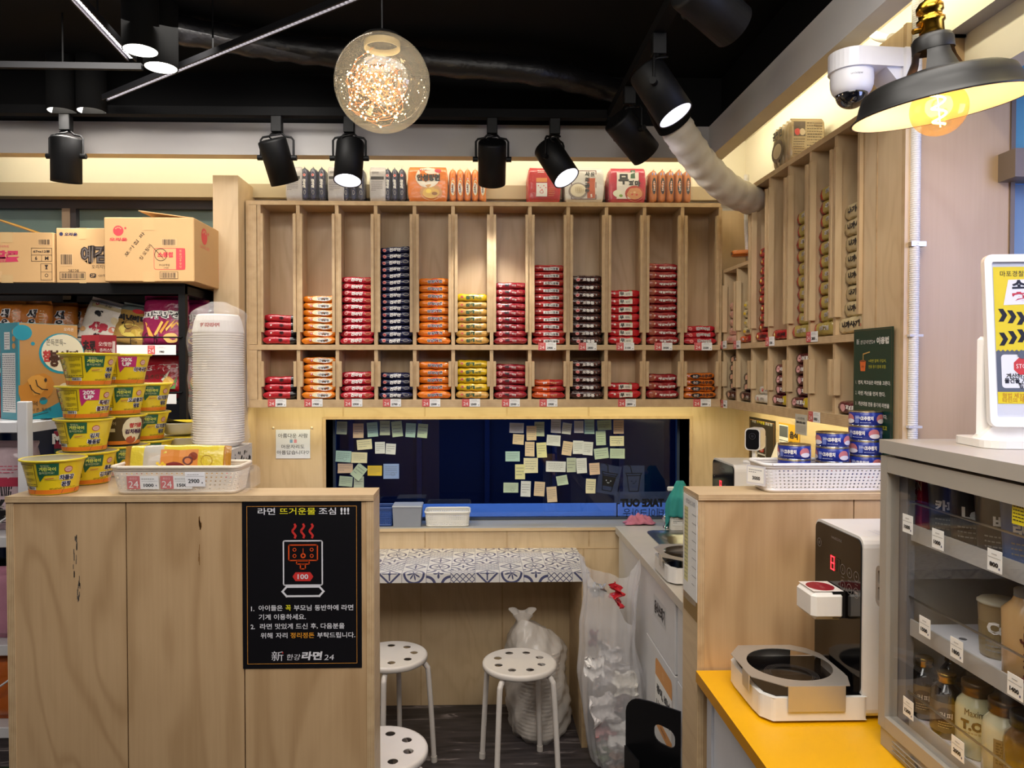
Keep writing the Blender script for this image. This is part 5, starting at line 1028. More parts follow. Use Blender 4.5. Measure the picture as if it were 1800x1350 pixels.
b = MB(); b.box(0, .022, 0, .001, 0, .038, ink('#4a6ab0')); D = Dec(b, plane((0, -.0002, 0), (1, 0, 0), (0, 0, 1))); D.ell(.011, .009, .006, .007, WT, 1); D.ell(.011, .012, .005, .005, INK, 2); tag(build('picture_card', b, None, (tx + .079, tyy - .29, ZC + .045), (0, 0, R(40))), 'small blue picture card stuck by the spotted carton', 'card')
# ================================================================ ceiling fittings
TY, TZ, TX = 2.85, 2.498, .525
b = MB(); b.box(-2.3, TX - .02, TY - .018, TY + .018, TZ, TZ + .032, DKM); tr = tag(build('lighting_track', b), 'black lighting track running along the back fascia', 'track')
b = MB(); b.box(TX - .018, TX + .018, -.5, TY - .03, TZ, TZ + .032, DKM); tag(build('lighting_track', b), 'black lighting track running towards the camera on the ceiling', 'track')
for tt in (tr,): build('track_hanger', MB().box(-1.5, -1.48, TY - .01, TY + .01, TZ + .032, 2.7, DKM), tt)
LENS = col('#f4f2ff', .3, emit=9); REFL = col('#e9e9ee', .25, var=0)
def track_spot(loc, d, label, power=0, yaw=0, lit=True, face=0):
    t = thing('track_spotlight', label, 'spotlight', loc, (0, 0, 0), 'black track spotlights')
    build('adapter', MB().box(-.02, .02, -.016, .016, -.06, 0, BLKM, bev=.002), t)
    r, L = .0535, .165; d = Vector(d).normalized(); pv = Vector((0, 0, -.155))          # pivot between the yoke's ends
    q = d.to_track_quat('-Z', 'Y').to_matrix().to_4x4(); M = Matrix.Translation(pv) @ q
    # yoke swings about the vertical so that its axle is square to the beam
    ax = Vector((-d.y, d.x, 0)); ax = ax.normalized() if ax.length > .2 else Vector((1, 0, 0))
    if ax.x < 0: ax = -ax
    if face: ax = Vector((1, 0, 0))
    b = MB(); w = .062
    for s in (-1, 1):
        e = ax * s
        b.tube([Vector((0, 0, -.060)) + e * .002, Vector((0, 0, -.064)) + e * .02, Vector((0, 0, -.074)) + e * .03, Vector((0, 0, -.078)) + e * (w - .008), Vector((0, 0, -.088)) + e * w, pv + e * w], .0042, BLKM, 6)
    yk = build('yoke', b, t)
    for s in (-1, 1): build('knob', MB().tube([pv + ax * s * (w - .008), pv + ax * s * (w + .012)], .010, BLKM, 12), yk)
    b = MB(); b.M = M; b.lathe([(1e-4, L * .42), (r * .8, L * .42), (r * .97, L * .40), (r, L * .37), (r, -L * .58), (r - .003, -L * .58), (r - .004, -L * .5), (r - .006, -L * .30)], BLKM, 32)
    for i in range(14): a = TAU * i / 14; b.M = M @ Matrix.Translation((r * .62 * math.cos(a), r * .62 * math.sin(a), L * .4205)); b.lathe([(.003, 0), (1e-4, .0004)], ink('#050505'), 6)
    build('housing', b, t)
    b = MB(); b.M = M; b.lathe([(r - .004, -L * .57), (r * .8, -L * .45), (r * .6, -L * .34)], REFL if lit else col('#0b0b0c', .6), 32); build('reflector', b, t)
    b = MB(); b.M = M; b.lathe([(r * .62, -L * .345), (1e-4, -L * .35)], LENS if lit else col('#17171a', .3), 24); build('lamp', b, t)
    cb = [Vector((0, .004, -.06)), Vector((.018, -.03, -.075)), Vector((-.02, -.035, -.085)), Vector((0, -.02, -.1)), pv + d * (-L * .4)]
    build('cable', MB().tube(smooth_path(cb, 5), .003, BLKM, 6), t)
    if power: spot('track_spot_beam', Vector(loc) + pv + d * (L * .62), d, power, (1, .95, .88), 62, .6, .03)
    return t
def tp(px, Y=TY): return (at(px, 225, Y=TY).x, TY, TZ)
track_spot(tp(116), (-.06, .1, -1), 'black track spotlight furthest from the corner, above the cartons', 3, lit=False, face=1)
track_spot(tp(487), (.2, .38, -.9), 'black track spotlight before the first navy multipack', 4, face=1)
track_spot(tp(614), (-.03, -.28, -1), 'black track spotlight shining down before the second navy multipack', 3, face=1)
track_spot(tp(865), (.0, .58, -.85), 'black track spotlight aimed at the bins over the empty shelf top', 13, face=1)
track_spot(tp(975), (.45, -.38, -.85), 'black track spotlight tilted towards the side wall, showing its white reflector', 4)
y1 = 2.12; track_spot((TX, y1, TZ), (.46, -.22, -.85), 'large black spotlight on the side track, tilted with lit reflector', 2)
y2 = 2.52; track_spot((TX, y2, TZ), (.62, .35, -.55), 'black spotlight on the side track turned away behind the lit one', 4)
track_spot((TX + .02, 1.74, TZ + .06), (.35, .2, -.15), 'black spotlight at the top edge of the photo over the fascia', 0, lit=False)
# surface downlights
def downlight(px, py, z, label):
    p = at(px, py, Z=z); t = thing('ceiling_downlight', label, 'ceiling light', (p.x, p.y, z), (0, 0, 0), 'black cylinder downlights'); r = .052
    build('housing', MB().lathe([(r, 2.70 - z), (r, 0), (r - .003, -.001), (r - .004, .004)], col('#050505', .85, spec=.2), 32), t)
    build('reflector', MB().lathe([(r - .004, .0), (r * .80, .028), (r * .7, .034)], col('#f2f0ea', .4, emit=2.2), 32), t)  # lamplight on the reflector is put into its emission
    build('lamp', MB().lathe([(r * .72, .032), (1e-4, .033)], col('#fff6e6', .3, emit=12), 24), t)
    spot('downlight_beam', (p.x, p.y, z - .01), (0, 0, -1), 6, WHITE, 110, .7, .04)
downlight(247, 89, 2.50, 'black cylinder downlight nearest the light strips'); downlight(283, 119, 2.50, 'black cylinder downlight touching the long light strip')
downlight(109, 196, 2.50, 'black cylinder downlight above the first track spotlight'); downlight(161, 196, 2.50, 'black cylinder downlight at the end of the long light strip')
# LED profile strips
def strip(a, c, label, w=.022, dots=True):
    t = thing('light_strip', label, 'light strip'); a, c = Vector(a), Vector(c); d = (c - a).normalized(); s = d.cross(Vector((0, 0, 1))).normalized()
    b = MB(); 
    for o in (-1, 1): b.add([a + s * o * w / 2 + Vector((0, 0, 0)), c + s * o * w / 2, c + s * o * w / 2 + Vector((0, 0, .02)), a + s * o * w / 2 + Vector((0, 0, .02)), a + s * o * (w / 2 - .005), c + s * o * (w / 2 - .005), c + s * o * (w / 2 - .005) + Vector((0, 0, .02)), a + s * o * (w / 2 - .005) + Vector((0, 0, .02))], [(0, 1, 2, 3), (4, 5, 6, 7), (0, 1, 5, 4)], col('#17171a', .55, spec=.3))
    b.add([a + s * w / 2 + Vector((0, 0, .012)), c + s * w / 2 + Vector((0, 0, .012)), c - s * w / 2 + Vector((0, 0, .012)), a - s * w / 2 + Vector((0, 0, .012))], [(0, 1, 2, 3)], col('#8f8c96', .3, emit=.35) if dots else col('#17171a', .55, spec=.3)); build('profile', b, t)
    if dots:
        b = MB(); n = int((c - a).length / .017)
        for i in range(n):
            p = a + d * ((i + .5) * .017) + Vector((0, 0, .0085)); b.add([p + d * .0042 + s * .005, p + d * .0042 - s * .005, p - d * .0042 - s * .005, p - d * .0042 + s * .005], [(0, 1, 2, 3)], col('#fff4f6', .3, emit=26))
        o = build('light_dots', b, t); o['kind'] = 'stuff'
    build('hanger', MB().tube([(a + c) / 2 + Vector((0, 0, .02)), ((a + c) / 2).xy.to_3d() + Vector((0, 0, 2.70))], .003, DKM, 6), t)
    return t
zs_ = 2.52
strip(at(184, 177, Z=zs_), at(640, -8, Z=zs_), 'long diagonal light strip with small white lights across the black ceiling')
strip(at(232, 108, Z=zs_), at(95, -40, Z=zs_), 'bright diagonal light strip ending at the corner of the hanging profile', .03)
strip(at(-30, 119, Z=zs_), at(250, 123, Z=zs_), 'plain aluminium profile across the ceiling at the photo edge', .014, False)
b = MB(); pts = smooth_path([at(250, 40, Z=2.645), at(420, 72, Z=2.645), at(560, 92, Z=2.64), at(760, 110, Z=2.62), at(960, 130, Z=2.60), at(1100, 165, Z=2.60)], 12)
dp = MB(); dp.tube(pts, .05, col('#0d0c0e', .4, bump=.5), 16, rad=lambda t: .045 + .003 * math.sin(t * 90)); tag(build('flexible_duct', dp), 'dark foil duct winding across the black ceiling', 'duct')
# globe pendant
gp = at(672, 147, Y=1.9); gr = .121
t = thing('globe_pendant', 'clear glass globe pendant filled with copper fairy lights', 'pendant lamp', gp)
GG = glass('gold_tinted_glass', (.97, .92, .80), .05, .0, .35, .10)  # haze stands in for lights reflected on the globe
b = MB(); b.lathe([(max(1e-4, gr * math.sin(PI * i / 28)), -gr * math.cos(PI * i / 28)) for i in range(27)], GG, 48); build('globe', b, t)
build('cap', MB().lathe([(.05, gr - .009), (.048, gr - .004), (.02, gr + .002), (.006, gr + .004), (.006, gr + .016), (1e-4, gr + .016)], DKM, 24), t)
build('inner_collar', MB().lathe([(.046, gr - .018), (.046, gr - .034), (.043, gr - .034), (.043, gr - .018)], col('#cdbb92', .4, alpha=.6), 24), t)
build('cord', MB().tube([(0, 0, gr + .014), (0, 0, 2.70 - gp.z)], .0022, BLACK, 6), t)
rs4 = random.Random(11); cw = MB(); bl = MB(); COP = metal('#d98a4a', .3); BL = col('#ffe2ae', .3, emit=16)
def inball(k=.95):
    while True:
        v = Vector([rs4.uniform(-1, 1) for _ in range(3)])
        if v.length < 1: v = v * gr * k; v.z = v.z * .78 - gr * .16; return v
for i in range(13):
    c0 = inball(.42); n = Vector([rs4.uniform(-1, 1) for _ in range(3)]).normalized(); a = n.orthogonal().normalized(); b_ = n.cross(a); rr = rs4.uniform(.35, .6) * gr
    pts = []
    for q in range(30):
        p = c0 + (a * math.cos(q * .36) + b_ * math.sin(q * .36)) * rr * (1 + .15 * math.sin(q * 1.3 + i)) + n * .002 * q
        if p.length > gr * .92: p = p.normalized() * gr * .92
        pts.append(p)
    cw.tube(pts, .0007, COP, 5)
    for q in range(0, 30, 2): bl.ball(pts[q], rs4.choice([.0012, .0016, .0024]), BL, 4)
for i in range(90):
    p = inball(.93); bl.ball(p, .001, BL, 3)
build('copper_wire', cw, t); o = build('fairy_lights', bl, t); o['kind'] = 'stuff'
point('globe_glow', gp + Vector((0, 0, -.02)), 1.7, (1, .85, .65), .09)
# black pendant with filament bulb
pp = at(1650, 190, Y=1.32)
t = thing('shade_pendant', 'black metal shade pendant with a glowing amber bulb over the display case', 'pendant lamp', pp, (R(3), R(-8), 0)); rS = .1435
sh = [(.048, .064), (.056, .058), (.08, .053), (.110, .048), (.121, .042), (.128, .026), (.134, .008), (rS, 0)]
b = MB(); nk = [(.028, .108), (.032, .104), (.036, .088), (.048, .064)]
for i in range(3):
    b.grid(lambda u, v, i=i: ((lambda q, f, a: ((nk[q][0] * (1 - f) + nk[q + 1][0] * f) * math.cos(a), (nk[q][0] * (1 - f) + nk[q + 1][0] * f) * math.sin(a), nk[q][1] * (1 - f) + nk[q + 1][1] * f))(min(2, int(v * 3)), v * 3 - min(2, int(v * 3)), TAU * i / 3 - .35 + u * 1.15)), 10, 6, col('#0b0907', .45))
b.lathe(sh, col('#0b0907', .45), 56); b.lathe([(rS, 0), (rS + .0015, -.002), (rS - .001, -.003), (rS - .003, 0)], col('#0b0907', .45), 56); build('shade', b, t)
b = MB(); b.lathe([(r - .0022, z - .0022) for r, z in sh], col('#fff0e0', .5), 56); build('shade_lining', b, t)
build('cap', MB().lathe([(.034, .100), (.034, .118), (.030, .126), (.022, .130), (.014, .131)], col('#0b0907', .45), 24), t)
BRS = metal('#b8892e', .22)
b = MB(); b.lathe([(.014, .130), (.020, .132), (.020, .148), (.023, .150), (.023, .156), (.019, .158), (.019, .166), (.022, .168), (.022, .178), (.016, .186), (.008, .190), (.007, .198), (1e-4, .199)], BRS, 24); sk = build('socket', b, t)
build('switch_knob', MB().tube([(-.018, 0, .14), (-.034, 0, .138)], .005, BRS, 8), sk)
build('cord', MB().tube([(0, 0, .196), (0, 0, .22), (-.004, 0, .6)], .0045, BLACK, 8), t)
b = MB(); bz_ = -.002; b.lathe([(.013, .062), (.015, .05), (.026, .035)] + [(.047 * math.sin(a), bz_ - .047 * math.cos(a)) for a in [PI * (.72 - .05 * i) for i in range(15)]] + [(1e-4, bz_ - .047)], glass('amber_bulb_glass', (1, .80, .50), .04, .0, .3, .02), 32); build('bulb', b, t)
b = MB(); b.tube([(.011 * math.cos(q * .5), .011 * math.sin(q * .5), .035 - q * .0019) for q in range(36)], .0021, col('#ffb860', .3, emit=24), 6); b.tube([(0, 0, .05), (0, 0, -.034)], .0012, col('#ffcf8a', .3, emit=8), 6); build('filament', b, t)
point('amber_bulb_light', pp + Vector((0, 0, -.012)), 1.5, (1, .70, .42), .03)
# security dome camera on its arm
dm = at(1497, 160, Y=1.86)
t = thing('dome_camera', 'white dome security camera on a wall arm', 'security camera', (dm.x, 1.86, dm.z)); DW = col('#eeedf2', .35)
ax1 = XR - .0015 - dm.x; zt_ = at(1497, 120, Y=1.86).z - dm.z
b = MB(); out = [(.056 * math.cos(a), .056 * math.sin(a)) for a in [PI / 2 + PI * i / 16 for i in range(17)]]; b.prism([(0, .056)] + out[1:-1] + [(0, -.056), (ax1 - .01, -.045), (ax1 - .01, .045)], zt_ - .012, zt_ + .034, DW, 'Z'); build('arm', b, t, bev=.003)
b = MB(); b.box(ax1 - .02, ax1 - .001, -.05, .05, zt_ - .075, zt_ + .036, DW, bev=.004); b.prism([(ax1 - .06, zt_ - .011), (ax1 - .019, zt_ - .011), (ax1 - .019, zt_ - .06)], -.04, .04, DW, 'Y'); build('wall_plate', b, t)
b = MB(); b.lathe([(.050, zt_ - .012), (.051, zt_ - .03), (.050, .010), (.046, -.002), (.040, -.010), (.035, -.012)], DW, 40); D = Dec(b, lambda x, z, k: ((.0512 + .0003 * k) * math.cos(-PI / 2 + x / .051), (.0512 + .0003 * k) * math.sin(-PI / 2 + x / .051), zt_ - .03 + z)); D.text('uniview', -.012, 0, .006, ink('#8a8a92'), 2); build('housing', b, t)
b = MB(); b.lathe([(.038 * math.sin(a), -.010 - .034 * math.cos(a)) for a in [PI * .5 * (1 - i / 12) for i in range(12)]] + [(1e-4, -.044)], col('#0b0b10', .05, coat=1, spec=.8), 32); dome = build('dome', b, t)
# corrugated conduits, fabric wrapped duct
def corr(pts, r, label, m=col('#e6e3de', .45), pitch=.0055, name='corrugated_conduit'):
    pts = smooth_path(pts, 10) if len(pts) > 2 else [Vector(pts[0]).lerp(Vector(pts[1]), i / 40) for i in range(41)]
    ln = sum((b - a).length for a, b in zip(pts, pts[1:])); n = int(ln / pitch) * 3; cum = [0]
    for a, b in zip(pts, pts[1:]): cum.append(cum[-1] + (b - a).length)
    P2 = []; j = 0
    for i in range(n + 1):
        s = ln * i / n
        while j < len(pts) - 2 and cum[j + 1] < s: j += 1
        P2.append(pts[j].lerp(pts[j + 1], (s - cum[j]) / max(1e-6, cum[j + 1] - cum[j])))
    b = MB(); b.tube(P2, r, m, 12, rad=lambda t: r * (1, 1.0, .84)[int(round(t * n)) % 3]); return tag(build(name, b), label, 'conduit', 'white corrugated conduits')
cx_ = at(1606, 500, Y=1.83); cd = corr([(cx_.x, 1.828, 1.0), (cx_.x, 1.828, 2.42), (cx_.x + .012, 1.85, 2.57)], .0125, 'white corrugated conduit running down beside the end of the side shelf')
for py in (590, 750): p = at(1606, py, Y=1.83); build('clip', MB().box(-.016, .018, -.014, .02, -.003, .003, col('#cfcdd0', .4)), cd, (cx_.x, 1.83, p.z))
for py in (82, 430): p = at(1606, py, Y=1.83); build('clip', MB().box(-.015, .022, -.015, .02, -.006, .006, STEEL), cd, (cx_.x, 1.83, p.z))
corr([(1.13, 2.12, 2.57), (1.135, 2.10, 2.50), (1.12, 1.98, 2.43), (1.105, 1.95, 2.42)], .0125, 'white corrugated conduit bending out of the cove at the top of the shelf end')
corr([(XR + .07, 3.12, 2.36), (XR + .072, 3.12, 2.15), (XR + .085, 3.12, 1.95), (XR + .10, 3.12, 1.86)], .011, 'white corrugated conduit hanging in the corner behind the fabric duct')
b = MB(); pts = smooth_path([at(1178, 205, Y=2.55), at(1206, 250, Y=2.6), at(1240, 295, Y=2.68), at(1283, 334, Y=2.78), at(1322, 352, Y=2.88), at(1350, 362, Y=3.02)], 14)
b.tube(pts, .06, col('#d9d2c6', .75, bump=.3, bscale=30), 24, rad=lambda t: .056 + .0018 * math.sin(t * 75) + .001 * math.sin(t * 190)); tag(build('fabric_duct', b), 'white fabric wrapped duct curving from the fascia down into the corner', 'duct')
b = MB(); b.tube([pts[0] + Vector((-.03, -.02, .05)), pts[0], pts[4]], .062, DKM, 20); tag(build('duct_collar', b), 'black collar where the fabric duct starts', 'duct')
# ================================================================ sticky notes on the window pane
NC = {'green': '#b9cdb8', 'sage': '#b4bfae', 'beige': '#d9c4a8', 'peach': '#d8bca6', 'aqua': '#a9cbca', 'cream': '#e0dcbc', 'white': '#d8dde0', 'lavender': '#cfd0de', 'yellow': '#e0bf3a', 'blue': '#8fa9dc', 'lemon': '#dcdba8'}
def note(px, py, w, h, c, rot, where, curl=1, n=0):
    p = at(px, py, Y=YG - .002); sc_ = YG / FPX * .97; W, H_ = w * sc_, h * sc_; rs5 = random.Random(n * 13 + 5)
    b = MB(); cu = rs5.uniform(.002, .010) * curl; sd = rs5.choice((-1, 1))
    def P(x, y, k): 
        u, v = x / W + .5, y / H_ + .5; l = cu * max(0, .55 - v) ** 2 * 3.0 * (1 + sd * (u - .5) * 1.4); return Vector((x, -.0008 - l - .0004 * k, y))
    b.grid(lambda u, v: P((u - .5) * W, (v - .5) * H_, 0), 5, 6, col(NC[c], .7, var=.03)); D = Dec(b, P)
    D.scribble(-W * .38, -H_ * .30, W * .38, H_ * .36, ink('#6b6f7c'), 1, rs5.choice((3, 4, 5)), .09, n)
    if n % 5 == 0: D.ring(W * .1, -H_ * .2, W * .12, .0008, ink('#6b6f7c'), 1, 10)
    o = build('sticky_note', b, None, p, (0, R(rot), 0)); o.location.y = YG - .0015 - .002 * (n % 4)
    return tag(o, f'{c} sticky note, {where}', 'sticky note', 'sticky notes on the night window')
LEFT = [[(601, 752, 19, 23, 'sage', 2), (630, 757, 19, 26, 'peach', 0), (655, 755, 19, 26, 'aqua', -4), (677, 752, 18, 26, 'sage', 0), (698, 754, 19, 28, 'green', -6), (722, 756, 18, 25, 'aqua', 3), (743, 757, 18, 25, 'green', 5)],
        [(641, 781, 27, 18, 'cream', -5), (668, 787, 18, 21, 'white', -1), (687, 789, 18, 19, 'white', 3)], [(604, 802, 28, 20, 'aqua', 3), (632, 804, 28, 19, 'cream', 2)],
        [(607, 823, 27, 17, 'peach', 0), (631, 829, 20, 26, 'green', 38), (659, 827, 26, 18, 'yellow', 0), (688, 828, 28, 27, 'blue', 0)], [(608, 846, 24, 18, 'green', 5), (631, 847, 18, 20, 'sage', 0)]]
RIGHT = [[(908, 752, 26, 18, 'lavender', 2), (934, 761, 18, 26, 'beige', 0), (948, 754, 18, 26, 'sage', 1), (977, 749, 18, 24, 'lavender', 2), (996, 753, 17, 20, 'white', 8), (1017, 750, 17, 22, 'lavender', 0), (1036, 750, 18, 26, 'aqua', 0), (1062, 747, 26, 18, 'green', -2), (1087, 750, 19, 25, 'peach', 0)],
         [(911, 772, 20, 18, 'beige', 4), (973, 774, 25, 19, 'white', 4), (1056, 770, 18, 26, 'green', -2), (1084, 775, 26, 18, 'cream', 0)],
         [(931, 789, 17, 26, 'beige', 1), (952, 791, 18, 27, 'lemon', -3), (997, 788, 18, 25, 'beige', 9), (1016, 786, 19, 24, 'white', 2), (1033, 788, 18, 24, 'white', 4), (1057, 797, 26, 19, 'green', -6), (1085, 797, 27, 18, 'green', 1)],
         [(901, 802, 26, 18, 'aqua', 0), (933, 818, 26, 27, 'cream', 0), (914, 829, 18, 27, 'lemon', 0), (977, 820, 36, 19, 'white', 2), (1004, 817, 17, 26, 'sage', 0), (1022, 818, 19, 27, 'white', -2), (1045, 824, 19, 21, 'peach', -3)],
         [(988, 844, 20, 17, 'green', -10), (898, 857, 27, 18, 'green', 1), (924, 859, 18, 28, 'white', 2), (948, 859, 19, 26, 'beige', 4), (970, 869, 18, 28, 'beige', -4), (1038, 854, 18, 26, 'cream', 3)]]
k = 0
for nm, rows in (('pillar-side', LEFT), ('sink-side', RIGHT)):
    for r, row in enumerate(rows):
        for i, (px, py, w_, h_, c_, ro) in enumerate(sorted(row)):
            note(px, py, w_, h_, c_, ro, f'{ORD[i + 1]} from pillar in {["top", "second", "third", "fourth", "lowest"][r]} row of {nm} cluster', n=k); k += 1
# take-out stickers, seen from their back: the lettering stands mirrored
def mir(cx, cy, rot=0): 
    p = at(cx, cy, Y=YG + .002); c, s = math.cos(rot), math.sin(rot); f = YG / FPX
    return lambda x, y, kk: p + Vector(((-x * c - y * s) * f, .0004 * (2 - kk), (-(-x) * 0 + (-x * s + y * c)) * f))
SK = ink('#0a0c14'); FLM = col('#8fa4d8', .2, alpha=.13, var=0)
st = thing('takeout_sticker', 'mirrored TAKE OUT sticker low on the window next to the sink', 'window sticker', (0, 0, 0))
b = MB(); D = Dec(b, mir(1131, 884)); D.text('TAKE OUT', 2, 0, 15, SK, 1, w=78, bold=.06); D.text('테이크아웃', 0, -19, 18, SK, 1, w=72); D.line([(-43, -1), (-47, -1), (-47, -25), (-42, -25)], 2, SK, 1); D.line([(43, -1), (47, -1), (47, -25), (42, -25)], 2, SK, 1); build('lettering', b, st)
b = MB(); D = Dec(b, mir(1131, 878)); D.rect(-52, -30, 52, 14, FLM, 0); build('clear_film', b, st)
def cupst(px, py, rot, dark, label):
    t = thing('cup_sticker', label, 'window sticker'); b = MB(); D = Dec(b, mir(px, py, rot)); D.rect(-19, -26, 19, 26, FLM, 0); build('clear_film', b, t); b = MB(); D = Dec(b, mir(px, py, rot)); wl = ink('#c8d0e4')
    D.line([(-12, 8), (-8, -20), (8, -20), (12, 8)], 1.4, SK, 1, True); D.line([(-14, 12), (14, 12), (12, 8), (-12, 8)], 1.4, SK, 1, True); D.line([(3, 12), (6, 24), (11, 27)], 1.6, SK, 1)
    if dark: D.poly([(-11.5, 6), (-9, -12), (9, -12), (11.5, 6)], SK, 1)
    e = wl if dark else SK; D.ell(-4, -2, .9, 1.1, e, 2, 8); D.ell(4, -2, .9, 1.1, e, 2, 8); D.line([(-2, -5), (0, -6.4), (2, -5)], .8, e, 2); build('cup_drawing', b, t)
cupst(1070, 843, -.18, True, 'dark cup sticker with straw and tiny face on the window glass'); cupst(1114, 844, 0, False, 'outlined cup sticker with tiny face above the mirrored lettering')
# things on the sill
SZ = WZ0 + .0008
def on_sill(px, dy=.06): return at(px, 920, Y=YB + dy).x
x = on_sill(717); b = MB(); G1 = col('#8b8f97', .4); b.prism([(-.062, 0), (.062, 0), (.066, .088), (-.066, .088)], -.055, .05, G1, 'Y'); tg = build('sill_box', b, None, (x, YB + .07, SZ)); build('lid', MB().box(-.069, .069, -.058, .053, .088, .096, col('#a9adb6', .35), bev=.003), tg); tag(tg, 'grey lidded plastic box on the window sill behind the half wall', 'box')
x = on_sill(676); BLB = col('#2f4d8e', .4); BLUE_B = basket('perforated_bin', 'blue perforated bin at the end of the window sill by the half wall', (x, YB + .075, SZ), 0, .085, .10, .085, BLB, .006, 8, 6, .008, None, .45, 'bin')
x = on_sill(787); basket('sill_basket', 'white perforated basket in the middle of the window sill', (x, YB + .07, SZ), 0, .205, .12, .066, col('#e6e2d8', .4), .006, 22, 6, .02, None, .4)
# ================================================================ sink counter along the side wall
KX = .640; KZ = .82; KY0 = 2.02; KY1 = YB - .014
sk = thing('sink_counter', 'white sink counter along the side wall behind the half wall', 'sink counter', (0, 0, 0)); TOPM = col('#c9c2b6', .35, var=.08); CAB = col('#d9d8d8', .4)
sx0, sx1, sy0, sy1 = .765, 1.10, 2.78, 3.24
b = MB()
for q in ((KX, sx0, KY0, KY1), (sx1, XW - .002, KY0, KY1), (sx0, sx1, KY0, sy0), (sx0, sx1, sy1, KY1)): b.box(q[0], q[1], q[2], q[3], KZ - .03, KZ, TOPM)
build('worktop', b, sk)
b = MB(); rm = metal('#a9a9a8', .3); o1 = rrect(sx0 - .012, sy0 - .012, sx1 + .012, sy1 + .012, .05); o2 = rrect(sx0 + .012, sy0 + .012, sx1 - .012, sy1 - .012, .045); o3 = rrect(sx0 + .05, sy0 + .05, sx1 - .04, sy1 - .05, .07); o4 = [(x * .9 + .0932, y * .9 + .301) for x, y in o3]
vs = [(x, y, KZ + .003) for x, y in o1] + [(x, y, KZ + .001) for x, y in o2] + [(x, y, KZ - .012) for x, y in o3] + [(x, y, KZ - .16) for x, y in o4]; n = len(o1)
b.add(vs, [(j * n + i, j * n + (i + 1) % n, (j + 1) * n + (i + 1) % n, (j + 1) * n + i) for j in range(3) for i in range(n)] + [tuple(range(3 * n, 4 * n))], rm, True); build('sink_basin', b, sk)
b = MB(); b.box(KX + .03, XW - .004, KY0 + .02, KY1 - .002, 0, KZ - .19, CAB); b.box(KX + .03, sx0 - .02, KY0 + .02, KY1 - .002, KZ - .19, KZ - .0305, CAB); build('cabinet', b, sk)
yA, yB_ = at(1140, 1100, X=KX + .02).y, at(1192, 1150, X=KX + .02).y
for i, (y0, y1) in enumerate([(yB_ + .008, yA), (KY0 + .02, yB_ - .022)]):
    zsplit = KZ - .03 - .25
    for (z0, z1, nm) in ((.06, zsplit - .003, 'door'), (zsplit + .001, KZ - .033, 'flap_door')):
        d = build(nm, MB().box(KX + .012, KX + .029, y0, y1, z0, z1, CAB, bev=.002), sk)
        if i == 0:
            b = MB(); P = plane((KX + .0118, y1, z0), (0, -1, 0), (0, 0, 1)); D = Dec(b, P); Wd = y1 - y0; Hd = z1 - z0
            if nm == 'flap_door': D.rect(Wd * .28, Hd * .42, Wd * .72, Hd * .74, col('#c8c8c8', .4), 1); D.text('음식쓰레기', Wd * .5, Hd * .58, Hd * .2, INK, 2, w=Wd * .36, bold=.05); build('label', b, d)
            else:
                ORl = ink('#e09a4a'); D.poly(rrect(Wd * .36, Hd * .42, Wd * .92, Hd * .93, .02), ORl, 1); D.rect(Wd * .36, Hd * .50, Wd * .92, Hd * .80, PAPER, 2); D.text('종이, 비닐', Wd * .64, Hd * .715, Hd * .075, INK, 4, w=Wd * .44, bold=.05); D.text('나무젓가락', Wd * .64, Hd * .60, Hd * .075, INK, 4, w=Wd * .46, bold=.05); D.text('버려주세요', Wd * .64, Hd * .46, Hd * .03, ink('#8a4a12'), 3); D.text('[ ]', Wd * .64, Hd * .87, Hd * .05, ink('#f0c890'), 3); build('label', b, d)
build('filler_panel', MB().box(KX + .016, KX + .029, yA + .006, KY1 - .002, .0, KZ - .031, CAB), sk)
b = MB(); D = Dec(b, plane((.70, 2.70, KZ + .0004), (1, 0, 0), (0, 1, 0))); D.rect(0, 0, .06, .09, col('#d9cfc4', .5), 1); D.scribble(.005, .01, .055, .08, ink('#b5746a'), 2, 6); tag(build('paper_label', b), 'small paper label stuck flat on the sink worktop', 'label')
# bottle under a teal cloth, cleaner, knob, pink cloth
def cloth(name, c, L, W, H, m, seed, label, cat='cloth', rot=0):
    wf = wob(seed, 1.0); b = MB()
    def P(u, v):
        x, y = (u - .5) * L, (v - .5) * W; e = max(0, 1 - (abs(2 * u - 1) ** 3 + abs(2 * v - 1) ** 3)); a, d = wf(x * .8, y * .8, 0); r = 1 + .10 * math.sin(u * 17 + v * 11); return (x * r, y * r, .004 + H * e * (.65 + .25 * math.sin(u * 21 + v * 6) + .2 * math.sin(v * 19 - u * 9)) + .004 * abs(a))
    b.grid(P, 22, 16, m); return tag(build(name, b, None, c, (0, 0, rot), solid=.003), label, cat)
p = at(1124, 918, Y=YB + .03); cloth('pink_cloth', (at(1124, 915, Y=YB + .05).x, YB + .055, SZ), .135, .075, .04, col('#c0748a', .85, bump=.5), 4, 'pink crumpled cloth lying on the window sill')
cb = at(1193, 905, Y=3.27); t = thing('cleaner_bottle', 'white cleaner bottle with red print standing behind the sink', 'bottle', (cb.x, 3.272, KZ + .003))
b = MB(); b.prism(rrect(-.040, -.028, .040, .028, .018), 0, .125, WHT, 'Z'); b.lathe([(.032, .125), (.018, .15), (.014, .165)], WHT, 16); D = Dec(b, plane((-.04, -.0284, 0), (1, 0, 0), (0, 0, 1))); D.rect(.004, .02, .076, .11, PAPER, 1); D.line([(.008, .075), (.07, .075)], .002, RED, 2); D.scribble(.008, .03, .05, .07, INK, 2, 6); D.text('락스', .03, .092, .016, ink('#2a3a8a'), 2); D.bars(.052, .03, .072, .05, 2, 8); build('bottle', b, t)
build('trigger', MB().box(-.05, .02, -.01, .01, .17, .19, col('#d9d9d9', .4), bev=.004), t)
b = MB()
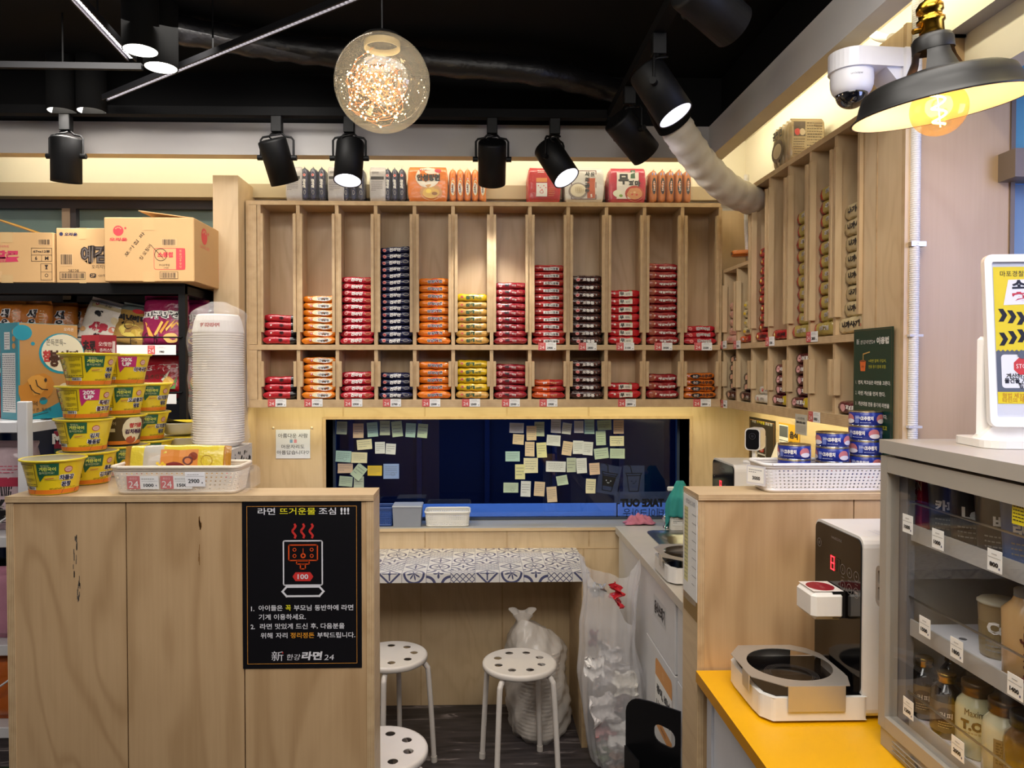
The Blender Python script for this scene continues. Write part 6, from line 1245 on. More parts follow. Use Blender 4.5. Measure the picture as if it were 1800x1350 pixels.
def dr(u, v):
    a = TAU * u; s = v; z = .215 - s * .155 * (1 + .55 * max(0, math.cos(a * 2 + 1))); r = .012 + .046 * min(1, s * 2.2) + .008 * math.sin(a * 7) * s + .004 * math.sin(a * 13 + s * 5); return (r * math.cos(a), r * math.sin(a) * .8, z)
b.grid(dr, 56, 16, col('#2f8f8e', .85, bump=.4), True); tag(build('teal_cloth', b, None, (cb.x + .006, 3.272, KZ + .003), solid=.002), 'teal cloth draped over the bottle behind the sink', 'cloth')
p = at(1172, 912, Y=3.30); t = thing('steel_knob', 'round steel knob fitting on the worktop beside the window', 'tap', (p.x, 3.305, KZ)); b = MB(); b.lathe([(.016, 0), (.016, .008), (.009, .012), (.009, .03)], CHROME, 16); build('stem', b, t); build('ball', MB().ball((0, 0, .046), .02, CHROME, 12), t); build('ball', MB().ball((.026, .004, .036), .016, CHROME, 10), t)
# ================================================================ bags on the floor
def plastic(h, a, bump=.9): return col(h, .28, alpha=a, var=.0, bump=bump, bscale=18, spec=.6)
t = thing('tied_bag', 'tied translucent bag of white bowls leaning beside the table panel', 'plastic bag', (at(955, 1310, Z=0).x - .01, 3.09, 0)); bx_, hb = .125, .47
b = MB()
def tb(u, v):
    a = TAU * u; z = hb * v; r = .130 * (1 - .10 * (v - .45) ** 2 * 4) + .010 * math.sin(a * 3 + v * 9) + .006 * math.sin(a * 8 - v * 23) + .004 * math.sin(a * 17 + v * 40)
    if v > .80: r *= 1 - .45 * ((v - .80) / .2) ** 1.5
    if v < .06: r *= .86 + 2.3 * v
    return (r * math.cos(a) - .02 * v, r * math.sin(a) * .9, max(.002, z - (.03 * math.cos(a - .4) if v > .5 else 0) * (v - .5) * 2))
b.grid(tb, 56, 40, plastic('#e3dbd2', .55), True); b.add([tb(i / 56, 1) for i in range(56)], [tuple(range(56))], plastic('#e3dbd2', .6)); build('bag_film', b, t)
b = MB(); b.M = Matrix.Translation((-.07, -.02, hb - .03)); b.grid(lambda u, v: ((.034 - .02 * math.sin(v * PI) + .018 * v) * math.cos(TAU * u) * (1 + .2 * math.sin(TAU * u * 5)), (.030 - .018 * math.sin(v * PI) + .014 * v) * math.sin(TAU * u), v * .085 + .01 * math.sin(TAU * u * 3)), 30, 10, plastic('#e6dfd6', .7), True); build('knot', b, t)
b = MB(); pr = [(1e-4, .01)]; 
for i in range(22): z = .01 + i * .0165; pr += [(.08, z), (.098, z + .007), (.098, z + .010), (.082, z + .014)]
pr += [(1e-4, .38)]; b.lathe(pr, col('#e2d8ce', .6), 32, smooth=False); build('bowl_stack', b, t)
t = thing('trash_bag', 'large clear trash bag hanging open between the table and the sink counter', 'trash bag', (.528, 2.845, 0))
BX = [(-.5, 0)]; PLB = plastic('#f0eef0', .36, 1.0)
def rimz(a): 
    c, s = math.cos(a), math.sin(a)              # s<0 faces the camera
    return .665 + .06 * (1 - c) / 2 + .16 * max(0, c) ** 6 + .10 * max(0, -c) ** 5 - .115 * max(0, math.cos(a - 5.35)) ** 6 + .03 * max(0, s)
def tg(u, v):
    a = TAU * u; H_ = rimz(a); z = H_ * v; c, s = math.cos(a), math.sin(a); t_ = z / .75
    r = .122 - .016 * math.cos(t_ * 7) + .014 * math.sin(t_ * 5 + 1) * c
    if t_ < .12: r *= .70 + .3 * (t_ / .12) ** .5
    if .48 < t_ < .75: r *= 1 - .10 * math.sin((t_ - .48) / .27 * PI)
    fold = (.003 + .004 * t_) * math.sin(a * 11 + 1.5 * math.sin(t_ * 5)) + .003 * math.sin(a * 23 - t_ * 9) + .005 * math.sin(a * 3 - t_ * 12)
    r += fold; x = r * c * .90; y = r * s * .78
    if v > .8: k_ = (v - .8) / .2; x += k_ * (.014 * c); 
    return (x, y, max(.002, z))
b = MB(); b.grid(tg, 88, 60, PLB, True); b.add([tg(i / 88, 0) for i in range(88)], [tuple(range(88))], PLB); build('bag_film', b, t)
rs6 = random.Random(8)
def crumple(c, s, m, seed, d=None):
    b = MB(); r6 = random.Random(seed); b.M = Matrix.Translation(c) @ Matrix.Rotation(r6.uniform(0, 6), 4, 'Z') @ Matrix.Rotation(r6.uniform(-.6, .6), 4, 'X')
    ph = [r6.uniform(0, 6) for _ in range(6)]
    def P(u, v): x, y = u - .5, v - .5; return (s[0] * x * (1 + .15 * math.sin(v * 9 + ph[0])), s[1] * (.35 * math.sin(u * 7 + ph[1]) * .5 + .25 * math.sin(v * 11 + ph[2]) + .12 * math.sin(u * 19 + v * 13 + ph[3])), s[2] * y * (1 + .15 * math.sin(u * 8 + ph[4])))
    b.grid(P, 10, 10, m, smooth=False); return b
for i, (x, y, z, s, hx) in enumerate([(-.07, -.05, .40, (.07, .05, .08), '#eeeae6'), (.045, -.06, .34, (.09, .05, .08), '#e9e4da'), (-.04, -.06, .24, (.12, .05, .10), '#d8d2d0'), (-.03, -.035, .15, (.08, .05, .08), '#c98a8a'), (.04, -.05, .13, (.11, .06, .11), '#eceae6'), (.0, -.03, .06, (.11, .05, .08), '#c9c3bd'), (-.035, -.02, .05, (.07, .05, .06), '#6f7f5a'), (.03, .0, .24, (.10, .06, .10), '#b9a3a3'), (-.03, .03, .32, (.1, .06, .1), '#cfc7c4'), (.02, -.03, .04, (.1, .07, .07), '#8a6f5f'), (-.07, -.02, .50, (.03, .04, .06), '#6a2434'), (.0, .02, .42, (.12, .06, .12), '#d9d4d2')]):
    build('crumpled_wrapper', crumple((x, y, z), s, col(hx, .4, bump=.3), 30 + i), t)
b = crumple((.018, -.01, .665), (.075, .07, .075), film('#c41e2a'), 3); build('red_wrapper', b, t)
build('silver_wrapper', crumple((-.05, .0, .68), (.06, .05, .05), SIL, 12), t)
t = thing('black_caddy', 'black caddy with a slotted tall back standing before the sink counter', 'caddy', (0, 0, 0)); BC = col('#0e0e10', .3)
# a tall slotted back panel turned to the room, a lower box before it
pA, pB = Vector((.490, 2.37, 0)), Vector((.643, 2.275, 0)); d = (pB - pA).normalized(); nn = Vector((d.y, -d.x, 0)); L = (pB - pA).length; zt2 = at(1137, 1232, Y=2.33).z; sl = -.30
out = [(0, 0), (0, zt2 - .05)] + [(.045 - .045 * math.cos(a), zt2 - .05 + .05 * math.sin(a)) for a in [PI / 2 * i / 5 for i in range(1, 6)]] + [(.08, zt2), (L, zt2 + (L - .08) * -.10), (L, 0)]
slot = [(x + .095, y + zt2 - .120) for x, y in rrect(0, 0, .068, .058, .022)]; slot = [(x, y - (x - .095) * .25) for x, y in slot]
b = MB(); b.fill([out, slot], .006, BC, lambda x, y, h: pA + d * x + Vector((0, 0, y)) + nn * h); build('back_panel', b, t)
zf_ = zt2 - .19; b = MB(); q0, q1 = pA + nn * .006, pB + nn * .006; ov = Vector((.022, -.10, 0)); dd_ = d * .03
for (a, c, hh) in ((q0 + ov, q1 + ov - dd_, zf_), (q0, q0 + ov, zf_ + .03), (q1 - dd_ + ov, q1 - dd_, zf_)):
    dd = (c - a).normalized(); n2 = Vector((dd.y, -dd.x, 0)) * .003; b.add([a - n2, c - n2, c - n2 + Vector((0, 0, hh)), a - n2 + Vector((0, 0, hh)), a + n2, c + n2, c + n2 + Vector((0, 0, hh)), a + n2 + Vector((0, 0, hh))], [(0, 1, 2, 3), (4, 7, 6, 5), (3, 2, 6, 7), (0, 3, 7, 4), (1, 5, 6, 2)], BC)
build('front_box', b, t)
# document sleeve hanging on the end of the half wall
p0 = at(1204, 1056, X=rx0 - .004); t = thing('document_sleeve', 'clear sleeve with a yellow and white paper on the half wall end', 'document sleeve', (rx0 - .0015, 0, 0))
z0, z1 = at(1215, 1050, X=rx0 - .003).z, at(1212, 872, X=rx0 - .003).z; b = MB(); b.box(-.0012, 0, 1.853, 1.975, z0, z1, PAPER); D = Dec(b, plane((-.0013, 1.975, z0), (0, -1, 0), (0, 0, 1))); Hs = z1 - z0
D.rect(.012, Hs * .12, .045, Hs * .88, ink('#d9d06a'), 1); D.scribble(.014, Hs * .14, .043, Hs * .86, ink('#8a8a3a'), 2, 18); D.text('영업신고증', .065, Hs * .94, .012, INK, 1, w=.08); D.scribble(.08, Hs * .1, .115, Hs * .88, INK, 1, 9, .04); build('paper', b, t)
b = MB(); b.grid(lambda u, v: (-.004 - .008 * math.sin(u * PI) * (.6 + .4 * math.sin(v * 11)), 1.852 + .125 * u, z0 - .01 + (Hs + .02) * v), 10, 16, clear('#ffffff', .16, .1, .6)); build('sleeve', b, t); build('tape', MB().box(-.0008, 0, 1.853, 1.97, z0 - .05, z0 - .001, col('#a9884f', .4, alpha=.6)), t)
# ================================================================ yellow counter with the cooking machine
YZ = .778; yx0 = .560
t = thing('yellow_counter', 'yellow topped white counter in front of the plywood half wall', 'counter', (0, 0, 0))
YEW = col('#f0b208', .35, var=.03)
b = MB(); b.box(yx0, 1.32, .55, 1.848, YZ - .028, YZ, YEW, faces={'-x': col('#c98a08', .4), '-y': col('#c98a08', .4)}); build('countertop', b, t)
b = MB(); b.box(yx0 + .035, 1.32, .60, 1.845, 0, YZ - .0285, col('#dcdde2', .4)); build('cabinet', b, t); build('cabinet_stile', MB().box(yx0 + .028, yx0 + .0348, 1.81, 1.845, 0, YZ - .03, col('#c9cad0', .4)), t)
def cook_machine(loc, rz, label, scr=True):
    t = thing('cooking_machine', label, 'cooking machine', loc, (0, 0, rz), 'white noodle cooking machines'); GLS = col('#09080a', .10, coat=.12, spec=.35, var=0)
    W = .225; H = .40
    # local: front looks to -x, body behind; y across, z up
    b = MB(); b.prism(rrect(-W / 2, 0.004, W / 2, H, .022), .002, .27, WPL, 'X'); build('body', b, t, bev=.004)
    fp = MB(); fp.prism(rrect(-W / 2 + .006, .055, W / 2 - .006, H - .006, .018), -.0015, .002, GLS, 'X'); D = Dec(fp, plane((-.0016, 0, 0), (0, -1, 0), (0, 0, 1))); pr = ink('#8d8480')
    if scr:
        D.text('HAUSCOOK', .0, .372, .006, pr, 1, w=.05); D.ring(-.085, .345, .0105, .0012, pr, 1, 16); D.text('≡', -.085, .345, .006, pr, 1)
        SEG = col('#ff2a36', .3, emit=3.2)
        x, z = -.018, .312; s = .0075
        for (p, q, r_, u_) in ((x - s, z + 2 * s, x + s, z + 2 * s), (x - s, z, x + s, z), (x - s, z - 2 * s, x + s, z - 2 * s), (x - s, z, x - s, z + 2 * s), (x - s, z - 2 * s, x - s, z), (x + s, z - 2 * s, x + s, z), (x + s, z, x + s, z + 2 * s)): D.line([(p, q), (r_, u_)], .0028, SEG, 2)
        dk = ink('#3a2224'); x = .008
        D.line([(x - s, z - 2 * s), (x - s, z + 2 * s), (x + s, z + 2 * s), (x + s, z - 2 * s)], .0022, dk, 2)
        for i in range(3):
            for j in range(2): cx, cz = .030 + i * .030, .310 - j * .036 ; D.ring(cx, cz, .0115, .0012, pr, 1, 16); D.text(['2', '^', '+', '0', 'v', '-'][i + 3 * j], cx, cz, .006, pr, 1)
            D.line([(.030 + i * .030 - .006, .292), (.030 + i * .030 + .006, .292)], .0008, pr, 1)
    build('control_panel', fp, t)
    b = MB(); out = [(-.218, -W / 2 + .055), (-.215, -W / 2 + .02), (-.195, -W / 2 - .005), (.01, -W / 2 - .005), (.01, W / 2 + .005), (-.195, W / 2 + .005), (-.215, W / 2 - .02), (-.218, W / 2 - .055)]
    b.prism(out, .006, .056, WPL, 'Z'); build('base', b, t, bev=.006)
    b = MB(); b.prism([(x * .94 - .002, y * .92) for x, y in out], .056, .0575, GLS, 'Z'); D = Dec(b, lambda x, y, k: (x, y, .0576 + .0003 * k))
    for i in range(5): D.ring(-.105, 0, .060 - i * .0035, .0008, ink('#4a4646'), 1, 40)
    D.line([(-.14, -.03), (-.13, -.045), (-.15, -.045)], .001, ink('#6a6464'), 1, True); D.line([(-.13, .0), (-.07, -.0)], .0006, ink('#4a4646'), 1); build('hot_plate', b, t)
    b = MB(); oc = [(-.226, -.07), (-.226, .06), (-.19, .112), (-.06, .112), (-.03, .09), (-.012, .055), (-.012, -.075), (-.03, -.122), (-.17, -.122)]
    S2 = col('#d4d0ca', .42, metal=.75); b.fill([oc, circ(-.112, -.002, .093, 44)], .0016, S2, lambda x, y, h: (x, y, .083 + h)); b.box(-.165, -.04, -.1235, -.121, .028, .0835, S2); b.box(-.2275, -.2255, -.06, -.02, .045, .0835, S2); b.box(-.17, -.06, .1115, .113, .05, .0835, S2); b.box(-.0125, -.0105, -.06, .05, .055, .0835, S2); build('steel_ring', b, t)
    b = MB(); b.box(-.078, -.002, -.046, .046, .198, .262, WPL, bev=.010); sp_ = build('spout', b, t); build('spout_neck', MB().box(-.03, .001, -.042, .042, .202, .261, BLACK), sp_); build('nozzle', MB().lathe([(.005, .190), (.006, .199)], WHT, 10), sp_)
    b = MB(); D = Dec(b, plane((-.04, 0, .2622), (1, 0, 0), (0, 1, 0))); D.rect(-.033, -.04, .036, .04, ink('#ece6e0'), 1); D.ell(0, 0, .030, .034, ink('#8e1f2c'), 2); D.text('뜨거움', 0, 0, .010, ink('#c97a7a'), 4, w=.04, rot=-PI / 2); build('round_sticker', b, sp_)
    b = MB(); D = Dec(b, plane((0.05, -.09, H + .0003), (1, 0, 0), (0, 1, 0)))
    for i in range(9):
        for j in range(6): D.rect(i * .014, j * .01, i * .014 + .006, j * .01 + .003, ink('#c9c9d4'), 1)
    build('vent_slots', b, t)
    return t
cook_machine((.838, 1.682, YZ + .0005), 0, 'white cooking machine with black panel and steel ring on the yellow counter')
# the second one behind the half wall, on the worktop
p = at(1284, 830, X=.86); m2 = cook_machine((.862, 2.545, KZ + .001), 0, 'white cooking machine behind the half wall with a small camera on top')
# small smart camera on it
cm = at(1326, 806, Y=2.50); zz = KZ + .001 + .40
t = thing('small_camera', 'small white camera with black lens face on the rear cooking machine', 'camera', (cm.x, 2.50, zz + .001), (0, 0, R(-38)))
b = MB(); b.prism(rrect(-.032, -.026, .032, .026, .006), 0, .008, WPL, 'Z'); build('foot', b, t); build('neck', MB().tube([(0, 0, .008), (0, 0, .045)], .008, WPL, 12), t)
b = MB(); b.prism(rrect(-.026, .042, .026, .118, .014), -.022, .035, WPL, 'Y'); bo = build('body', b, t, bev=.002); b = MB(); b.prism(rrect(-.022, .046, .022, .114, .012), -.0235, -.0218, col('#0a0a0c', .15, coat=.5), 'Y'); D = Dec(b, plane((0, -.0236, .085), (1, 0, 0), (0, 0, 1))); D.ring(0, .006, .011, .0015, ink('#3a3a44'), 1); D.ell(0, .006, .005, .005, ink('#22222a'), 1); build('lens_face', b, bo)
# notices on the side wall under the shelf
def wallcard(px0, px1, py0, py1, X, name, label, bg, art, tilt=0):
    a, c = at(px0, py0, X=X), at(px1, py1, X=X); W, Hh = a.y - c.y, a.z - at(px0, py1, X=X).z
    b = MB(); b.box(-.0012, 0, -W, 0, 0, Hh, bg); art(Dec(b, plane((-.0014, 0, 0), (0, -1, 0), (0, 0, 1))), W, Hh)
    return tag(build(name, b, None, (X - .001, a.y, a.z - Hh)), label, 'poster')
wallcard(1318, 1363, 732, 850, XW, 'warning_poster', 'small black warning poster on the side wall behind the small camera', col('#16130f', .4), lambda D, W, H: frame_art(D, W, H, False))
def yart(D, W, H): D.rect(.004, H * .15, W * .48, H * .95, PAPER, 1); D.rect(.008, H * .62, W * .46, H * .92, ink('#5a5f66'), 2); D.scribble(.008, H * .3, W * .46, H * .55, INK, 2, 4); D.text('음식', W * .74, H * .72, H * .2, INK, 1, w=W * .38, bold=.06); D.text('처리기', W * .74, H * .45, H * .2, INK, 1, w=W * .44, bold=.06); D.text('사용법', W * .74, H * .2, H * .12, INK, 1)
wallcard(1370, 1406, 742, 805, XW, 'yellow_notice', 'yellow notice with black lettering on the side wall beside the black one', col('#e0a81c', .5), yart)
def gart(D, W, H): D.text('고깃한개', W * .5, H * .8, H * .13, INK, 1, w=W * .6); D.text('200-300-400', W * .5, H * .6, H * .12, INK, 1, w=W * .8, bold=.04); D.scribble(W * .1, H * .1, W * .9, H * .45, ink('#9a9488'), 1, 5)
wallcard(1399, 1419, 727, 762, XR - .003, 'paper_notice', 'grey translucent paper note hanging from the bottom board of the side shelf', col('#c9c4b4', .6), gart)
b = MB(); b.box(0, .085, -.002, 0, 0, .10, col('#cdc6ba', .6)); D = Dec(b, plane((0, -.0022, 0), (1, 0, 0), (0, 0, 1))); [D.text('라면기계', .042, .085 - i * .022, .014, INK, 1, bold=.06) for i in range(4)]
p = at(1358, 812, Y=2.62); tag(build('tilted_card', b, None, (p.x - .02, 2.62, at(1358, 822, Y=2.62).z), (R(-8), R(24), 0)), 'white card with black lettering leaning behind the white basket', 'card')
# green menu board on the shelf's end panel
def green(D, W, H):
    w_ = ink('#d6d4cc'); y_ = ink('#c9c23a'); D.line([(.004, .004), (W - .004, .004), (W - .004, H - .004), (.004, H - .004)], .0012, ink('#6a5a3a'), 1, True)
    D.text('新', W * .12, H * .90, H * .045, w_, 1); D.text('한강라면24', W * .38, H * .895, H * .032, w_, 1, w=W * .38, sk=.2); D.text('이용법', W * .76, H * .90, H * .055, w_, 1, w=W * .30, bold=.05)
    D.poly([(W * .18, H * .745), (W * .34, H * .745), (W * .32, H * .665), (W * .20, H * .665)], ink('#d9692c'), 1); D.ell(W * .26, H * .745, W * .08, H * .008, ink('#8a4a2a'), 2); D.line([(W * .27, H * .745), (W * .27, H * .80), (W * .44, H * .815)], .003, ink('#c9a05a'), 2); D.text('라면', W * .26, H * .70, H * .02, ink('#6a2a12'), 3)
    D.text('+라면 함께 구입시,', W * .63, H * .745, H * .026, y_, 1, w=W * .44); D.text('전용 용기 함께 포함.', W * .63, H * .70, H * .026, y_, 1, w=W * .44)
    for n_, y, s, c_ in (('1.', .575, '먼저, 먹고싶은 라면을 고른다.', w_), ('2.', .49, '라면 계산을 먼저 한다.', w_), ('3.', .405, '계산대옆 전용 용기에 라면을', w_), ('', .32, '담아 즉석 기계에 올린다.', w_), ('4.', .235, '면 이면 굵기 버튼 누르고', y_), ('', .15, '기다린다.', w_)):
        if n_: D.text(n_, W * .085, H * y, H * .026, w_, 1)
        D.text(s, W * .14, H * y, H * .034, c_, 1, w=W * min(.82, .049 * len(s) + .06), bold=.03, align='l')
a = at(1502, 580, X=XR - .011); c = at(1571, 572, X=XR - .011); W = a.y - c.y; Hh = .345
b = MB(); b.box(-.002, 0, -W, 0, 0, Hh, col('#14382a', .35)); green(Dec(b, plane((-.0022, 0, 0), (0, -1, 0), (0, 0, 1))), W, Hh); tag(build('menu_board', b, None, (XR - .0105, a.y, a.z - Hh)), 'dark green instruction board hanging on the end of the side shelf', 'poster')
# ---------------------------------------------------------------- white basket of cans on the half wall
a, c = at(1352, 867, Y=1.868).x, at(1562, 867, Y=1.868).x
WB = basket('woven_basket', 'white plastic basket of blue cans on the right half wall', ((a + c) / 2 + .012, 1.925, ZP + .001), 0, c - a + .05, .118, .072, col('#ece9e6', .4), cols=30, rows=6, hole=.42); WB['label'] = 'white plastic basket of blue cans behind the cooking machine'
b = MB(); b.box(-.001, 0, -.03, .03, 0, .05, col('#d8d8e0', .4)); D = Dec(b, plane((-.0012, .03, 0), (0, -1, 0), (0, 0, 1))); D.rect(.004, .006, .056, .046, PAPER, 1); D.text('3000', .032, .018, .01, INK, 2, bold=.04); D.scribble(.008, .03, .05, .042, ink('#8a8a96'), 2, 2)
pt = build('price_card', b, WB, (-(c - a) / 2 - .035, -.028, .016)); pt.rotation_euler = (0, 0, R(28))
CB = col('#1b2f8c', .3, coat=.2); CBI = ink('#1b2f8c')
def can(loc, rz, label):
    t = thing('food_can', label, 'can', loc, (0, 0, rz), 'blue fish cans in the white basket'); r, H = .0405, .0385
    b = MB(); b.lathe([(r - .003, .001), (r, .003), (r, H - .003), (r - .002, H - .001)], CB, 36); D = Dec(b, lambda x, z, k: ((r + .0003 + .0003 * k) * math.cos(-PI / 2 + x / r), (r + .0003 + .0003 * k) * math.sin(-PI / 2 + x / r), z), .006)
    for o in (0, 2.1 * r, -2.1 * r): 
        D.text('고추참치', o - .018, .021, .0115, WT, 2, w=.030, bold=.05); D.scribble(o - .034, .008, o - .004, .012, ink('#c9d0ee'), 2, 1); D.ell(o + .020, .019, .0145, .0125, ink('#c9787a'), 2); D.ell(o + .022, .013, .014, .006, ink('#e6e0e2'), 3); D.text('200g', o + .046, .022, .007, WT, 3); D.rect(o - .047, .008, o - .037, .028, ink('#6a7ac0'), 2)
    build('can_body', b, t)
    b = MB(); b.lathe([(r - .003, 0), (r + .0008, .0005), (r + .0008, .0025), (r - .001, .0035)], CHROME, 36); b.lathe([(r - .002, H - .003), (r + .0008, H - .002), (r + .0008, H), (r - .002, H), (r - .004, H - .003), (1e-4, H - .003)], metal('#c9b48a', .3), 36); build('rims', b, t)
    b = MB(); b.prism(rrect(-.006, -.016, .006, .010, .005), H - .0028, H - .0018, metal('#d9c9a0', .25)); build('pull_tab', b, t); return t
for px, Y, n, tops in ((1396, 1.926, 2, ['lower can of the short stack at the basket end', 'upper can of the short stack at the basket end']), (1463, 1.928, 3, ['lowest can of the middle stack', 'second can of the middle stack', 'topmost can of the middle stack, turned to its label back']), (1521, 1.930, 5, ['lowest can of the tall stack', 'second can of the tall stack', 'third can of the tall stack', 'fourth can of the tall stack', 'topmost can of the tall stack']) ):
    x = at(px, 800, Y=Y).x; zt3 = {2: at(px, 780, Y=Y).z, 3: at(px, 759, Y=Y).z, 5: at(px, 722, Y=Y).z}[n]
    for i in range(n): can((x, Y, zt3 - (n - i) * .0388), R(14 * ((i * 7) % 5) - 40 + (110 if (n == 3 and i == 2) else 0)), 'blue fish ' + tops[i] + ', white basket')
    zb2 = zt3 - n * .0388
    if zb2 > ZP + .012: tag(build('can_riser', MB().box(-.03, .03, -.03, .03, 0, zb2 - ZP - .0045, col('#c9bfae', .6)), None, (x, Y, ZP + .004)), f'cardboard riser under the {["", "", "short", "middle", "", "tall"][n]} stack of cans in the white basket', 'riser')
# ================================================================ heated display cabinet
HX = .832; HY1 = 1.475; HY0 = .93; HZ0 = YZ + .001; HZ1 = 1.402; HB = 1.26
dc = thing('display_cabinet', 'grey glass fronted display cabinet of bottled drinks on the yellow counter', 'display cabinet', (0, 0, 0)); GC = col('#a59e93', .35); GCD = col('#8f887e', .4); INN = col('#dcdbe0', .4)
b = MB(); b.prism([(HX - .012, HY0), (HB, HY0), (HB, HY1 + .006), (HX - .012, HY1 + .006)], HZ1 - .026, HZ1, col('#aea79d', .3), 'Z'); build('top', b, dc, bev=.005)
b = MB(); b.box(HX + .02, HB, HY1 - .012, HY1, HZ0, HZ1 - .027, GC); b.box(HB - .012, HB, HY0, HY1 - .0125, HZ0, HZ1 - .027, INN); b.box(HX + .02, HB - .013, HY0, HY0 + .012, HZ0, HZ1 - .027, INN); b.box(HX, HB - .013, HY0 + .0125, HY1 - .0125, HZ0, HZ0 + .045, GC); b.box(HX + .02, HX + .035, HY1 - .045, HY1 - .0125, HZ0 + .046, HZ1 - .028, col('#77767a', .4)); build('shell', b, dc)
fz0, fz1 = HZ0 + .052, HZ1 - .036
b = MB()
b.box(HX - .008, HX + .018, HY1 - .020, HY1 + .003, fz0 - .012, fz1 + .004, GC); b.box(HX - .008, HX + .018, HY0, HY1 - .0205, fz1 - .028, fz1 + .004, GC); b.box(HX - .008, HX + .018, HY0, HY1 - .0205, fz0 - .012, fz0 + .014, GC); dr_ = build('door', b, dc)
build('pane', MB().box(HX + .001, HX + .005, HY0, HY1 - .0206, fz0 + .0145, fz1 - .0285, glass('cabinet_glass', (.98, .985, .99), .03, .0, .4)), dr_)
b = MB(); zh = at(1562, 1032, Y=HY1).z; b.fill([rrect(-.016, -.042, .016, .042, .014), rrect(-.008, -.032, .008, -.002, .005), rrect(-.008, .004, .008, .032, .005)], .005, col('#8a8178', .35), lambda x, y, h: (HX - .004 + h, HY1 + .004 + x, zh + y)); build('handle', b, dr_)
b = MB(); 
for i in range(3): b.tube([(HX - .0085, HY1 - .05 - i * .0, HZ0 + .012 + i * .009), (HX - .0085, HY0, HZ0 + .012 + i * .009)], .0015, GCD, 6)
b.box(HX - .004, HX, HY0, HY1, HZ0, HZ0 + .04, GC); b.prism(circ(at(1608, 1352, X=HX).y, HZ0 + .018, .018, 20, .012), HX - .009, HX - .004, col('#6a655e', .4), 'X'); build('base_grille', b, dc)
SHZ = [1.228, 1.040, .852]
for i, z in enumerate(SHZ):
    b = MB(); b.box(HX + .03, HB - .014, HY0 + .014, HY1 - .047, z - .004, z, INN); b.box(HX + .026, HX + .0298, HY0 + .014, HY1 - .047, z - .02, z + .012, col('#b5b3b0', .3))
    for q in range(7):
        for r_ in range(6): b.prism(circ(HX + .08 + r_ * .05, HY0 + .06 + q * .06, .007, 8), z, z + .0004, col('#4a4a50', .5), 'Z')
    build('shelf', b, dc); build('guard_rod', MB().tube([(HX + .026, HY0 + .014, z + .055), (HX + .026, HY1 - .04, z + .055), (HX + .034, HY1 - .034, z + .055)], .0022, STEEL, 8), dc)
def cab_tag(px, py, pr, word, X=HX - .001):
    p = at(px, py, X=X); b = MB(); b.box(-.0008, 0, -.0165, .0165, -.0175, .0175, PAPER); D = Dec(b, plane((-.001, 0, 0), (0, -1, 0), (0, 0, 1))); D.text(pr, -.001, -.006, .0075, INK, 1, w=.02, bold=.05); D.rect(-.0145, .0045, .0145, .005, INK, 1); D.scribble(-.006, .008, .008, .013, ink('#a09c98'), 1, 1); D.rect(.010, -.0125, .0125, -.009, ink('#3a3a6a'), 1)
    o = build('price_card', b, None, (X, p.y, p.z)); return tag(o, f'white price card reading {pr} on the cabinet glass, {word}', 'price card', 'price cards on the display cabinet')
for px, py, pr, wd in ((1596, 921, '1000', 'upper shelf by the hinge'), (1649, 948, '1000', 'upper shelf below the red carton'), (1749, 986, '800', 'upper shelf below the dark cups'), (1626, 1102, '1500', 'middle shelf over the gold caps'), (1682, 1141, '1800', 'middle shelf over the white bottles'), (1785, 1207, '1400', 'middle shelf at the photo edge'), (1597, 1245, '1200', 'bottom shelf before the dark bottles'), (1684, 1316, '2000', 'bottom shelf before the white bottles')): cab_tag(px, py, pr, wd)
b = MB(); p = at(1790, 895, X=HX - .001); b.box(-.0008, 0, -.03, .012, -.024, .024, ink('#e0cf1c')); D = Dec(b, plane((-.001, .012, -.024), (0, -1, 0), (0, 0, 1))); D.poly([(.006, .034), (.016, .034), (.011, .043)], INK, 1); D.text('주의', .026, .039, .006, INK, 1); D.scribble(.003, .004, .04, .03, INK, 1, 5); tag(build('caution_sticker', b, None, (HX - .001, p.y, p.z)), 'yellow caution sticker on the upper cabinet glass', 'sticker')
def on(px, X, k): return at(px, 900, X=X).y
def put(px, k, X=HX + .075): return (X, on(px, X, k), SHZ[k] + .0008)
G_DR = 'drinks in the display cabinet'
l = put(1622, 0, HX + .07); b = MB(); b.prism(rrect(-.03, -.03, .03, .03, .002), 0, .10, col('#9c1f30', .35)); b.prism([(-.03, -.004), (.03, -.004), (.03, .004), (-.03, .004)], .10, .125, col('#9c1f30', .35)); D = Dec(b, plane((-.0302, .03, 0), (0, -1, 0), (0, 0, 1))); D.text('CEYLON', .032, .085, .018, WT, 1, w=.056); D.text('Tea', .030, .065, .018, WT, 1, w=.04); D.text('Dalandan', .036, .099, .006, ink('#d9a08a'), 1); D.text('1 l', .054, .066, .008, ink('#d98a8a'), 1); D.text('실론티', .03, .03, .008, ink('#d9a08a'), 1); D.rect(.008, .047, .012, .051, YEL, 1); tag(build('tea_carton', b, None, l, (0, 0, R(10))), 'red tea carton at the hinge end of the upper cabinet shelf', 'drink carton', G_DR)
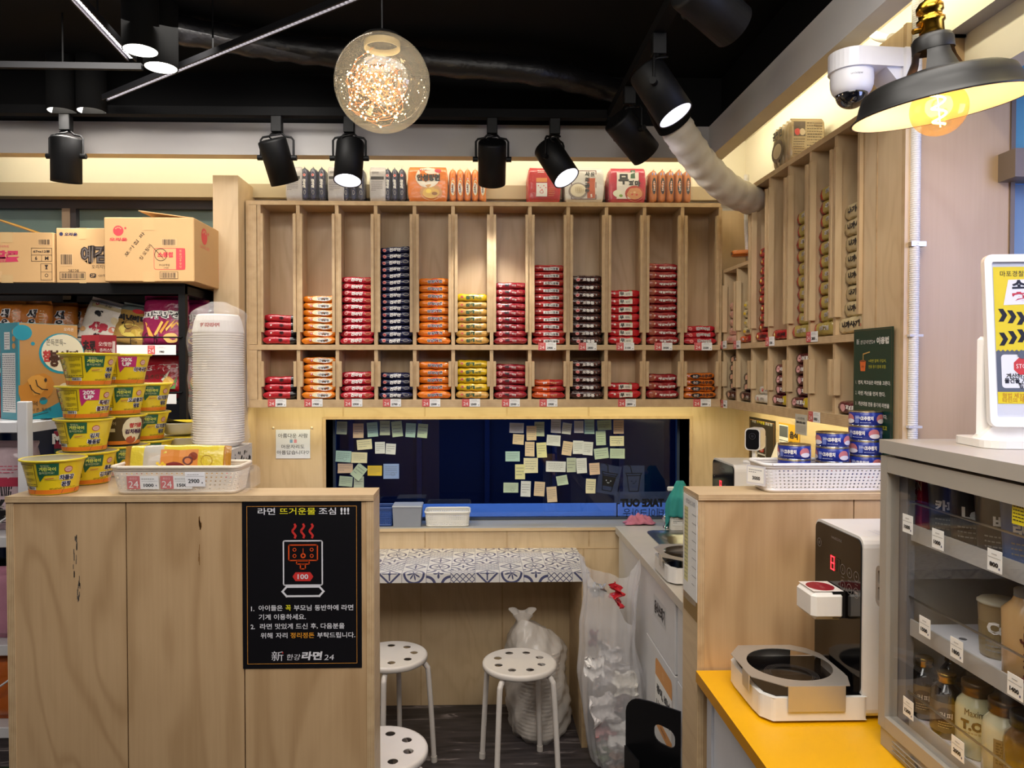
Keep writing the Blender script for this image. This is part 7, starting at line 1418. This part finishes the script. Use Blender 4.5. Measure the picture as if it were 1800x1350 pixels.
def cupc(px, k, r, H, hx, label, txt, X=HX + .08, rimc='#8d8a86', band=None):
    t = thing('drink_cup', label, 'drink cup', put(px, k, X), (0, 0, R(-40)), G_DR); b = MB(); b.lathe([(1e-4, 0), (r * .84, 0), (r * .86, .004), (r, H * .93)], col(hx, .35), 32); D = Dec(b, lambda x, z, kk: ((r * (.86 + .14 * z / H) + .0004 + .0003 * kk) * math.cos(-PI / 2 + x / r), (r * (.86 + .14 * z / H) + .0004 + .0003 * kk) * math.sin(-PI / 2 + x / r), z), .008)
    if band: D.rect(-.09, H * .05, .09, H * .62, ink(band), 1, 12)
    D.text(txt, 0, H * .55, H * .22, WT, 3, bold=.05, maxw=r * 1.5); D.scribble(-r * .6, H * .1, r * .6, H * .35, ink('#8a857c'), 3, 3); build('cup', b, t)
    b = MB(); b.lathe([(r, H * .92), (r * 1.05, H * .93), (r * 1.05, H * .96), (r * .96, H * .98), (r * .9, H), (1e-4, H)], col(rimc, .3), 32); build('lid', b, t); return t
cupc(1668, 0, .036, .105, '#4c4a4c', 'grey patterned coffee cup beside the red tea carton', '카페', HX + .075, '#77736e'); cupc(1710, 0, .038, .105, '#241c1a', 'dark brown coffee cup with white lettering, upper cabinet shelf', 'Le', HX + .075, '#3a3634', '#2f2018'); cupc(1760, 0, .04, .105, '#2f2019', 'large brown coffee cup at the end of the upper cabinet shelf', '비', HX + .075, '#4a423c'); cupc(1808, 0, .04, .105, '#3f5f9a', 'blue cup at the photo edge on the upper shelf', '라떼', HX + .08)
cupc(1758, 1, .032, .10, '#9a8664', 'beige coffee cup with recycling mark on the middle cabinet shelf', 'Ca', HX + .09, '#b9b29c', '#8f7a52')
def bottle(px, k, prof, m, label, art=None, capm=None, caph=(0, 0, 0), X=HX + .07, rz=-35):
    t = thing('drink_bottle', label, 'drink bottle', put(px, k, X), (0, 0, R(rz)), G_DR); b = MB(); b.lathe(prof, m, 32)
    if art: r = max(p[0] for p in prof); art(Dec(b, lambda x, z, kk: ((r + .0004 + .0003 * kk) * math.cos(-PI / 2 + x / r), (r + .0004 + .0003 * kk) * math.sin(-PI / 2 + x / r), z), .006))
    build('bottle', b, t); r, z0, z1 = caph; b = MB(); b.lathe([(r, z0), (r * 1.04, z0 + .002), (r * .96, z0 + (z1 - z0) * .35), (r * 1.02, z0 + (z1 - z0) * .4), (r * 1.02, z1 - .002), (r * .9, z1), (1e-4, z1)], capm, 24); build('cap', b, t); return t
GOLD = metal('#b08e3a', .25); DKG = col('#0e0a0a', .08, coat=.8, spec=.7); bp = [(1e-4, 0), (.025, 0), (.027, .004), (.027, .075), (.025, .088), (.015, .097), (.014, .104)]
def bl_(D): D.rect(-.09, .012, .09, .068, ink('#6b563c'), 1, 14); D.ell(0, .04, .018, .02, ink('#3a2a22'), 2); D.text('커피', 0, .045, .011, WT, 4); D.scribble(-.012, .02, .012, .034, ink('#c9b48a'), 4, 3)
bottle(1628, 2, bp, DKG, 'dark bottle with gold cap nearest the hinge, bottom cabinet shelf', bl_, GOLD, (.016, .101, .118), HX + .065); bottle(1668, 2, bp, DKG, 'dark bottle with gold cap, second and in front on the bottom shelf', bl_, GOLD, (.016, .101, .118), HX + .062); bottle(1676, 2, bp, DKG, 'dark bottle with gold cap standing behind the other two', bl_, GOLD, (.016, .101, .118), HX + .135)
tp_ = [(1e-4, 0), (.031, 0), (.034, .004), (.034, .082), (.031, .094), (.023, .104), (.022, .11)]; BRZ = metal('#6a5844', .35)
def tpa(D): D.text('Maxim', -.004, .083, .012, ink('#5a4226'), 2, w=.03); D.text('T.O.P', 0, .060, .018, ink('#5a4226'), 2, w=.052, bold=.06); D.scribble(-.02, .044, .02, .05, ink('#a08a5a'), 2, 1)
def tpb(D): D.rect(-.026, .008, .03, .072, ink('#8a7252'), 1, 8); D.scribble(-.022, .03, .026, .068, ink('#5a4226'), 2, 8, .3); D.rect(-.022, .012, -.004, .024, ink('#5a2a1c'), 2)
bottle(1722, 2, tp_, col('#cfcba4', .15, coat=.5), 'cream coffee bottle with bold brown letters, bottom cabinet shelf', tpa, BRZ, (.0245, .108, .132), HX + .072); bottle(1772, 2, tp_, col('#d3cdaa', .15, coat=.5), 'cream coffee bottle turned to its brown back label', tpb, BRZ, (.0245, .108, .132), HX + .070, -20); bottle(1812, 2, tp_, col('#6a4a1c', .1, coat=.6), 'amber bottle at the photo edge of the bottom cabinet shelf', None, col('#15120f', .3), (.0245, .108, .132), HX + .070)
def tj(D): D.text('TEJAVA', 0, .055, .022, ink('#5a2418'), 2, w=.09, rot=-PI / 2, bold=.03); D.rect(-.02, .0, .02, .01, ink('#7a1c22'), 2)
bottle(1806, 1, [(1e-4, 0), (.03, 0), (.032, .004), (.034, .11), (.02, .125), (.016, .135)], col('#c9a06a', .25, coat=.3), 'tan tea bottle with upright lettering at the photo edge, middle shelf', tj, col('#8a8a8a', .3), (.017, .133, .146), HX + .068, -32)
# ---------------------------------------------------------------- white sign stand on top of it
sb = at(1716, 778, Z=HZ1); sgY = 1.335; sx = at(1740, 600, Y=sgY).x
t = thing('sign_stand', 'white plastic sign stand with a yellow warning sheet on the display cabinet', 'sign', (sx, sgY, HZ1 + .0008), (0, 0, R(-6))); SW = .225; SHt = at(1742, 450, Y=sgY).z - HZ1
b = MB(); b.prism(rrect(-.025, -.045, SW + .02, .085, .03), 0, .014, WPL, 'Z'); build('base', b, t, bev=.004)
b = MB(); b.box(-.008, SW + .008, .02, .032, .014, SHt * .58, WPL, bev=.006); b.prism([(-.01, .014), (SW + .01, .014), (SW - .02, .045), (.02, .045)], .008, .036, WPL, 'Y'); build('back_support', b, t)
fr_ = MB(); fr_.M = Matrix.Translation((0, .0, .036)) @ Matrix.Rotation(R(-5), 4, 'X'); fh = SHt - .03
fr_.fill([rrect(0, 0, SW, fh, .014), rrect(.013, .018, SW - .013, fh - .014, .004)], .012, WPL, lambda x, y, h: (x, h, y)); build('frame', fr_, t)
sh_ = MB(); sh_.M = fr_.M; sh_.box(.0132, SW - .0132, -.001, .001, .0182, fh - .0142, col('#c9ccd4', .3)); D = Dec(sh_, plane((.0132, -.0012, .0182), (1, 0, 0), (0, 0, 1))); Wq, Hq = SW - .0264, fh - .0324
yq = ink('#d9c31e'); gq = ink('#5a606c'); D.rect(.004, Hq * .42, Wq - .004, Hq * .97, yq, 1); D.rect(.004, Hq * .16, Wq - .004, Hq * .42, gq, 1); [D.poly([(.004 + i * .008, Hq * .42), (.012 + i * .008, Hq * .42), (.008 + i * .008, Hq * .432)], gq, 2) for i in range(int((Wq - .01) / .008))]
D.rect(.004, Hq * .085, Wq - .004, Hq * .16, yq, 1); D.text('형법 제329조 절도죄', .012, Hq * .138, .009, ink('#b5702a'), 2, align='l'); D.text('타인의 재물을절취한 자는', .012, Hq * .108, .009, ink('#b5702a'), 2, align='l')
D.text('마포경찰서 홍익지구대', .016, Hq * .925, .011, INK, 2, align='l', w=.11); D.poly([(.02, Hq * .72), (Wq - .01, Hq * .74), (Wq - .004, Hq * .9), (.03, Hq * .885)], ink('#dcdce0'), 2); D.text('소액 절도도', .036, Hq * .852, .020, INK, 3, align='l', w=.13, bold=.06, rot=.03); D.text('형사처벌', .036, Hq * .768, .021, ink('#b53440'), 3, align='l', w=.13, bold=.08, rot=.03)
for sgn, y0 in ((-1, .655), (1, .50)):
    for i in range(5):
        x = .010 + i * .016; y = Hq * y0 + sgn * i * .003; D.poly([(x, y + .012), (x + .009, y + .012), (x + .016, y), (x + .009, y - .012), (x, y - .012), (x + .007, y)], INK, 2)
D.poly(rrect(.078, Hq * .48, Wq - .02, Hq * .68, .012), ink('#c23a3a'), 3); D.poly(rrect(.086, Hq * .50, Wq - .028, Hq * .66, .008), WT, 4)
for i in range(2):
    x = .012 + i * .085; D.poly(rrect(x, Hq * .185, x + .075, Hq * .40, .006), ink('#dfe0e4'), 2); D.ell(x + .0375, Hq * .40, .009, .008, gq, 4, 14)
    D.poly([(x + .0375 + .017 * math.cos(PI / 8 + TAU * q / 8), Hq * .325 + .017 * math.sin(PI / 8 + TAU * q / 8)) for q in range(8)], ink('#c23a3a'), 3); D.text('STOP', x + .0375, Hq * .325, .008, WT, 4, w=.024)
    for j, s in enumerate((['계산하지 않고', '물건을 가져가는', '행위'], ['포장 개봉 후', '제자리에 두는', '행위'])[i]): D.text(s, x + .0375, Hq * (.262 - j * .03), .010, INK, 3, maxw=.066, bold=.03)
build('warning_sheet', sh_, t)
